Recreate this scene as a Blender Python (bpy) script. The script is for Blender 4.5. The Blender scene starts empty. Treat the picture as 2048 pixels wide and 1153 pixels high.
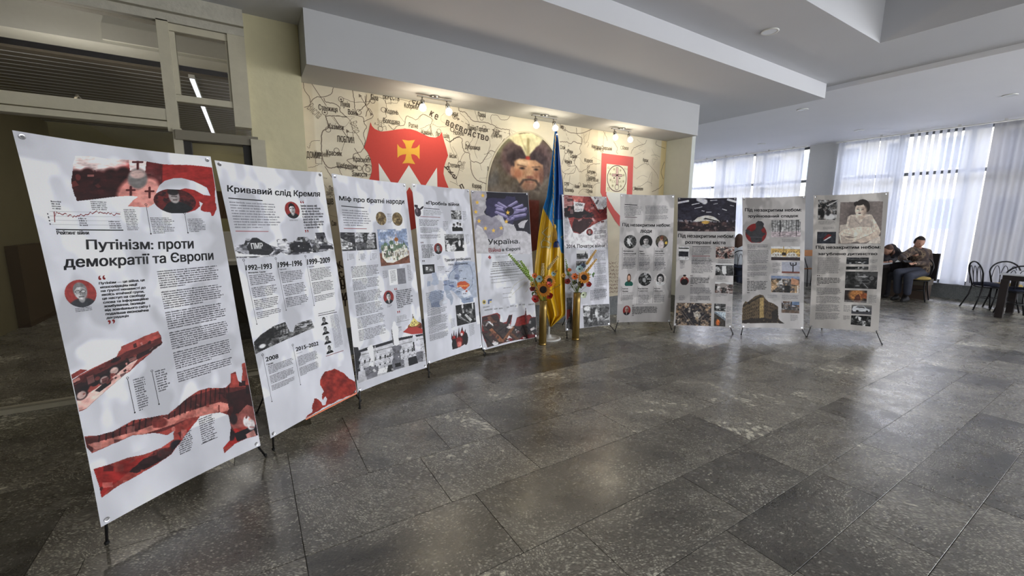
import bpy, bmesh, math, random
import numpy as np
from mathutils import Vector, Matrix
from mathutils.geometry import delaunay_2d_cdt, tessellate_polygon

random.seed(7)
RNG = np.random.default_rng(11)
SC = bpy.context.scene
COL = SC.collection
PI = math.pi

# ------------------------------------------------------------------ camera
FPX, YAW, PITCH, ROLL, CAMH = 839.9, math.radians(31.994), math.radians(9.09), math.radians(-0.4705), 1.55
_cy, _sy, _cp, _sp, _cr, _sr = math.cos(YAW), math.sin(YAW), math.cos(PITCH), math.sin(PITCH), math.cos(ROLL), math.sin(ROLL)
_f = np.array([_sy*_cp, _cy*_cp, -_sp]); _r = np.array([_cy, -_sy, 0.0]); _d = np.cross(_f, _r)
CM = np.array([_cr*_r + _sr*_d, -_sr*_r + _cr*_d, _f]); CC = np.array([0, 0, CAMH])
cam = bpy.data.cameras.new('camera'); camo = bpy.data.objects.new('camera', cam); COL.objects.link(camo)
cam.sensor_width = 36.0; cam.lens = FPX/2048*36; cam.clip_start = 0.05; cam.clip_end = 300
m4 = Matrix.Identity(4)
for i in range(3):
    m4[i][0] = CM[0][i]; m4[i][1] = -CM[1][i]; m4[i][2] = -CM[2][i]; m4[i][3] = CC[i]
camo.matrix_world = m4
SC.camera = camo

def ray(x, y): return CM.T @ np.array([x-1024, y-576.5, FPX])
def onZ(x, y, z=0.0): d = ray(x, y); return CC + d*(z-CAMH)/d[2]
def onY(x, y, Y): d = ray(x, y); return CC + d*Y/d[1]
def onX(x, y, X): d = ray(x, y); return CC + d*X/d[0]
def crop(ox, oy, s): return lambda x, y: (ox+x*s, oy+y*s)

# ------------------------------------------------------------------ view, world, lights
SC.view_settings.view_transform = 'Standard'; SC.view_settings.look = 'None'
SC.view_settings.gamma = 1; SC.view_settings.use_curve_mapping = False
SC.view_settings.exposure = 0.0
wd = bpy.data.worlds.new('sky'); SC.world = wd; wd.use_nodes = True
wb = wd.node_tree.nodes['Background']
wb.inputs[0].default_value = (0.90, 0.92, 1.0, 1); wb.inputs[1].default_value = 14.0
def area(name, loc, rot, sx, sy, power, col):
    L = bpy.data.lights.new(name, 'AREA'); L.shape = 'RECTANGLE'; L.size = sx; L.size_y = sy
    L.energy = power; L.color = col
    o = bpy.data.objects.new(name, L); COL.objects.link(o); o.location = loc; o.rotation_euler = rot
    return o
# added fill behind the photographer; daylight of the side windows outside the frame
area('fill_front', (6.3, -6.9, 1.95), (math.radians(90), 0, 0), 11.0, 2.9, 410, (0.95, 0.97, 1.0))
area('daylight_side', (12.4, -4.6, 1.9), (math.radians(90), 0, math.radians(90)), 4.8, 2.8, 300, (0.95, 0.97, 1.0))

# ------------------------------------------------------------------ colour and materials
def lin(c):
    c = np.asarray(c, float)/255.0
    return np.where(c <= 0.04045, c/12.92, ((c+0.055)/1.055)**2.4)
def L4(c, k=1.0):
    v = np.minimum(lin(c)*k, 0.92); return (float(v[0]), float(v[1]), float(v[2]), 1)
MATS = {}
def mat(name, rgb, rough=0.5, metal=0.0, var=0.06, scale=30.0, bump=0.0, k=1.0, spec=0.5, emit=0.0, trans=0.0):
    if name in MATS: return MATS[name]
    m = bpy.data.materials.new(name); m.use_nodes = True; nt = m.node_tree; N = nt.nodes; B = N['Principled BSDF']
    c = L4(rgb, k)
    B.inputs['Roughness'].default_value = rough; B.inputs['Metallic'].default_value = metal
    B.inputs['Specular IOR Level'].default_value = spec
    tc = N.new('ShaderNodeTexCoord'); nz = N.new('ShaderNodeTexNoise'); nz.inputs['Scale'].default_value = scale
    nz.inputs['Detail'].default_value = 4
    nt.links.new(tc.outputs['Object'], nz.inputs['Vector'])
    mx = N.new('ShaderNodeMix'); mx.data_type = 'RGBA'
    mx.inputs[6].default_value = tuple(x*(1-var) for x in c[:3])+(1,)
    mx.inputs[7].default_value = tuple(min(1, x*(1+var)) for x in c[:3])+(1,)
    nt.links.new(nz.outputs['Fac'], mx.inputs[0]); nt.links.new(mx.outputs[2], B.inputs['Base Color'])
    if bump:
        bp = N.new('ShaderNodeBump'); bp.inputs['Strength'].default_value = bump; bp.inputs['Distance'].default_value = 0.01
        nt.links.new(nz.outputs['Fac'], bp.inputs['Height']); nt.links.new(bp.outputs[0], B.inputs['Normal'])
    if emit:
        B.inputs['Emission Color'].default_value = c; B.inputs['Emission Strength'].default_value = emit
    MATS[name] = m
    return m
def print_mat(name='printed_vinyl', rough=0.5, spec=0.2):
    m = bpy.data.materials.new(name); m.use_nodes = True; nt = m.node_tree; N = nt.nodes; B = N['Principled BSDF']
    a = N.new('ShaderNodeAttribute'); a.attribute_name = 'ink'
    tc = N.new('ShaderNodeTexCoord'); nz = N.new('ShaderNodeTexNoise'); nz.inputs['Scale'].default_value = 300
    nt.links.new(tc.outputs['Object'], nz.inputs['Vector'])
    mx = N.new('ShaderNodeMix'); mx.data_type = 'RGBA'; mx.blend_type = 'MULTIPLY'; mx.inputs[0].default_value = 0.12
    nt.links.new(a.outputs['Color'], mx.inputs[6]); nt.links.new(nz.outputs['Color'], mx.inputs[7])
    nt.links.new(mx.outputs[2], B.inputs['Base Color'])
    B.inputs['Roughness'].default_value = rough; B.inputs['Specular IOR Level'].default_value = spec
    return m
PRINT = print_mat()

# ------------------------------------------------------------------ scene graph
def props(o, label=None, cat=None, group=None, kind=None):
    if label: o['label'] = label
    if cat: o['category'] = cat
    if group: o['group'] = group
    if kind: o['kind'] = kind
    return o
def empty(name, loc, label, cat, group=None, kind=None, rz=0.0):
    o = bpy.data.objects.new(name, None); COL.objects.link(o); o.location = loc; o.rotation_euler = (0, 0, rz)
    o.empty_display_size = 0.1
    o['base'] = [float(x) for x in loc]
    return props(o, label, cat, group, kind)
def base_of(p):
    b = np.zeros(3)
    while p is not None:
        b = b + np.array(p.get('base', (0, 0, 0))); p = p.parent
    return b
def copy_tree(o, parent=None):
    c = o.copy(); COL.objects.link(c); c.parent = parent
    for ch in list(o.children): copy_tree(ch, c)
    return c

class MB:
    """collects faces in world coordinates and links them as one mesh object"""
    def __init__(s): s.v = []; s.f = []; s.mi = []; s.cur = 0
    def add(s, vs, fs):
        b = len(s.v); s.v.extend([tuple(map(float, p)) for p in vs])
        for f in fs: s.f.append(tuple(i+b for i in f)); s.mi.append(s.cur)
        return s
    def box(s, a, b):
        (x0, y0, z0), (x1, y1, z1) = a, b
        x0, x1 = sorted((x0, x1)); y0, y1 = sorted((y0, y1)); z0, z1 = sorted((z0, z1))
        return s.add([(x0,y0,z0),(x1,y0,z0),(x1,y1,z0),(x0,y1,z0),(x0,y0,z1),(x1,y0,z1),(x1,y1,z1),(x0,y1,z1)],
              [(0,3,2,1),(4,5,6,7),(0,1,5,4),(1,2,6,5),(2,3,7,6),(3,0,4,7)])
    def obox(s, c, ax, ay, az):
        c, ax, ay, az = map(np.array, (c, ax, ay, az))
        P = [c+sx*ax+sy*ay+sz*az for sz in (-1,1) for sx, sy in ((-1,-1),(1,-1),(1,1),(-1,1))]
        return s.add(P, [(0,3,2,1),(4,5,6,7),(0,1,5,4),(1,2,6,5),(2,3,7,6),(3,0,4,7)])
    def tube(s, pts, r, n=8, caps=True, closed=False):
        pts = [np.array(p, float) for p in pts]; rs = r if hasattr(r, '__len__') else [r]*len(pts)
        P = []; m = len(pts); u = None
        for i, p in enumerate(pts):
            a = pts[(i-1) % m] if (closed or i > 0) else p; b = pts[(i+1) % m] if (closed or i < m-1) else p
            t = b-a; t = t/(np.linalg.norm(t)+1e-9)
            if u is None:
                u = np.cross(t, (0,0,1.0) if abs(t[2]) < .9 else (1.0,0,0))
            u = u-t*(u@t); u = u/(np.linalg.norm(u)+1e-9); w = np.cross(t, u)
            for k in range(n):
                q = 2*PI*k/n; P.append(p+rs[i]*(math.cos(q)*u+math.sin(q)*w))
        F = []
        for i in range(m if closed else m-1):
            j = (i+1) % m
            for k in range(n): F.append((i*n+k, i*n+(k+1) % n, j*n+(k+1) % n, j*n+k))
        if caps and not closed: F.append(tuple(range(n-1, -1, -1))); F.append(tuple(range((m-1)*n, m*n)))
        return s.add(P, F)
    def lathe(s, c, prof, n=24, axis=(0,0,1.0)):
        c = np.array(c, float); ax = np.array(axis, float); ax /= np.linalg.norm(ax)
        u = np.cross(ax, (1.0,0,0) if abs(ax[0]) < .9 else (0,1.0,0)); u /= np.linalg.norm(u); w = np.cross(ax, u)
        P = []; F = []
        for (r, h) in prof:
            for k in range(n):
                q = 2*PI*k/n; P.append(c+ax*h+r*(math.cos(q)*u+math.sin(q)*w))
        for i in range(len(prof)-1):
            for k in range(n): F.append((i*n+k, i*n+(k+1) % n, (i+1)*n+(k+1) % n, (i+1)*n+k))
        if prof[0][0] > 1e-6: F.append(tuple(range(n-1, -1, -1)))
        if prof[-1][0] > 1e-6: F.append(tuple(range((len(prof)-1)*n, len(prof)*n)))
        return s.add(P, F)
    def ball(s, c, r, n=8, axis=(0,0,1.0), squash=1.0):
        pr = [(r*math.sin(PI*i/n), -r*squash*math.cos(PI*i/n)) for i in range(n+1)]
        pr[0] = (1e-5, pr[0][1]); pr[-1] = (1e-5, pr[-1][1])
        return s.lathe(c, pr, max(6, n+2), axis)
    def grid(s, P):      # P: (rows, cols, 3)
        P = np.asarray(P); h, w = P.shape[:2]
        return s.add(P.reshape(-1, 3), [(i*w+j, i*w+j+1, (i+1)*w+j+1, (i+1)*w+j) for i in range(h-1) for j in range(w-1)])
    def build(s, name, m, parent=None, smooth=False, **kw):
        me = bpy.data.meshes.new(name)
        off = base_of(parent)
        me.from_pydata([(x-off[0], y-off[1], z-off[2]) for x, y, z in s.v], [], s.f)
        for q in (m if isinstance(m, (list, tuple)) else [m]): me.materials.append(q)
        if isinstance(m, (list, tuple)): me.polygons.foreach_set('material_index', s.mi)
        if smooth: me.polygons.foreach_set('use_smooth', [True]*len(s.f))
        me.update()
        o = bpy.data.objects.new(name, me); COL.objects.link(o); o.parent = parent
        return props(o, **kw)

def struct(name, mb, m, label, cat, parent=None):
    return mb.build(name, m, parent, label=label, cat=cat, kind='structure')

# ------------------------------------------------------------------ lettering: outlines of the built-in face, filled by winding number
_GL = {}
def glyphs(s, bold=0.0):
    key = (s, bold)
    if key in _GL: return _GL[key]
    cu = bpy.data.curves.new('t', 'FONT'); cu.body = s; cu.size = 1; cu.resolution_u = 2; cu.fill_mode = 'NONE'; cu.offset = bold
    ob = bpy.data.objects.new('t', cu); me = bpy.data.meshes.new_from_object(ob)
    V = np.array([v.co[:2] for v in me.vertices]).reshape(-1, 2); E = [tuple(e.vertices) for e in me.edges]
    bpy.data.objects.remove(ob); bpy.data.curves.remove(cu); bpy.data.meshes.remove(me)
    vo, eo, fo, *_ = delaunay_2d_cdt([Vector(v) for v in V], E, [], 0, 1e-5)
    VO = np.array([v[:2] for v in vo])
    # orientation: keep the direction in which the edges were written
    A = V[[e[0] for e in E]]; B = V[[e[1] for e in E]]
    T = [f for f in fo if len(f) >= 3]
    C = np.array([VO[list(f)].mean(0) for f in T])
    wn = np.zeros(len(C), int)
    for a, b in zip(A, B):
        up = (a[1] <= C[:, 1]) & (b[1] > C[:, 1]); dn = (a[1] > C[:, 1]) & (b[1] <= C[:, 1])
        left = (b[0]-a[0])*(C[:, 1]-a[1])-(C[:, 0]-a[0])*(b[1]-a[1])
        wn += (up & (left > 0)).astype(int)-(dn & (left < 0)).astype(int)
    T = [f for f, w in zip(T, wn) if w != 0]
    used = sorted({i for f in T for i in f}); mp = {i: k for k, i in enumerate(used)}
    VO = VO[used]; T = [tuple(mp[i] for i in f) for f in T]
    _GL[key] = (VO, T)
    return _GL[key]

# ------------------------------------------------------------------ printed pictures: small canvases whose cells become coloured mesh cells
def vnoise(h, w, sx, sy=None, seed=0):
    sy = sy or sx
    r = np.random.default_rng(seed); gx, gy = max(2, int(sx)+2), max(2, int(sy)+2)
    g = r.random((gy, gx)); yy = np.linspace(0, gy-1.001, h); xx = np.linspace(0, gx-1.001, w)
    yi = yy.astype(int); xi = xx.astype(int); fy = (yy-yi)[:, None]; fx = (xx-xi)[None]
    fy = fy*fy*(3-2*fy); fx = fx*fx*(3-2*fx)
    a = g[yi][:, xi]; b = g[yi][:, xi+1]; c = g[yi+1][:, xi]; d = g[yi+1][:, xi+1]
    return (a*(1-fx)+b*fx)*(1-fy)+(c*(1-fx)+d*fx)*fy
def fbm(h, w, s, seed=0, oct=4, ay=1.0):
    o = np.zeros((h, w)); t = 0; a = 1
    for k in range(oct):
        o += a*vnoise(h, w, s*2**k, s*ay*2**k, seed+k*17); t += a; a *= .6
    return o/t
class Cv:
    """canvas in unit coordinates (x right, y down), display colours 0..255"""
    def __init__(s, w, h, bg=(255, 255, 255), a=1.0):
        s.w, s.h = w, h; s.a = np.full((h, w), float(a)); s.c = np.zeros((h, w, 3)); s.c[:] = bg
        s.X = (np.arange(w)+.5)[None]/w*np.ones((h, 1)); s.Y = (np.arange(h)+.5)[:, None]/h*np.ones((1, w))
    def blur(s, n=1):
        for _ in range(n):
            p = np.pad(s.c, ((1, 1), (1, 1), (0, 0)), 'edge'); s.c = (p[:-2, 1:-1]+p[2:, 1:-1]+p[1:-1, :-2]+p[1:-1, 2:]+2*p[1:-1, 1:-1])/6
        return s
    def put(s, m, col, al=True):
        m = np.clip(m, 0, 1)
        s.c = s.c*(1-m[..., None])+np.asarray(col, float)*m[..., None]
        if al: s.a = np.maximum(s.a, m)
        return s
    def ell(s, cx, cy, rx, ry, col, soft=0.08, rot=0.0):
        x = s.X-cx; y = s.Y-cy; c, q = math.cos(rot), math.sin(rot); x, y = c*x+q*y, -q*x+c*y
        d = np.sqrt((x/rx)**2+(y/ry)**2); return s.put((1-d)/max(soft, 1e-3)+.5, col)
    def poly(s, pts, col, wob=0.0, seed=0):
        X, Y = s.X, s.Y
        if wob: X = X+(fbm(s.h, s.w, 8, seed)-.5)*wob; Y = Y+(fbm(s.h, s.w, 8, seed+5)-.5)*wob
        ins = np.zeros((s.h, s.w), bool); n = len(pts)
        for i in range(n):
            (x0, y0), (x1, y1) = pts[i], pts[(i+1) % n]
            if y0 == y1: continue
            cnd = ((y0 > Y) != (y1 > Y)) & (X < (x1-x0)*(Y-y0)/(y1-y0)+x0); ins ^= cnd
        return s.put(ins.astype(float), col)
    def rect(s, x0, y0, x1, y1, col): return s.put(((s.X >= x0)&(s.X <= x1)&(s.Y >= y0)&(s.Y <= y1)).astype(float), col)
    def line(s, pts, w, col):
        for (x0, y0), (x1, y1) in zip(pts[:-1], pts[1:]):
            dx, dy = x1-x0, y1-y0; t = np.clip(((s.X-x0)*dx+(s.Y-y0)*dy)/(dx*dx+dy*dy+1e-9), 0, 1)
            ar = s.h/s.w
            d = np.sqrt((s.X-x0-t*dx)**2+((s.Y-y0-t*dy)*ar)**2); s.put((w-d)/(w*.4)+.5, col)
        return s
    def clutter(s, n, cols, size=.06, seed=0, box=(0, 0, 1, 1), al=False):     # small hard-edged shapes: debris, windows, figures
        r = random.Random(seed); keep = (s.a > .5)
        for i in range(n):
            cx, cy = r.uniform(box[0], box[2]), r.uniform(box[1], box[3]); w = size*r.uniform(.3, 1.3); h = w*r.choice((.25, .5, 1, 1.6, 2.2)); a = r.choice((0, 0, 1.5, .5, -.6, 1.1)); ca, sa = math.cos(a), math.sin(a)
            x = s.X-cx; y = (s.Y-cy)*s.h/s.w; u = ca*x+sa*y; v = -sa*x+ca*y
            m = ((np.abs(u) < w/2) & (np.abs(v) < h/2)) if r.random() < .75 else ((u/w*2)**2+(v/h*2)**2 < 1)
            s.put((m & keep)*r.uniform(.35, .9), r.choice(cols), al=False)
        return s
    def noise(s, amt, sc=6, seed=0, ay=1.0, oct=4):
        n = (fbm(s.h, s.w, sc, seed, oct, ay)-.5)*2; s.c = np.clip(s.c*(1+amt*n[..., None]*1.6), 0, 255); return s
    def grade(s, lo, hi):        # two-tone print: dark ink lo to light ink hi
        g = (s.c.mean(2)/255)[..., None]; s.c = np.asarray(lo, float)*(1-g)+np.asarray(hi, float)*g; return s
    def mottle(s, cols, sc=5, seed=0, hard=6.0, ay=1.0, oct=4):   # patchwork of several inks
        for i, c in enumerate(cols):
            n = fbm(s.h, s.w, sc, seed+i*31, oct, ay); s.put((n-.5)*hard*2, c, al=False)
        return s
    def cut(s, pts, wob=0.0, seed=0, inv=False):
        t = Cv(s.w, s.h, 0, 0); t.poly(pts, 255, wob, seed); k = t.a if not inv else 1-t.a; s.a = s.a*k; return s
    def cutell(s, cx=.5, cy=.5, rx=.5, ry=.5):
        s.a = s.a*((((s.X-cx)/rx)**2+((s.Y-cy)/ry)**2) <= 1); return s

def ink_mesh(name, P, cv, parent, k=1.0, m=None, **kw):
    """P(u,v) -> world points for arrays; cells with alpha < .5 dropped"""
    h, w = cv.h, cv.w
    gu = np.linspace(0, 1, w+1); gv = np.linspace(0, 1, h+1)
    U, V = np.meshgrid(gu, gv); W = P(U, V).reshape(-1, 3)-base_of(parent)
    keep = cv.a > .5
    ii, jj = np.nonzero(keep); n1 = w+1
    q = np.stack([(ii+1)*n1+jj, (ii+1)*n1+jj+1, ii*n1+jj+1, ii*n1+jj], 1)
    used, inv = np.unique(q.ravel(), return_inverse=True); W = W[used]; q = inv.reshape(-1, 4)
    me = bpy.data.meshes.new(name)
    me.vertices.add(len(W)); me.vertices.foreach_set('co', W.ravel().astype(np.float32))
    me.loops.add(q.size); me.loops.foreach_set('vertex_index', q.ravel().astype(np.int32))
    me.polygons.add(len(q)); me.polygons.foreach_set('loop_start', np.arange(0, q.size, 4, dtype=np.int32))
    me.polygons.foreach_set('use_smooth', np.ones(len(q), bool))
    c = lin(np.clip(cv.c, 0, 255))
    if k > 1.3: c = c*(np.maximum(c@np.array([.21, .72, .07]), 1e-4)/.5)[..., None]**.3      # printing inks are denser than a linear scale
    c = np.minimum(c*k, .9)
    cp = np.pad(c, ((0, 1), (0, 1), (0, 0)), 'edge').reshape(-1, 3)[used]
    at = me.color_attributes.new('ink', 'FLOAT_COLOR', 'POINT')
    at.data.foreach_set('color', np.concatenate([cp, np.ones((len(cp), 1))], 1).ravel().astype(np.float32))
    me.materials.append(m or PRINT); me.update(calc_edges=True)
    o = bpy.data.objects.new(name, me); COL.objects.link(o); o.parent = parent
    return props(o, **kw)
# ------------------------------------------------------------------ room shell
WALLY, WINX = 5.0, 12.55
ZS, ZB, ZC, ZD = 2.926, 3.391, 3.596, 3.53      # soffit, low ceiling, hall ceiling, ceiling towards the windows
plaster = mat('plaster_cool', (186, 187, 188), .75, var=.05, scale=1.5, bump=.05)
plaster_n = mat('ceiling_paint', (208, 209, 213), .7, var=.06, scale=.9, bump=.04)
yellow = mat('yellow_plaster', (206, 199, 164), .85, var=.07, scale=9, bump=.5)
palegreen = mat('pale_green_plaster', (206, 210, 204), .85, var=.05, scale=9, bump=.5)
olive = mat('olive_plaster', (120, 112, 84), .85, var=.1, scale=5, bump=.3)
white_p = mat('white_gloss_paint', (226, 226, 222), .35, var=.03)

def granite(name, dark, mid, light, scale=1.0, mask=.52, amount=1.0, rough=.22):
    m = bpy.data.materials.new(name); m.use_nodes = True; nt = m.node_tree; N = nt.nodes; B = N['Principled BSDF']; LK = nt.links.new
    geo = N.new('ShaderNodeNewGeometry'); oi = N.new('ShaderNodeObjectInfo')
    mul = N.new('ShaderNodeMath'); mul.operation = 'MULTIPLY'; mul.inputs[1].default_value = 37.0; LK(oi.outputs['Random'], mul.inputs[0])
    ad = N.new('ShaderNodeVectorMath'); ad.operation = 'ADD'; LK(geo.outputs['Position'], ad.inputs[0]); LK(mul.outputs[0], ad.inputs[1])
    # each slab is laid with its grain turned its own way
    vr = N.new('ShaderNodeVectorRotate'); vr.rotation_type = 'Z_AXIS'; LK(ad.outputs[0], vr.inputs['Vector']); 
    an = N.new('ShaderNodeMath'); an.operation = 'MULTIPLY'; an.inputs[1].default_value = 1.1; LK(oi.outputs['Random'], an.inputs[0]); LK(an.outputs[0], vr.inputs['Angle'])
    wn = N.new('ShaderNodeTexNoise'); wn.inputs['Scale'].default_value = 1.3*scale; wn.inputs['Detail'].default_value = 3; LK(vr.outputs[0], wn.inputs['Vector'])
    ws = N.new('ShaderNodeVectorMath'); ws.operation = 'SCALE'; ws.inputs['Scale'].default_value = .45; LK(wn.outputs['Color'], ws.inputs[0])
    wa = N.new('ShaderNodeVectorMath'); wa.operation = 'ADD'; LK(vr.outputs[0], wa.inputs[0]); LK(ws.outputs[0], wa.inputs[1])
    mp = N.new('ShaderNodeMapping'); mp.inputs['Scale'].default_value = (1.0, 2.1, 1); LK(wa.outputs[0], mp.inputs['Vector'])
    # drifts of crystals
    dn = N.new('ShaderNodeTexNoise'); dn.inputs['Scale'].default_value = 1.1*scale; dn.inputs['Detail'].default_value = 5; dn.inputs['Roughness'].default_value = .6; LK(mp.outputs[0], dn.inputs['Vector'])
    tilt = N.new('ShaderNodeMapRange'); tilt.inputs['From Min'].default_value = 0; tilt.inputs['From Max'].default_value = 1
    tilt.inputs['To Min'].default_value = -.10*amount; tilt.inputs['To Max'].default_value = .13*amount; LK(oi.outputs['Random'], tilt.inputs['Value'])
    ds = N.new('ShaderNodeMath'); ds.operation = 'ADD'; LK(dn.outputs['Fac'], ds.inputs[0]); LK(tilt.outputs[0], ds.inputs[1])
    # small crystals
    vo = N.new('ShaderNodeTexVoronoi'); vo.inputs['Scale'].default_value = 62*scale; LK(mp.outputs[0], vo.inputs['Vector'])
    v2 = N.new('ShaderNodeTexVoronoi'); v2.inputs['Scale'].default_value = 24*scale; LK(wa.outputs[0], v2.inputs['Vector'])
    def ramp(src, a, b, o0=0.0, o1=1.0):
        r = N.new('ShaderNodeMapRange'); r.inputs['From Min'].default_value = a; r.inputs['From Max'].default_value = b
        r.inputs['To Min'].default_value = o0; r.inputs['To Max'].default_value = o1; LK(src, r.inputs['Value']); return r.outputs[0]
    sx = N.new('ShaderNodeSeparateColor'); LK(vo.outputs['Color'], sx.inputs[0])
    sy = N.new('ShaderNodeSeparateColor'); LK(v2.outputs['Color'], sy.inputs[0])
    # chance that a cell is a light crystal rises with the drift value
    a1 = N.new('ShaderNodeMath'); a1.operation = 'ADD'; LK(sx.outputs[0], a1.inputs[0]); LK(ramp(ds.outputs[0], .3, .7, -.35, .45), a1.inputs[1])
    c1 = ramp(a1.outputs[0], .62, .95)
    e1 = ramp(vo.outputs['Distance'], .25, .62, 1.0, 0.0)
    m1 = N.new('ShaderNodeMath'); m1.operation = 'MULTIPLY'; LK(c1, m1.inputs[0]); LK(e1, m1.inputs[1])
    a2 = N.new('ShaderNodeMath'); a2.operation = 'ADD'; LK(sy.outputs[1], a2.inputs[0]); LK(ramp(ds.outputs[0], mask, mask+.14, -.9, .55), a2.inputs[1])
    c2 = ramp(a2.outputs[0], .55, .8); e2 = ramp(v2.outputs['Distance'], .38, .55, 1.0, 0.0)
    m2 = N.new('ShaderNodeMath'); m2.operation = 'MULTIPLY'; LK(c2, m2.inputs[0]); LK(e2, m2.inputs[1])
    mixa = N.new('ShaderNodeMix'); mixa.data_type = 'RGBA'; mixa.inputs[6].default_value = L4(dark); mixa.inputs[7].default_value = L4(mid); LK(ramp(ds.outputs[0], .3, .65), mixa.inputs[0])
    mixb = N.new('ShaderNodeMix'); mixb.data_type = 'RGBA'; LK(mixa.outputs[2], mixb.inputs[6]); mixb.inputs[7].default_value = L4(light); LK(m1.outputs[0], mixb.inputs[0])
    mixc = N.new('ShaderNodeMix'); mixc.data_type = 'RGBA'; LK(mixb.outputs[2], mixc.inputs[6]); mixc.inputs[7].default_value = L4([min(255, c*1.12) for c in light]); LK(m2.outputs[0], mixc.inputs[0])
    # fine salt and pepper grain
    v3 = N.new('ShaderNodeTexVoronoi'); v3.inputs['Scale'].default_value = 135*scale; LK(mp.outputs[0], v3.inputs['Vector']); s3 = N.new('ShaderNodeSeparateColor'); LK(v3.outputs['Color'], s3.inputs[0])
    g3 = ramp(s3.outputs[2], 0, 1, .55, 1.42); mm = N.new('ShaderNodeVectorMath'); mm.operation = 'SCALE'; LK(mixc.outputs[2], mm.inputs[0]); LK(g3, mm.inputs['Scale'])
    LK(mm.outputs[0], B.inputs['Base Color'])
    rn = N.new('ShaderNodeTexNoise'); rn.inputs['Scale'].default_value = 6; rn.inputs['Detail'].default_value = 4; LK(geo.outputs['Position'], rn.inputs['Vector'])
    LK(ramp(rn.outputs['Fac'], .3, .7, rough-.04, rough+.08), B.inputs['Roughness'])
    bp = N.new('ShaderNodeBump'); bp.inputs['Strength'].default_value = .10; bp.inputs['Distance'].default_value = .002; LK(sx.outputs[0], bp.inputs['Height']); LK(bp.outputs[0], B.inputs['Normal'])
    B.inputs['Specular IOR Level'].default_value = 1.0 if 'gneiss' in name else .5
    MATS[name] = m; return m
G_floor = granite('dark_gneiss', (72, 69, 63), (122, 117, 107), (198, 194, 178), mask=.60, rough=.26)
G_strip = granite('light_gneiss', (92, 90, 82), (132, 127, 114), (200, 196, 176), mask=.55, amount=.4)
G_plinth = granite('grey_granite', (92, 96, 98), (118, 122, 122), (150, 154, 152), scale=1.6, mask=.7, amount=.1, rough=.45)
grout = mat('grout', (66, 62, 54), .95)

floor = bpy.data.objects.new('floor', None); COL.objects.link(floor)
props(floor, 'dark polished gneiss slab floor of the whole hall', 'floor', kind='structure')
b_ = MB(); b_.box((-3, -7.2, -.12), (WINX+.2, 11, -.003)); b_.build('bedding', grout, floor)
def tile_row(y0, y1, xa, xb, joints, wmin, wmax, out):
    xs = sorted([j for j in joints if xa < j < xb]); cur = xa; cuts = [xa]
    lo = xs[0] if xs else None
    if xs:      # fill outwards from the known joints
        x = xs[0]; left = []
        while x > xa+.25: x -= random.uniform(wmin, wmax); left.append(max(x, xa))
        cuts = sorted(set([round(q, 3) for q in left]+[xa]+xs)); x = xs[-1]
    else: x = xa
    while x < xb-.25:
        x = x+random.uniform(wmin, wmax)
        cuts.append(min(x, xb))
    cuts = sorted(set([round(q, 3) for q in cuts+[xb]]))
    cuts = [c for i, c in enumerate(cuts) if i == 0 or c-cuts[i-1] > .12 or c == xb]
    for a, b in zip(cuts[:-1], cuts[1:]): out.append((a, b, y0, y1))
T = []
rows = [(-.95,-.5,[]),(-.5,-.1,[]),(-.1,.41,[3.39,1.5]),(.41,.73,[3.29,4.30]),(.73,1.045,[3.61,4.82,5.88,2.94]),(1.045,1.46,[4.44,5.38,3.98]),
        (1.46,1.97,[.11,.99,2.96,4.12]),(1.97,2.485,[.11,.85,1.46]),(2.485,3.005,[.11,.52,1.065,1.47,3.0,5.1]),(3.005,3.36,[.52,1.47,2.6,4.7]),(3.36,3.78,[.3,1.9,4.1]),(3.78,4.2,[1.1,2.9])]
for y0, y1, J in rows: tile_row(y0, y1, -2.85, 6.36, J, .62, 1.15, T)
ys = [-.95,-.5,0,.55,1.0,1.45,2.1,2.58,3.0,3.5,4.1,4.7,5.3,6.0,6.7]
for a, b in zip(ys[:-1], ys[1:]): tile_row(a, b, 6.36, WINX, [], .7, 1.2, T)
def slab(bm, a, b, y0, y1, dz=0.0, g=.0018):
    z = dz; e = .0003
    bm.add([(a+g, y0+g, -.012), (b-g, y0+g, -.012), (b-g, y1-g, -.012), (a+g, y1-g, -.012), (a+g, y0+g, z-e), (b-g, y0+g, z-e), (b-g, y1-g, z-e), (a+g, y1-g, z-e),
            (a+g+e, y0+g+e, z), (b-g-e, y0+g+e, z), (b-g-e, y1-g-e, z), (a+g+e, y1-g-e, z)],
           [(0,1,5,4),(1,2,6,5),(2,3,7,6),(3,0,4,7),(4,5,9,8),(5,6,10,9),(6,7,11,10),(7,4,8,11),(8,9,10,11)])
T.sort(key=lambda t: ((t[0]+t[1])/2)**2+((t[2]+t[3])/2)**2)
near, far = T[:250], T[250:]
for t in near:
    b_ = MB(); slab(b_, *t, dz=random.uniform(-.0004, .0004)); b_.build('slab', G_floor, floor)
b_ = MB()
for t in far: slab(b_, *t)
T2 = []
for y0, y1 in ((-4.2,-3.4),(-3.4,-2.6),(-2.6,-1.8),(-1.8,-.95),(-7,-6.1),(-6.1,-5.2),(-5.2,-4.2)): tile_row(y0, y1, -2.85, WINX, [], .9, 1.4, T2)
for y0, y1 in ((6.7,7.5),(7.5,8.4),(8.4,9.3),(9.3,10.2)): tile_row(y0, y1, 6.36, WINX, [], .9, 1.4, T2)
for y0, y1 in ((5.2,6.1),(6.1,7.0),(7.0,8.0),(8.0,9.0),(9.0,10.0),(10.0,10.9)): tile_row(y0, y1, -2.85, .45, [], .9, 1.4, T2)
for t in T2: slab(b_, *t)
b_.build('far_slabs', G_floor, floor, kind='stuff', label='far rows of dark slabs')
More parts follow.
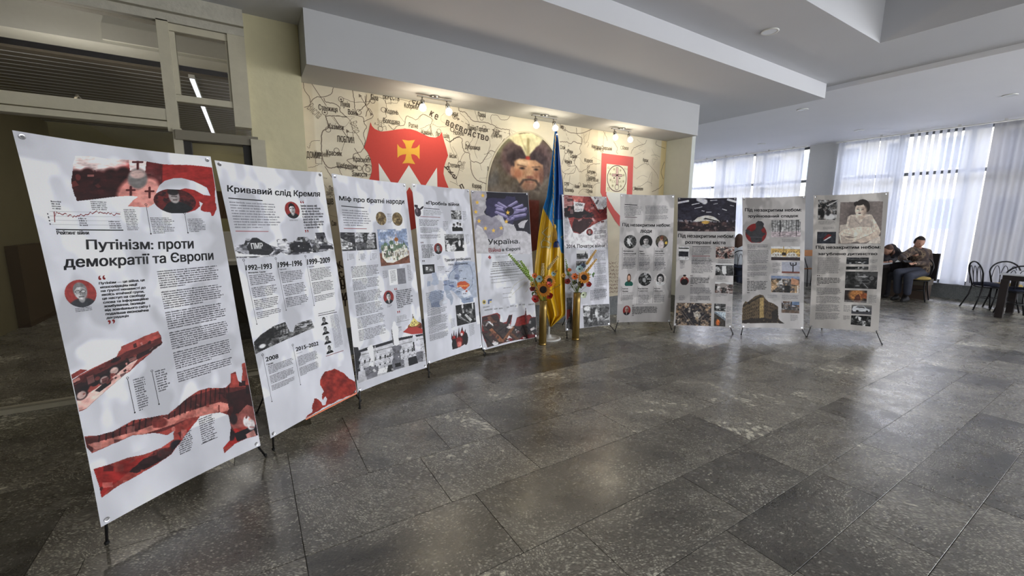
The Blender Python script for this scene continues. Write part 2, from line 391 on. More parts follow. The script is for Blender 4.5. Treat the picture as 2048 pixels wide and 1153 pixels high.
Ts = []; tile_row(4.2, 5.0, .45, 6.36, [1.7, 3.0, 4.35, 5.5], 1.0, 1.4, Ts); tile_row(4.2, 5.2, -2.85, .45, [], 1.0, 1.4, Ts)
for t in Ts:
    b_ = MB(); slab(b_, *t, dz=.001); b_.build('border_slab', G_strip, floor)

# ceilings
C = MB(); C.box((-2.9, 3.167, ZB), (7.45, 5.3, ZC+.5)); struct('ceiling', C, plaster_n, 'low grey ceiling slab running along the mural wall', 'ceiling')
C = MB()
rx0, rx1, ry0, ry1 = 2.3, 6.31, -1.2, 2.19
z1 = ZC+.95
for a, b in (((-2.9,-7.2,ZC),(rx0,3.167,z1)), ((rx0,-7.2,ZC),(rx1,ry0,z1)), ((rx0,ry1,ZC),(rx1,3.167,z1)), ((rx1,-7.2,ZC),(7.63,3.167,z1)), ((7.45,3.167,ZC),(7.63,11,z1)), ((rx0,ry0,z1-.06),(rx1,ry1,z1))): C.box(a, b)
struct('ceiling', C, plaster_n, 'main hall ceiling with a deep square coffer', 'ceiling')
C = MB(); C.box((7.63, -7.2, ZD), (13.0, 11, ZD+.6)); struct('ceiling', C, mat('ceiling_white', (240, 241, 246), .7, var=.04, scale=.9, bump=.04), 'pale ceiling over the seating area by the windows', 'ceiling')
C = MB(); C.box((.9, 5.3, 3.3), (7.45, 11, 3.6)); C.box((-2.9, 5.3, 3.62), (.9, 11, 3.8)); struct('ceiling', C, plaster_n, 'ceiling of the rooms behind the mural wall', 'ceiling')
# soffit box over the mural
C = MB(); C.box((.56, 4.407, ZS), (6.24, WALLY+.0, ZB)); struct('trim_1', C, plaster, 'white boxed soffit above the mural', 'soffit')
# walls
C = MB(); C.box((.557, WALLY, 0), (6.33, WALLY+.15, ZS)); wall_mural = struct('wall_back', C, mat('mural_plaster', (214, 204, 180), .8, var=.04), 'wall carrying the printed map mural', 'wall')
C = MB(); C.box((.105, 4.82, 0), (.557, 5.15, ZB)); struct('wall_left', C, yellow, 'pale yellow plastered pier between glazing and mural', 'wall')
C = MB(); C.box((6.24, 4.50, 0), (6.33, 5.15, ZB)); struct('wall_right', C, palegreen, 'thin pale green return wall at the end of the mural', 'wall')
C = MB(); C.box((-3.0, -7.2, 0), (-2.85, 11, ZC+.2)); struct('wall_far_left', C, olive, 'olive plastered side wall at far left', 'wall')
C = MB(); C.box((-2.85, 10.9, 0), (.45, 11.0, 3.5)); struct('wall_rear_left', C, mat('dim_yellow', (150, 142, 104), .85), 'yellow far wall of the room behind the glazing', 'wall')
C = MB(); C.box((.557, 5.15, 0), (.70, 11, 3.5)); struct('wall_inner', C, yellow, 'yellow side wall of the room behind the glazing', 'wall')
C = MB(); C.box((6.33, 10.4, 0), (WINX+.2, 10.5, ZC+.2)); C.box((6.2, 5.15, 0), (6.33, 10.5, ZC+.2)); struct('wall_far', C, palegreen, 'end wall of the seating area', 'wall')
C = MB(); C.box((-3.0, -7.3, 0), (WINX+.2, -7.15, ZC+.2)); struct('wall_front', C, plaster, 'wall behind the viewer', 'wall')
C = MB(); C.box((.558, 4.965, .0), (6.24, 5.0, .315)); struct('baseboard_back', C, G_plinth, 'grey granite plinth under the mural', 'baseboard')
C = MB(); C.box((6.22, 4.50, .0), (6.24, 4.965, .29)); struct('baseboard_right', C, G_plinth, 'grey granite plinth of the return wall', 'baseboard')
C = MB(); C.box((12.52, -7.2, 0), (12.75, 10.4, .30)); struct('baseboard_window', C, G_plinth, 'grey granite plinth under the tall windows', 'baseboard')
C = MB(); C.box((12.45, 4.87, 0), (12.75, 5.50, ZD)); C.box((12.45,-2.6,0),(12.75,-1.9,ZD)); struct('wall_pier', C, mat('grey_paint', (226, 226, 226), .8, var=.04), 'flat grey pier between the two curtained windows', 'pillar')
# brown panel on the far left wall
C = MB(); C.box((-2.845, 8.55, 0), (-2.72, 9.5, 1.15)); C.build('wooden_box', mat('brown_wood', (70, 50, 30), .6, var=.2, scale=12), None, label='dark brown wooden box against the olive side wall', cat='box')

# glazed screen on the left
frame_m = mat('aged_cream_paint', (186, 180, 158), .55, var=.1, scale=14, bump=.2)
frame_w = mat('weathered_white_wood', (178, 174, 160), .7, var=.14, scale=22, bump=.6)
def glass_mat(name, tint=(243, 243, 246), mixv=.08, rough=.0):
    m = bpy.data.materials.new(name); m.use_nodes = True; nt = m.node_tree; N = nt.nodes; N.remove(N['Principled BSDF'])
    t = N.new('ShaderNodeBsdfTransparent'); t.inputs[0].default_value = L4(tint); g = N.new('ShaderNodeBsdfGlossy'); g.inputs['Roughness'].default_value = rough
    fr = N.new('ShaderNodeFresnel'); fr.inputs['IOR'].default_value = 1.5; mx = N.new('ShaderNodeMixShader')
    nz = N.new('ShaderNodeTexNoise'); nz.inputs['Scale'].default_value = 3; mr = N.new('ShaderNodeMapRange'); mr.inputs['To Min'].default_value = .9; mr.inputs['To Max'].default_value = 1.1
    ml = N.new('ShaderNodeMath'); ml.operation = 'MULTIPLY'
    nt.links.new(nz.outputs['Fac'], mr.inputs['Value']); nt.links.new(fr.outputs[0], ml.inputs[0]); nt.links.new(mr.outputs[0], ml.inputs[1])
    nt.links.new(ml.outputs[0], mx.inputs[0]); nt.links.new(t.outputs[0], mx.inputs[1]); nt.links.new(g.outputs[0], mx.inputs[2])
    nt.links.new(mx.outputs[0], N['Material Output'].inputs['Surface']); return m
GLASS = glass_mat('window_glass')
GY = 4.80
scr = bpy.data.objects.new('window_1', None); COL.objects.link(scr); props(scr, 'cream framed glazed screen at left with large fanlights', 'window', kind='structure')
def fr(px0, px1, dy=.05, name='frame_bar', m=None, both=None):      # bar whose front face spans the two wall points
    a = onY(*px0, GY-dy/2); b = onY(*px1, GY-dy/2)
    q = MB(); q.box((a[0], GY-dy/2, a[2]), (b[0], GY+.06, b[2])); return q.build(name, m or frame_m, scr)
def hz(x): return onY(x, 300, GY)[0]
def zz(x, y): return onY(x, y, GY)[2]
XA0, XA1 = onY(325, 150, GY)[0], onY(348, 150, GY)[0]
XB0, XB1 = onY(461, 150, GY)[0], .105
q = MB(); q.box((-2.85, GY-.05, zz(430, 66)), (.105, GY+.10, ZB)); q.build('header', frame_w, scr)
q = MB(); q.box((-2.85, GY-.10, zz(430, 50)), (.105, GY-.05, zz(430,44)+.03)); q.build('header_moulding', frame_w, scr)
def bar(x0, x1, z0, z1, y0=-.04, y1=.06, name='frame_bar', m=None):
    q = MB(); q.box((x0, GY+y0, z0), (x1, GY+y1, z1)); return q.build(name, m or frame_m, scr)
ztr0, ztr1 = zz(345, 258), zz(345, 226)
bar(XA0, XA1, ztr0-.03, zz(340, 46), -.05)
bar(XB0, XB1, zz(470, 255), zz(465, 72), -.045)
bar(XA1, XA1+.035, zz(360, 190), zz(352, 66), -.02)
bar(XB0-.02, XB0, zz(470, 205), zz(462, 80), -.02)
bar(-2.85, XA0, ztr0, zz(345, 247), -.07); bar(-2.85, XA0, zz(345, 247)+.014, ztr1+.02, -.045)
bar(XA1, XB0, zz(354, 204), zz(354, 191), -.035)
bar(XA1, XB0, zz(345, 64), zz(345, 50), -.03)
bar(XA1-.03, XB1+.04, zz(350, 281), zz(350, 262), -.09, m=mat('grey_brown_metal', (120, 114, 98), .5))
bar(XA0+.03, XA1+.015, 0, ztr0, -.06); bar(XA1+.015, XA1+.07, 0, zz(350, 281), -.02, m=mat('dark_rubber', (40, 38, 34), .6))
bar(.085, .20, 0, zz(350, 268), -.11); bar(.02, .085, 0, zz(350, 281), -.05, m=MATS['dark_rubber'])
bar(-2.85, XB1, 0, .04, -.04, .06, 'sill')
for a, b, c, d in ((-2.85, XA0, ztr1, zz(345, 50)), (XA1, XB0, zz(354, 191), zz(345, 64)), (XA1, XB0, zz(350, 262), zz(354, 204)), (-2.85, XA0+.03, .04, ztr0), (XA1+.07, .02, .04, zz(350, 281))):
    q = MB(); q.box((a, GY+.005, c), (b, GY+.009, d)); q.build('pane', GLASS, scr)
# room behind: beam, slatted ceiling, light line, counter
q = MB(); q.box((-2.85, 6.0, 3.27), (.55, 6.35, 3.60)); q.box((-1.08, 5.97, 3.30), (.55, 6.0, 3.45)); struct('trim_2', q, mat('beam_paint', (228, 228, 216), .7), 'pale beam seen through the glazed screen', 'beam')
q = MB()
sl = empty('slatted_ceiling', (0, 0, 3.25), 'dark slatted ceiling seen through the fanlights', 'ceiling', kind='structure')
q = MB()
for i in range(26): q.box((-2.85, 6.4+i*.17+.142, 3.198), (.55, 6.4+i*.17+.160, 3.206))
q.build('slat_glint_strips', mat('white_strip', (225, 228, 230), .4), sl, kind='stuff')  # white strips added to imitate the light that slat edges reflect
for i in range(26):
    y = 6.4+i*.17; q = MB(); q.box((-2.85, y, 3.2), (.55, y+.14, 3.225)); q.build('slat', mat('grey_slat', (112, 104, 90), .5), sl)
for x, nm in ((-.42, 'rear_tube_light'),):
    t = empty(nm, (x, 8, 3.19), 'long white ceiling light line behind the small right fanlights', 'ceiling light')
    q = MB(); q.box((x-.03, 6.4, 3.165), (x+.03, 10.6, 3.2)); q.build('housing', white_p, t)
    q = MB(); q.box((x-.022, 6.45, 3.160), (x+.022, 10.55, 3.1655)); q.build('diffuser', mat('tube_glow', (235, 240, 255), emit=2.2), t)
    area('rear_tube_glow', (x, 8.5, 3.15), (0, 0, 0), .06, 4.0, 20, (1, .96, .86))
wl = at_wl = onY(151, 212, 5.9); t = empty('wall_lamp', tuple(wl), 'small bracket lamp glowing behind the large left fanlight', 'lamp')
q = MB(); q.tube([wl+(0, .25, .10), wl+(0, .1, .12), wl+(0, 0, .05)], .012, 8); q.build('bracket', MATS['grey_brown_metal'], t, smooth=True)
q = MB(); q.ball(wl, .045, 8); q.build('bulb', mat('warm_bulb', (255, 232, 190), emit=6.0), t, smooth=True)
L = bpy.data.lights.new('lamp_light', 'POINT'); L.energy = 18; L.color = (1, .93, .80); L.shadow_soft_size = .05
lo = bpy.data.objects.new('lamp_light', L); COL.objects.link(lo); lo.location = tuple(wl-np.array([0, .12, .05]))
ct = empty('service_counter', (-.1, 6.6, 0), 'white topped counter behind the glazed screen', 'counter')
q = MB(); q.box((-.75, 6.3, 0), (.5, 6.9, .98)); q.build('body', mat('dark_counter', (70, 66, 58), .5), ct)
q = MB(); q.box((-.8, 6.22, .98), (.5, 6.95, 1.03)); q.build('top', white_p, ct)
q = MB(); q.box((-.7, 6.6, 1.03), (.45, 6.7, 1.38)); q.build('screen_panel', white_p, ct)
q = MB(); q.box((-.7, 6.75, 1.55), (.5, 6.85, 1.9)); q.box((-.66, 6.78, 1.0), (-.62, 6.82, 1.6)); q.box((.42, 6.78, 1.0), (.46, 6.82, 1.6)); q.build('notice_board', mat('brown_board', (84, 60, 36), .6), ct)

# ------------------------------------------------------------------ windows and curtains
def curtain_mat(name, col, tcol, transp):
    m = bpy.data.materials.new(name); m.use_nodes = True; nt = m.node_tree; N = nt.nodes; N.remove(N['Principled BSDF']); LK = nt.links.new
    d = N.new('ShaderNodeBsdfDiffuse'); t = N.new('ShaderNodeBsdfTranslucent'); p = N.new('ShaderNodeBsdfTransparent')
    tc = N.new('ShaderNodeTexCoord'); nz = N.new('ShaderNodeTexNoise'); nz.inputs['Scale'].default_value = 3; LK(tc.outputs['Object'], nz.inputs['Vector'])
    mc = N.new('ShaderNodeMix'); mc.data_type = 'RGBA'; mc.inputs[6].default_value = L4([c*.97 for c in tcol]); mc.inputs[7].default_value = L4(tcol); LK(nz.outputs['Fac'], mc.inputs[0])
    d.inputs[0].default_value = L4(col); LK(mc.outputs[2], t.inputs[0])
    a = N.new('ShaderNodeMixShader'); a.inputs[0].default_value = .72; LK(d.outputs[0], a.inputs[1]); LK(t.outputs[0], a.inputs[2])
    b = N.new('ShaderNodeMixShader'); b.inputs[0].default_value = transp; LK(a.outputs[0], b.inputs[1]); LK(p.outputs[0], b.inputs[2])
    LK(b.outputs[0], N['Material Output'].inputs['Surface']); return m
SHEER = curtain_mat('sheer_white', (236, 236, 240), (196, 202, 216), .06)
SHEER2 = curtain_mat('sheer_grey', (214, 212, 210), (140, 142, 150), .02)
def curtain(y0, y1, label, ph, m=SHEER, amp=.045, pitch=.15, zt=3.47, zb=.33, lean=0.0, grp='sheer curtains of the tall windows'):
    n = int(abs(y1-y0)/.02); ys_ = np.linspace(y0, y1, n); zs_ = np.linspace(zt, zb, 14)
    Yg, Zg = np.meshgrid(ys_, zs_); w = 1+.35*np.sin(Yg*5.1+ph)
    a = amp*(.45+.55*(zt-Zg)/(zt-zb))
    Xg = 12.30+a*np.sin(Yg*2*PI/pitch*1.0+1.3*np.sin(Yg*3.3+ph)+ph+.12*Zg)+.012*np.sin(Yg*31+ph)
    Yg2 = Yg+lean*(zt-Zg)*.02*np.sin(Yg*4+ph)
    q = MB(); q.grid(np.stack([Xg, Yg2, Zg], -1)); return q.build('curtain', m, None, smooth=True, label=label, cat='curtain', group=grp)
curtain(4.80, 4.02, 'sheer curtain next to the grey pier, right side of it', .3, pitch=.13)
curtain(4.00, 3.50, 'narrow sheer curtain right of the one beside the grey pier', 1.9, pitch=.12)
# louvre-like strips where the cloth hangs open
for i, y in enumerate(np.linspace(3.44, 2.78, 7)):
    curtain(y, y-.07, 'narrow hanging fold %s' % ['nearest the pier', 'second from the pier', 'third from the pier', 'in the middle', 'third from the wide curtain', 'second from the wide curtain', 'nearest the wide curtain'][i], i*.9, pitch=.2, amp=.02, grp='narrow folds with slits between them')
curtain(2.68, 2.30, 'flat white curtain strip behind the dark bench corner', 2.2, pitch=.3)
curtain(2.28, .9, 'greyer dense curtain at right, behind the table', .8, m=SHEER2, pitch=.17)
curtain(.88, -.6, 'greyer dense curtain at the right edge of the view', 2.9, m=SHEER2, pitch=.17)
curtain(-.62, -1.9, 'dense curtain beyond the right edge', 1.4, m=SHEER2, pitch=.17)
for i, (a, b, lb) in enumerate(((8.05, 9.6, 'sheer curtain beside the return wall, far left of its window'), (6.85, 8.0, 'sheer curtain in the middle of the far window'), (5.56, 6.80, 'sheer curtain left of the grey pier'))):
    curtain(b, a, lb, i*1.7+.4, pitch=.16)
for i, (a, b) in enumerate(((-1.9, 4.86), (5.5, 9.9))):
    t = empty('curtain_rail', (12.3, a, 3.49), ['ceiling rail of the near window curtains', 'ceiling rail of the far window curtains'][i], 'curtain rail')
    q = MB(); q.box((12.27, a, 3.478), (12.33, b, 3.50)); q.build('track', white_p, t)
    for k in range(int((b-a)/.62)): q = MB(); q.box((12.28, a+.3+k*.62, 3.50), (12.32, a+.34+k*.62, ZD)); q.build('bracket', white_p, t)
wf = mat('window_frame_grey', (120, 124, 128), .5)
for i, (a, b) in enumerate(((-1.9, 4.87), (5.5, 10.4))):
    w = bpy.data.objects.new('window_%d' % (i+2), None); COL.objects.link(w); props(w, ['tall window right of the grey pier', 'tall window left of the grey pier'][i], 'window', kind='structure')
    n = max(2, int((b-a)/1.1)); q = MB()
    for k in range(n+1):
        y = a+(b-a)*k/n; q = MB(); q.box((12.66, y-.035, .30), (12.74, y+.035, ZD)); q.build('mullion', wf, w)
    for z in (.30, 2.62, ZD-.06): q = MB(); q.box((12.655, a, z), (12.745, b, z+.07)); q.build('transom', wf, w)
    q = MB(); q.box((12.70, a, .35), (12.705, b, ZD)); q.build('pane', GLASS, w)
C = MB(); C.box((12.64, -7.2, 0), (12.76, -6.6, ZD)); struct('wall_window', C, plaster, 'window wall behind the viewer', 'wall')
# house opposite
bd = empty('building', (34, 4, 0), 'pale yellow building seen through the curtain slits', 'building')
q = MB(); q.box((34, -14, -1), (36, 22, 9.5)); q.build('wall', mat('pale_facade', (196, 190, 168), .9), bd)
for k in range(14):
    for z in (1.2, 4.6):
        q = MB(); q.box((33.9, -12+k*2.4, z), (34.0, -10.9+k*2.4, z+1.9)); wq = q.build('window', mat('facade_frame', (220, 220, 220), .6), bd)
        q = MB(); q.box((33.88, -11.9+k*2.4, z+.1), (33.9, -11.0+k*2.4, z+1.8)); q.build('pane', mat('facade_glass', (90, 100, 112), .15), wq)
q = MB(); q.box((12.8, -30, -.6), (60, 40, -.5)); q.build('pavement', mat('asphalt_outside', (120, 120, 118), .9), None, label='grey paving outside the windows', cat='ground', kind='structure')
# downlights
DL = [((1540, 62), ZC, 'round flush downlight nearest the coffer'), ((1605, 219), ZD, 'round flush downlight beyond the low slab corner'), ((1718, 261), ZD, 'round flush downlight above the grey pier'), ((2020, 190), ZD, 'round flush downlight at the right edge of the ceiling'), ((1523, 288), ZD, 'round flush downlight farthest away')]
for p, z, lb in DL:
    c = onZ(*p, z); t = empty('downlight', (c[0], c[1], z), lb, 'ceiling light', 'flush downlights in the ceiling')
    q = MB(); q.lathe((c[0], c[1], z-.012), [(.085, .012), (.088, .004), (.084, 0), (.068, 0), (.066, .003)], 28); q.build('rim', white_p, t, smooth=True)
    q = MB(); q.lathe((c[0], c[1], z-.010), [(.0001, 0), (.068, 0), (.068, .006), (.0001, .006)], 28); q.build('diffuser', mat('opal', (226, 230, 236), .3), t)
# ------------------------------------------------------------------ printed mural of an old map
M1 = crop(600, 150, .2082); M2 = crop(900, 190, .1821); M4 = crop(1120, 220, .1822)
mur = empty('map_mural', (3.4, WALLY-.002, 1.6), 'large cream printed map mural with red shield and painted oval portrait', 'mural')
def W2(p, k=0):     # photo point -> wall coordinates
    q = onY(p[0], p[1], WALLY-.004); return (q[0], q[2])
MUR_Y = WALLY-.003
def mp_(x, z, lay): return (x, MUR_Y-.0008*lay, z)
ink = mat('map_ink', (92, 80, 70), .8, var=.1); ink2 = mat('map_ink_pale', (150, 138, 120), .8, var=.1); ink3 = mat('map_ink_mid', (118, 104, 90), .8, var=.1)
paper = Cv(330, 170, (226, 216, 192)); paper.mottle([(218, 206, 182), (230, 222, 200)], 3, 5, 3.0).noise(.03, 20, 3)
for x0, x1 in ((0.0, .022), (.115, .14), (.66, .72), (.985, 1)): paper.put(((paper.X > x0) & (paper.X < x1))*.35, (196, 180, 150))
paper.put((paper.X > .978).astype(float), (226, 208, 160))
ink_mesh('paper', lambda u, v: np.stack([.56+u*(6.238-.56), np.full_like(u, MUR_Y), ZS-.001-v*(ZS-.316)], -1), paper, mur, k=1.0, m=print_mat('wallpaper_print', .75, .2))
def ribbon(mb, pts, w, lay=1, closed=False):
    if lay < 3: w *= .55
    P = [np.array(p, float) for p in pts]
    if closed: P.append(P[0])
    n = len(P)
    L = []; R_ = []
    for i in range(n):
        a = P[max(i-1, 0)]; b = P[min(i+1, n-1)]
        if closed and i in (0, n-1): a, b = P[-2], P[1]
        t = b-a; t = t/(np.linalg.norm(t)+1e-9); nn = np.array([-t[1], t[0]])*w/2
        L.append(P[i]+nn); R_.append(P[i]-nn)
    vs = [mp_(*q, lay) for q in L]+[mp_(*q, lay) for q in R_]
    mb.add(vs, [(i, n+i, n+i+1, i+1) for i in range(n-1)])
def smooth(pts, jit=0.0, n=6, seed=0):
    r = random.Random(seed); P = [np.array(p, float) for p in pts]; out = []
    for i in range(len(P)-1):
        p0, p1, p2, p3 = P[max(i-1, 0)], P[i], P[i+1], P[min(i+2, len(P)-1)]
        for k in range(n):
            t = k/n; q = .5*((2*p1)+(-p0+p2)*t+(2*p0-5*p1+4*p2-p3)*t*t+(-p0+3*p1-3*p2+p3)*t**3)
            out.append(q+np.array([r.uniform(-jit, jit), r.uniform(-jit, jit)]))
    out.append(P[-1]); return out
def polylay(mb, pts, lay):
    tri = tessellate_polygon([[Vector((x, z, 0)) for x, z in pts]])
    fs = []
    for t in tri:
        a, b, c = (np.array(pts[i]) for i in t); cr = (b-a)[0]*(c-a)[1]-(b-a)[1]*(c-a)[0]
        fs.append(tuple(t) if cr > 0 else (t[0], t[2], t[1]))
    mb.add([mp_(x, z, lay) for x, z in pts], fs)
LN = MB(); LN2 = MB()
def mline(C, pts, w=.009, jit=.003, mb=None, seed=1, sm=True, lay=1):
    P = [W2(C(*p)) for p in pts]
    ribbon(LN if mb is None else mb, smooth(P, min(jit, .006), 6, seed) if sm else P, w, lay)
bd_ = .016
mline(M1, [(30,70),(45,150),(90,210),(100,270),(80,300),(40,310)], .011); mline(M1, [(100,265),(150,215),(230,210),(300,180),(320,110)], .012)
mline(M1, [(230,225),(250,260),(330,275),(380,310),(385,350),(450,405)], .014); mline(M1, [(245,395),(340,392),(450,405)], .014)
mline(M1, [(245,395),(262,450),(268,510),(215,545),(205,640),(210,760),(225,830),(270,890),(330,890),(380,880),(520,920)], .017)
mline(M1, [(450,405),(490,450),(505,520),(540,560),(600,660),(618,700)], .010); mline(M1, [(505,150),(520,240),(530,340),(560,390),(605,410),(620,470),(640,500),(610,560),(625,640),(615,700)], .013)
mline(M1, [(690,175),(680,230),(640,290),(625,200)], .012); mline(M1, [(640,190),(625,290),(560,350)], .013); mline(M1, [(610,450),(690,410),(700,380),(660,320),(630,400)], .012)
mline(M1, [(615,700),(580,740),(520,760),(505,800),(450,820),(500,860),(550,900)], .013); mline(M1, [(80,890),(140,880),(185,860)], .008); mline(M1, [(70,690),(90,700),(110,640),(190,630)], .008)
mline(M1, [(240,880),(290,960),(310,990)], .012); mline(M1, [(370,890),(400,960),(430,980)], .010); mline(M1, [(420,225),(530,262),(680,255)], .008); mline(M1, [(400,730),(430,640),(440,600)], .007)
mline(M1, [(740,210),(800,230),(830,290),(830,350)], .008); mline(M1, [(850,265),(930,270),(960,235),(1060,260)], .007); mline(M1, [(850,480),(900,525),(935,490),(1000,480),(1020,400),(1070,410),(1120,430),(1180,380),(1270,430),(1250,500),(1280,590)], .012)
mline(M1, [(810,340),(830,400),(790,440),(790,500),(820,490),(830,530)], .008); mline(M1, [(930,340),(960,400),(1010,460)], .006); mline(M1, [(1150,520),(1200,500),(1250,480),(1260,560),(1200,570),(1150,540)], .008)
mline(M1, [(1270,470),(1340,500),(1440,490),(1500,480)], .007); mline(M1, [(1400,620),(1445,640),(1500,600),(1537,590)], .014); mline(M1, [(1440,640),(1430,580),(1445,680),(1490,780)], .007)
mline(M2, [(90,130),(110,180),(170,190),(210,240),(260,290),(370,300),(460,325),(520,360),(600,380),(650,385),(655,450)], .016, .012)
mline(M2, [(460,320),(450,230),(520,225),(560,270),(630,270),(660,230)], .010); mline(M2, [(0,520),(30,490),(90,465),(130,480),(135,570),(170,630),(210,640),(225,720),(300,740),(350,745),(420,640),(450,610),(520,620),(600,480)], .015, .012)
mline(M2, [(225,730),(240,850),(290,930),(370,965),(430,1000),(445,1040)], .018); mline(M2, [(270,160),(290,230),(310,290)], .008); mline(M2, [(390,180),(385,260)], .006); mline(M2, [(285,400),(240,500),(190,590),(215,630)], .007)
mline(M2, [(310,470),(270,600),(300,700)], .007); mline(M2, [(430,470),(440,560),(410,650)], .007); mline(M2, [(165,630),(120,700),(100,830),(70,930),(80,980)], .009); mline(M2, [(110,200),(200,290),(210,340)], .008); mline(M2, [(30,570),(70,640),(100,740)], .007)
mline(M2, [(0,950),(50,970),(95,1000)], .008); mline(M2, [(330,760),(350,830)], .006); mline(M2, [(650,450),(600,500),(590,560)], .008)
mline(M4, [(0,350),(60,350),(120,370),(150,345),(190,365),(240,370)], .018, .012); mline(M4, [(180,200),(190,270),(240,310),(240,370)], .016, .01); mline(M4, [(240,370),(215,420),(230,470),(180,510),(155,580),(180,620),(220,680),(300,640),(340,600),(440,590)], .012, .008)
mline(M4, [(45,210),(120,250),(240,255),(350,210)], .016); mline(M4, [(60,470),(20,600)], .010); mline(M4, [(180,620),(150,690),(60,700),(20,660),(10,610)], .011); mline(M4, [(60,700),(40,760)], .010)
mline(M4, [(110,720),(105,800),(150,830),(120,900)], .009); mline(M4, [(260,260),(270,370)], .006); mline(M4, [(330,200),(310,320),(270,380)], .007); mline(M4, [(440,800),(380,820),(340,880),(250,870),(200,920)], .010)
mline(M4, [(480,240),(510,300),(520,340)], .012, .012); mline(M4, [(590,350),(630,420),(620,460),(635,480)], .014); mline(M4, [(780,480),(800,430),(860,395),(930,370),(950,330)], .014, .01); mline(M4, [(1060,340),(1055,380),(1120,410),(1155,420)], .012, .012)
mline(M4, [(1145,570),(1120,640),(1110,690),(1135,760)], .018); mline(M4, [(810,620),(840,640),(900,600),(960,590),(1010,640),(1060,700),(1080,760)], .010); mline(M4, [(960,790),(1010,680),(1000,840)], .007); mline(M4, [(850,840),(900,830),(960,790),(1010,810)], .010); mline(M4, [(1125,820),(1090,860),(1010,900)], .016)
mline(M4, [(1000,500),(1050,495),(1100,520)], .007); mline(M4, [(820,500),(880,470),(940,440)], .006); mline(M4, [(470,480),(480,300),(500,240)], .007); mline(M4, [(840,760),(900,720),(960,740)], .006)
rr = random.Random(5)
for k in range(46):      # faint rivers below and between
    x = rr.uniform(.7, 6.1); z = rr.uniform(.4, 2.85); P = [(x, z)]
    for j in range(5): x += rr.uniform(-.16, .16); z += rr.uniform(-.12, .09); P.append((min(max(x, .58), 6.2), min(max(z, .33), 2.9)))
    ribbon(LN2, smooth(P, .004, 5, k), .006, 1)
def dashed(C, pts, w=.012, d=.09, gap=.05):
    P = [np.array(W2(C(*p))) for p in pts]
    for a, b in zip(P[:-1], P[1:]):
        L = np.linalg.norm(b-a); t = 0
        while t < L: ribbon(LN, [a+(b-a)*t/L, a+(b-a)*min(t+d, L)/L], w, 1); t += d+gap
dashed(M1, [(110,80),(640,880)], .012, .24, .12); dashed(M1, [(575,195),(685,378)], .012, 9); dashed(M2, [(75,262),(190,320),(370,370),(505,385),(690,440)], .010, .035, .025)
dashed(M4, [(95,380),(100,600)], .010, .035, .025); dashed(M4, [(50,215),(95,330)], .010, .035, .025); dashed(M4, [(20,205),(45,210)], .01, .035, .02)
def ring(mb, c, r, w, lay=2, n=20): ribbon(mb, [(c[0]+r*math.cos(2*PI*k/n), c[1]+r*math.sin(2*PI*k/n)) for k in range(n)], w, lay, True)
def disc(mb, c, r, lay=2, n=14): mb.add([mp_(c[0]+r*math.cos(2*PI*k/n), c[1]+r*math.sin(2*PI*k/n), lay) for k in range(n)], [tuple(range(n))])
for C, x, y, d in ((M1,270,525,0),(M1,352,727,0),(M1,394,235,1),(M1,238,360,1),(M1,565,357,0),(M1,698,249,0),(M1,802,335,0),(M1,1068,272,0),(M1,1488,402,1),(M1,773,518,0),(M1,657,798,1),(M1,571,897,0),(M1,1335,541,0),(M1,1465,525,0),(M1,1535,850,0),
        (M2,347,255,0),(M2,375,358,0),(M2,507,385,1),(M2,190,535,0),(M2,108,753,0),(M2,52,241,1),(M2,23,380,0),(M2,325,1040,0),(M4,65,460,0),(M4,98,600,1),(M4,154,540,0),(M4,311,625,1),(M4,463,445,1),(M4,677,415,0),(M4,960,587,0),(M4,808,866,0),(M4,388,708,0),(M4,299,722,1),(M4,212,820,0),(M4,316,810,0),(M4,60,845,0),(M4,299,888,1),(M4,45,207,0)):
    c = W2(C(x, y)); ring(LN, c, .026, .010)
    if d: disc(LN, c, .010)
c = W2(M1(652, 910)); ring(LN, c, .058, .012); ring(LN, c, .025, .012)
for x, y in ((483,580),(180,826),(848,248)):
    c = W2(M1(x, y)); s_ = .030; ribbon(LN, [(c[0]-s_, c[1]-s_), (c[0]+s_, c[1]-s_), (c[0]+s_, c[1]+s_), (c[0]-s_, c[1]+s_)], .011, 2, True)
for x, y in ((575,200),(455,540),(640,870),(90,265),(540,400),(685,378)):
    C = M2 if (x, y) in ((90,265),(540,400)) else M1; c = W2(C(x, y)); disc(LN, c, .022, 2, 3)
LN.build('map_line', ink3, mur, kind='stuff'); LN2.build('river_line', ink2, mur, kind='stuff')
def wtext(mb, s, a, b, lay=3, bold=0.0, rot=0.0, hc=None):
    """string into the wall box spanned by two photo points (top-left, bottom-right)"""
    (x0, z1), (x1, z0) = W2(a), W2(b); V, T_ = glyphs(s, 0.0)
    mn, mx = V.min(0), V.max(0); q = (V-mn)/(mx-mn)
    cx, cz = (x0+x1)/2, (z0+z1)/2; w, h = x1-x0, z1-z0
    if hc: h = hc*(mx-mn)[1]
    for dx in ((0,) if not bold else (-bold, bold)):
        if rot:
            X = (q[:, 0]-.5)*w+dx; Z = (q[:, 1]-.5)*h; c_, s_ = math.cos(rot), math.sin(rot)
            P = np.stack([cx+c_*X-s_*Z, cz+s_*X+c_*Z], 1)
        else: P = np.stack([x0+q[:, 0]*w+dx, z0+q[:, 1]*h], 1)
        mb.add([mp_(x, z, lay) for x, z in P], T_)
TX = MB(); TX2 = MB()
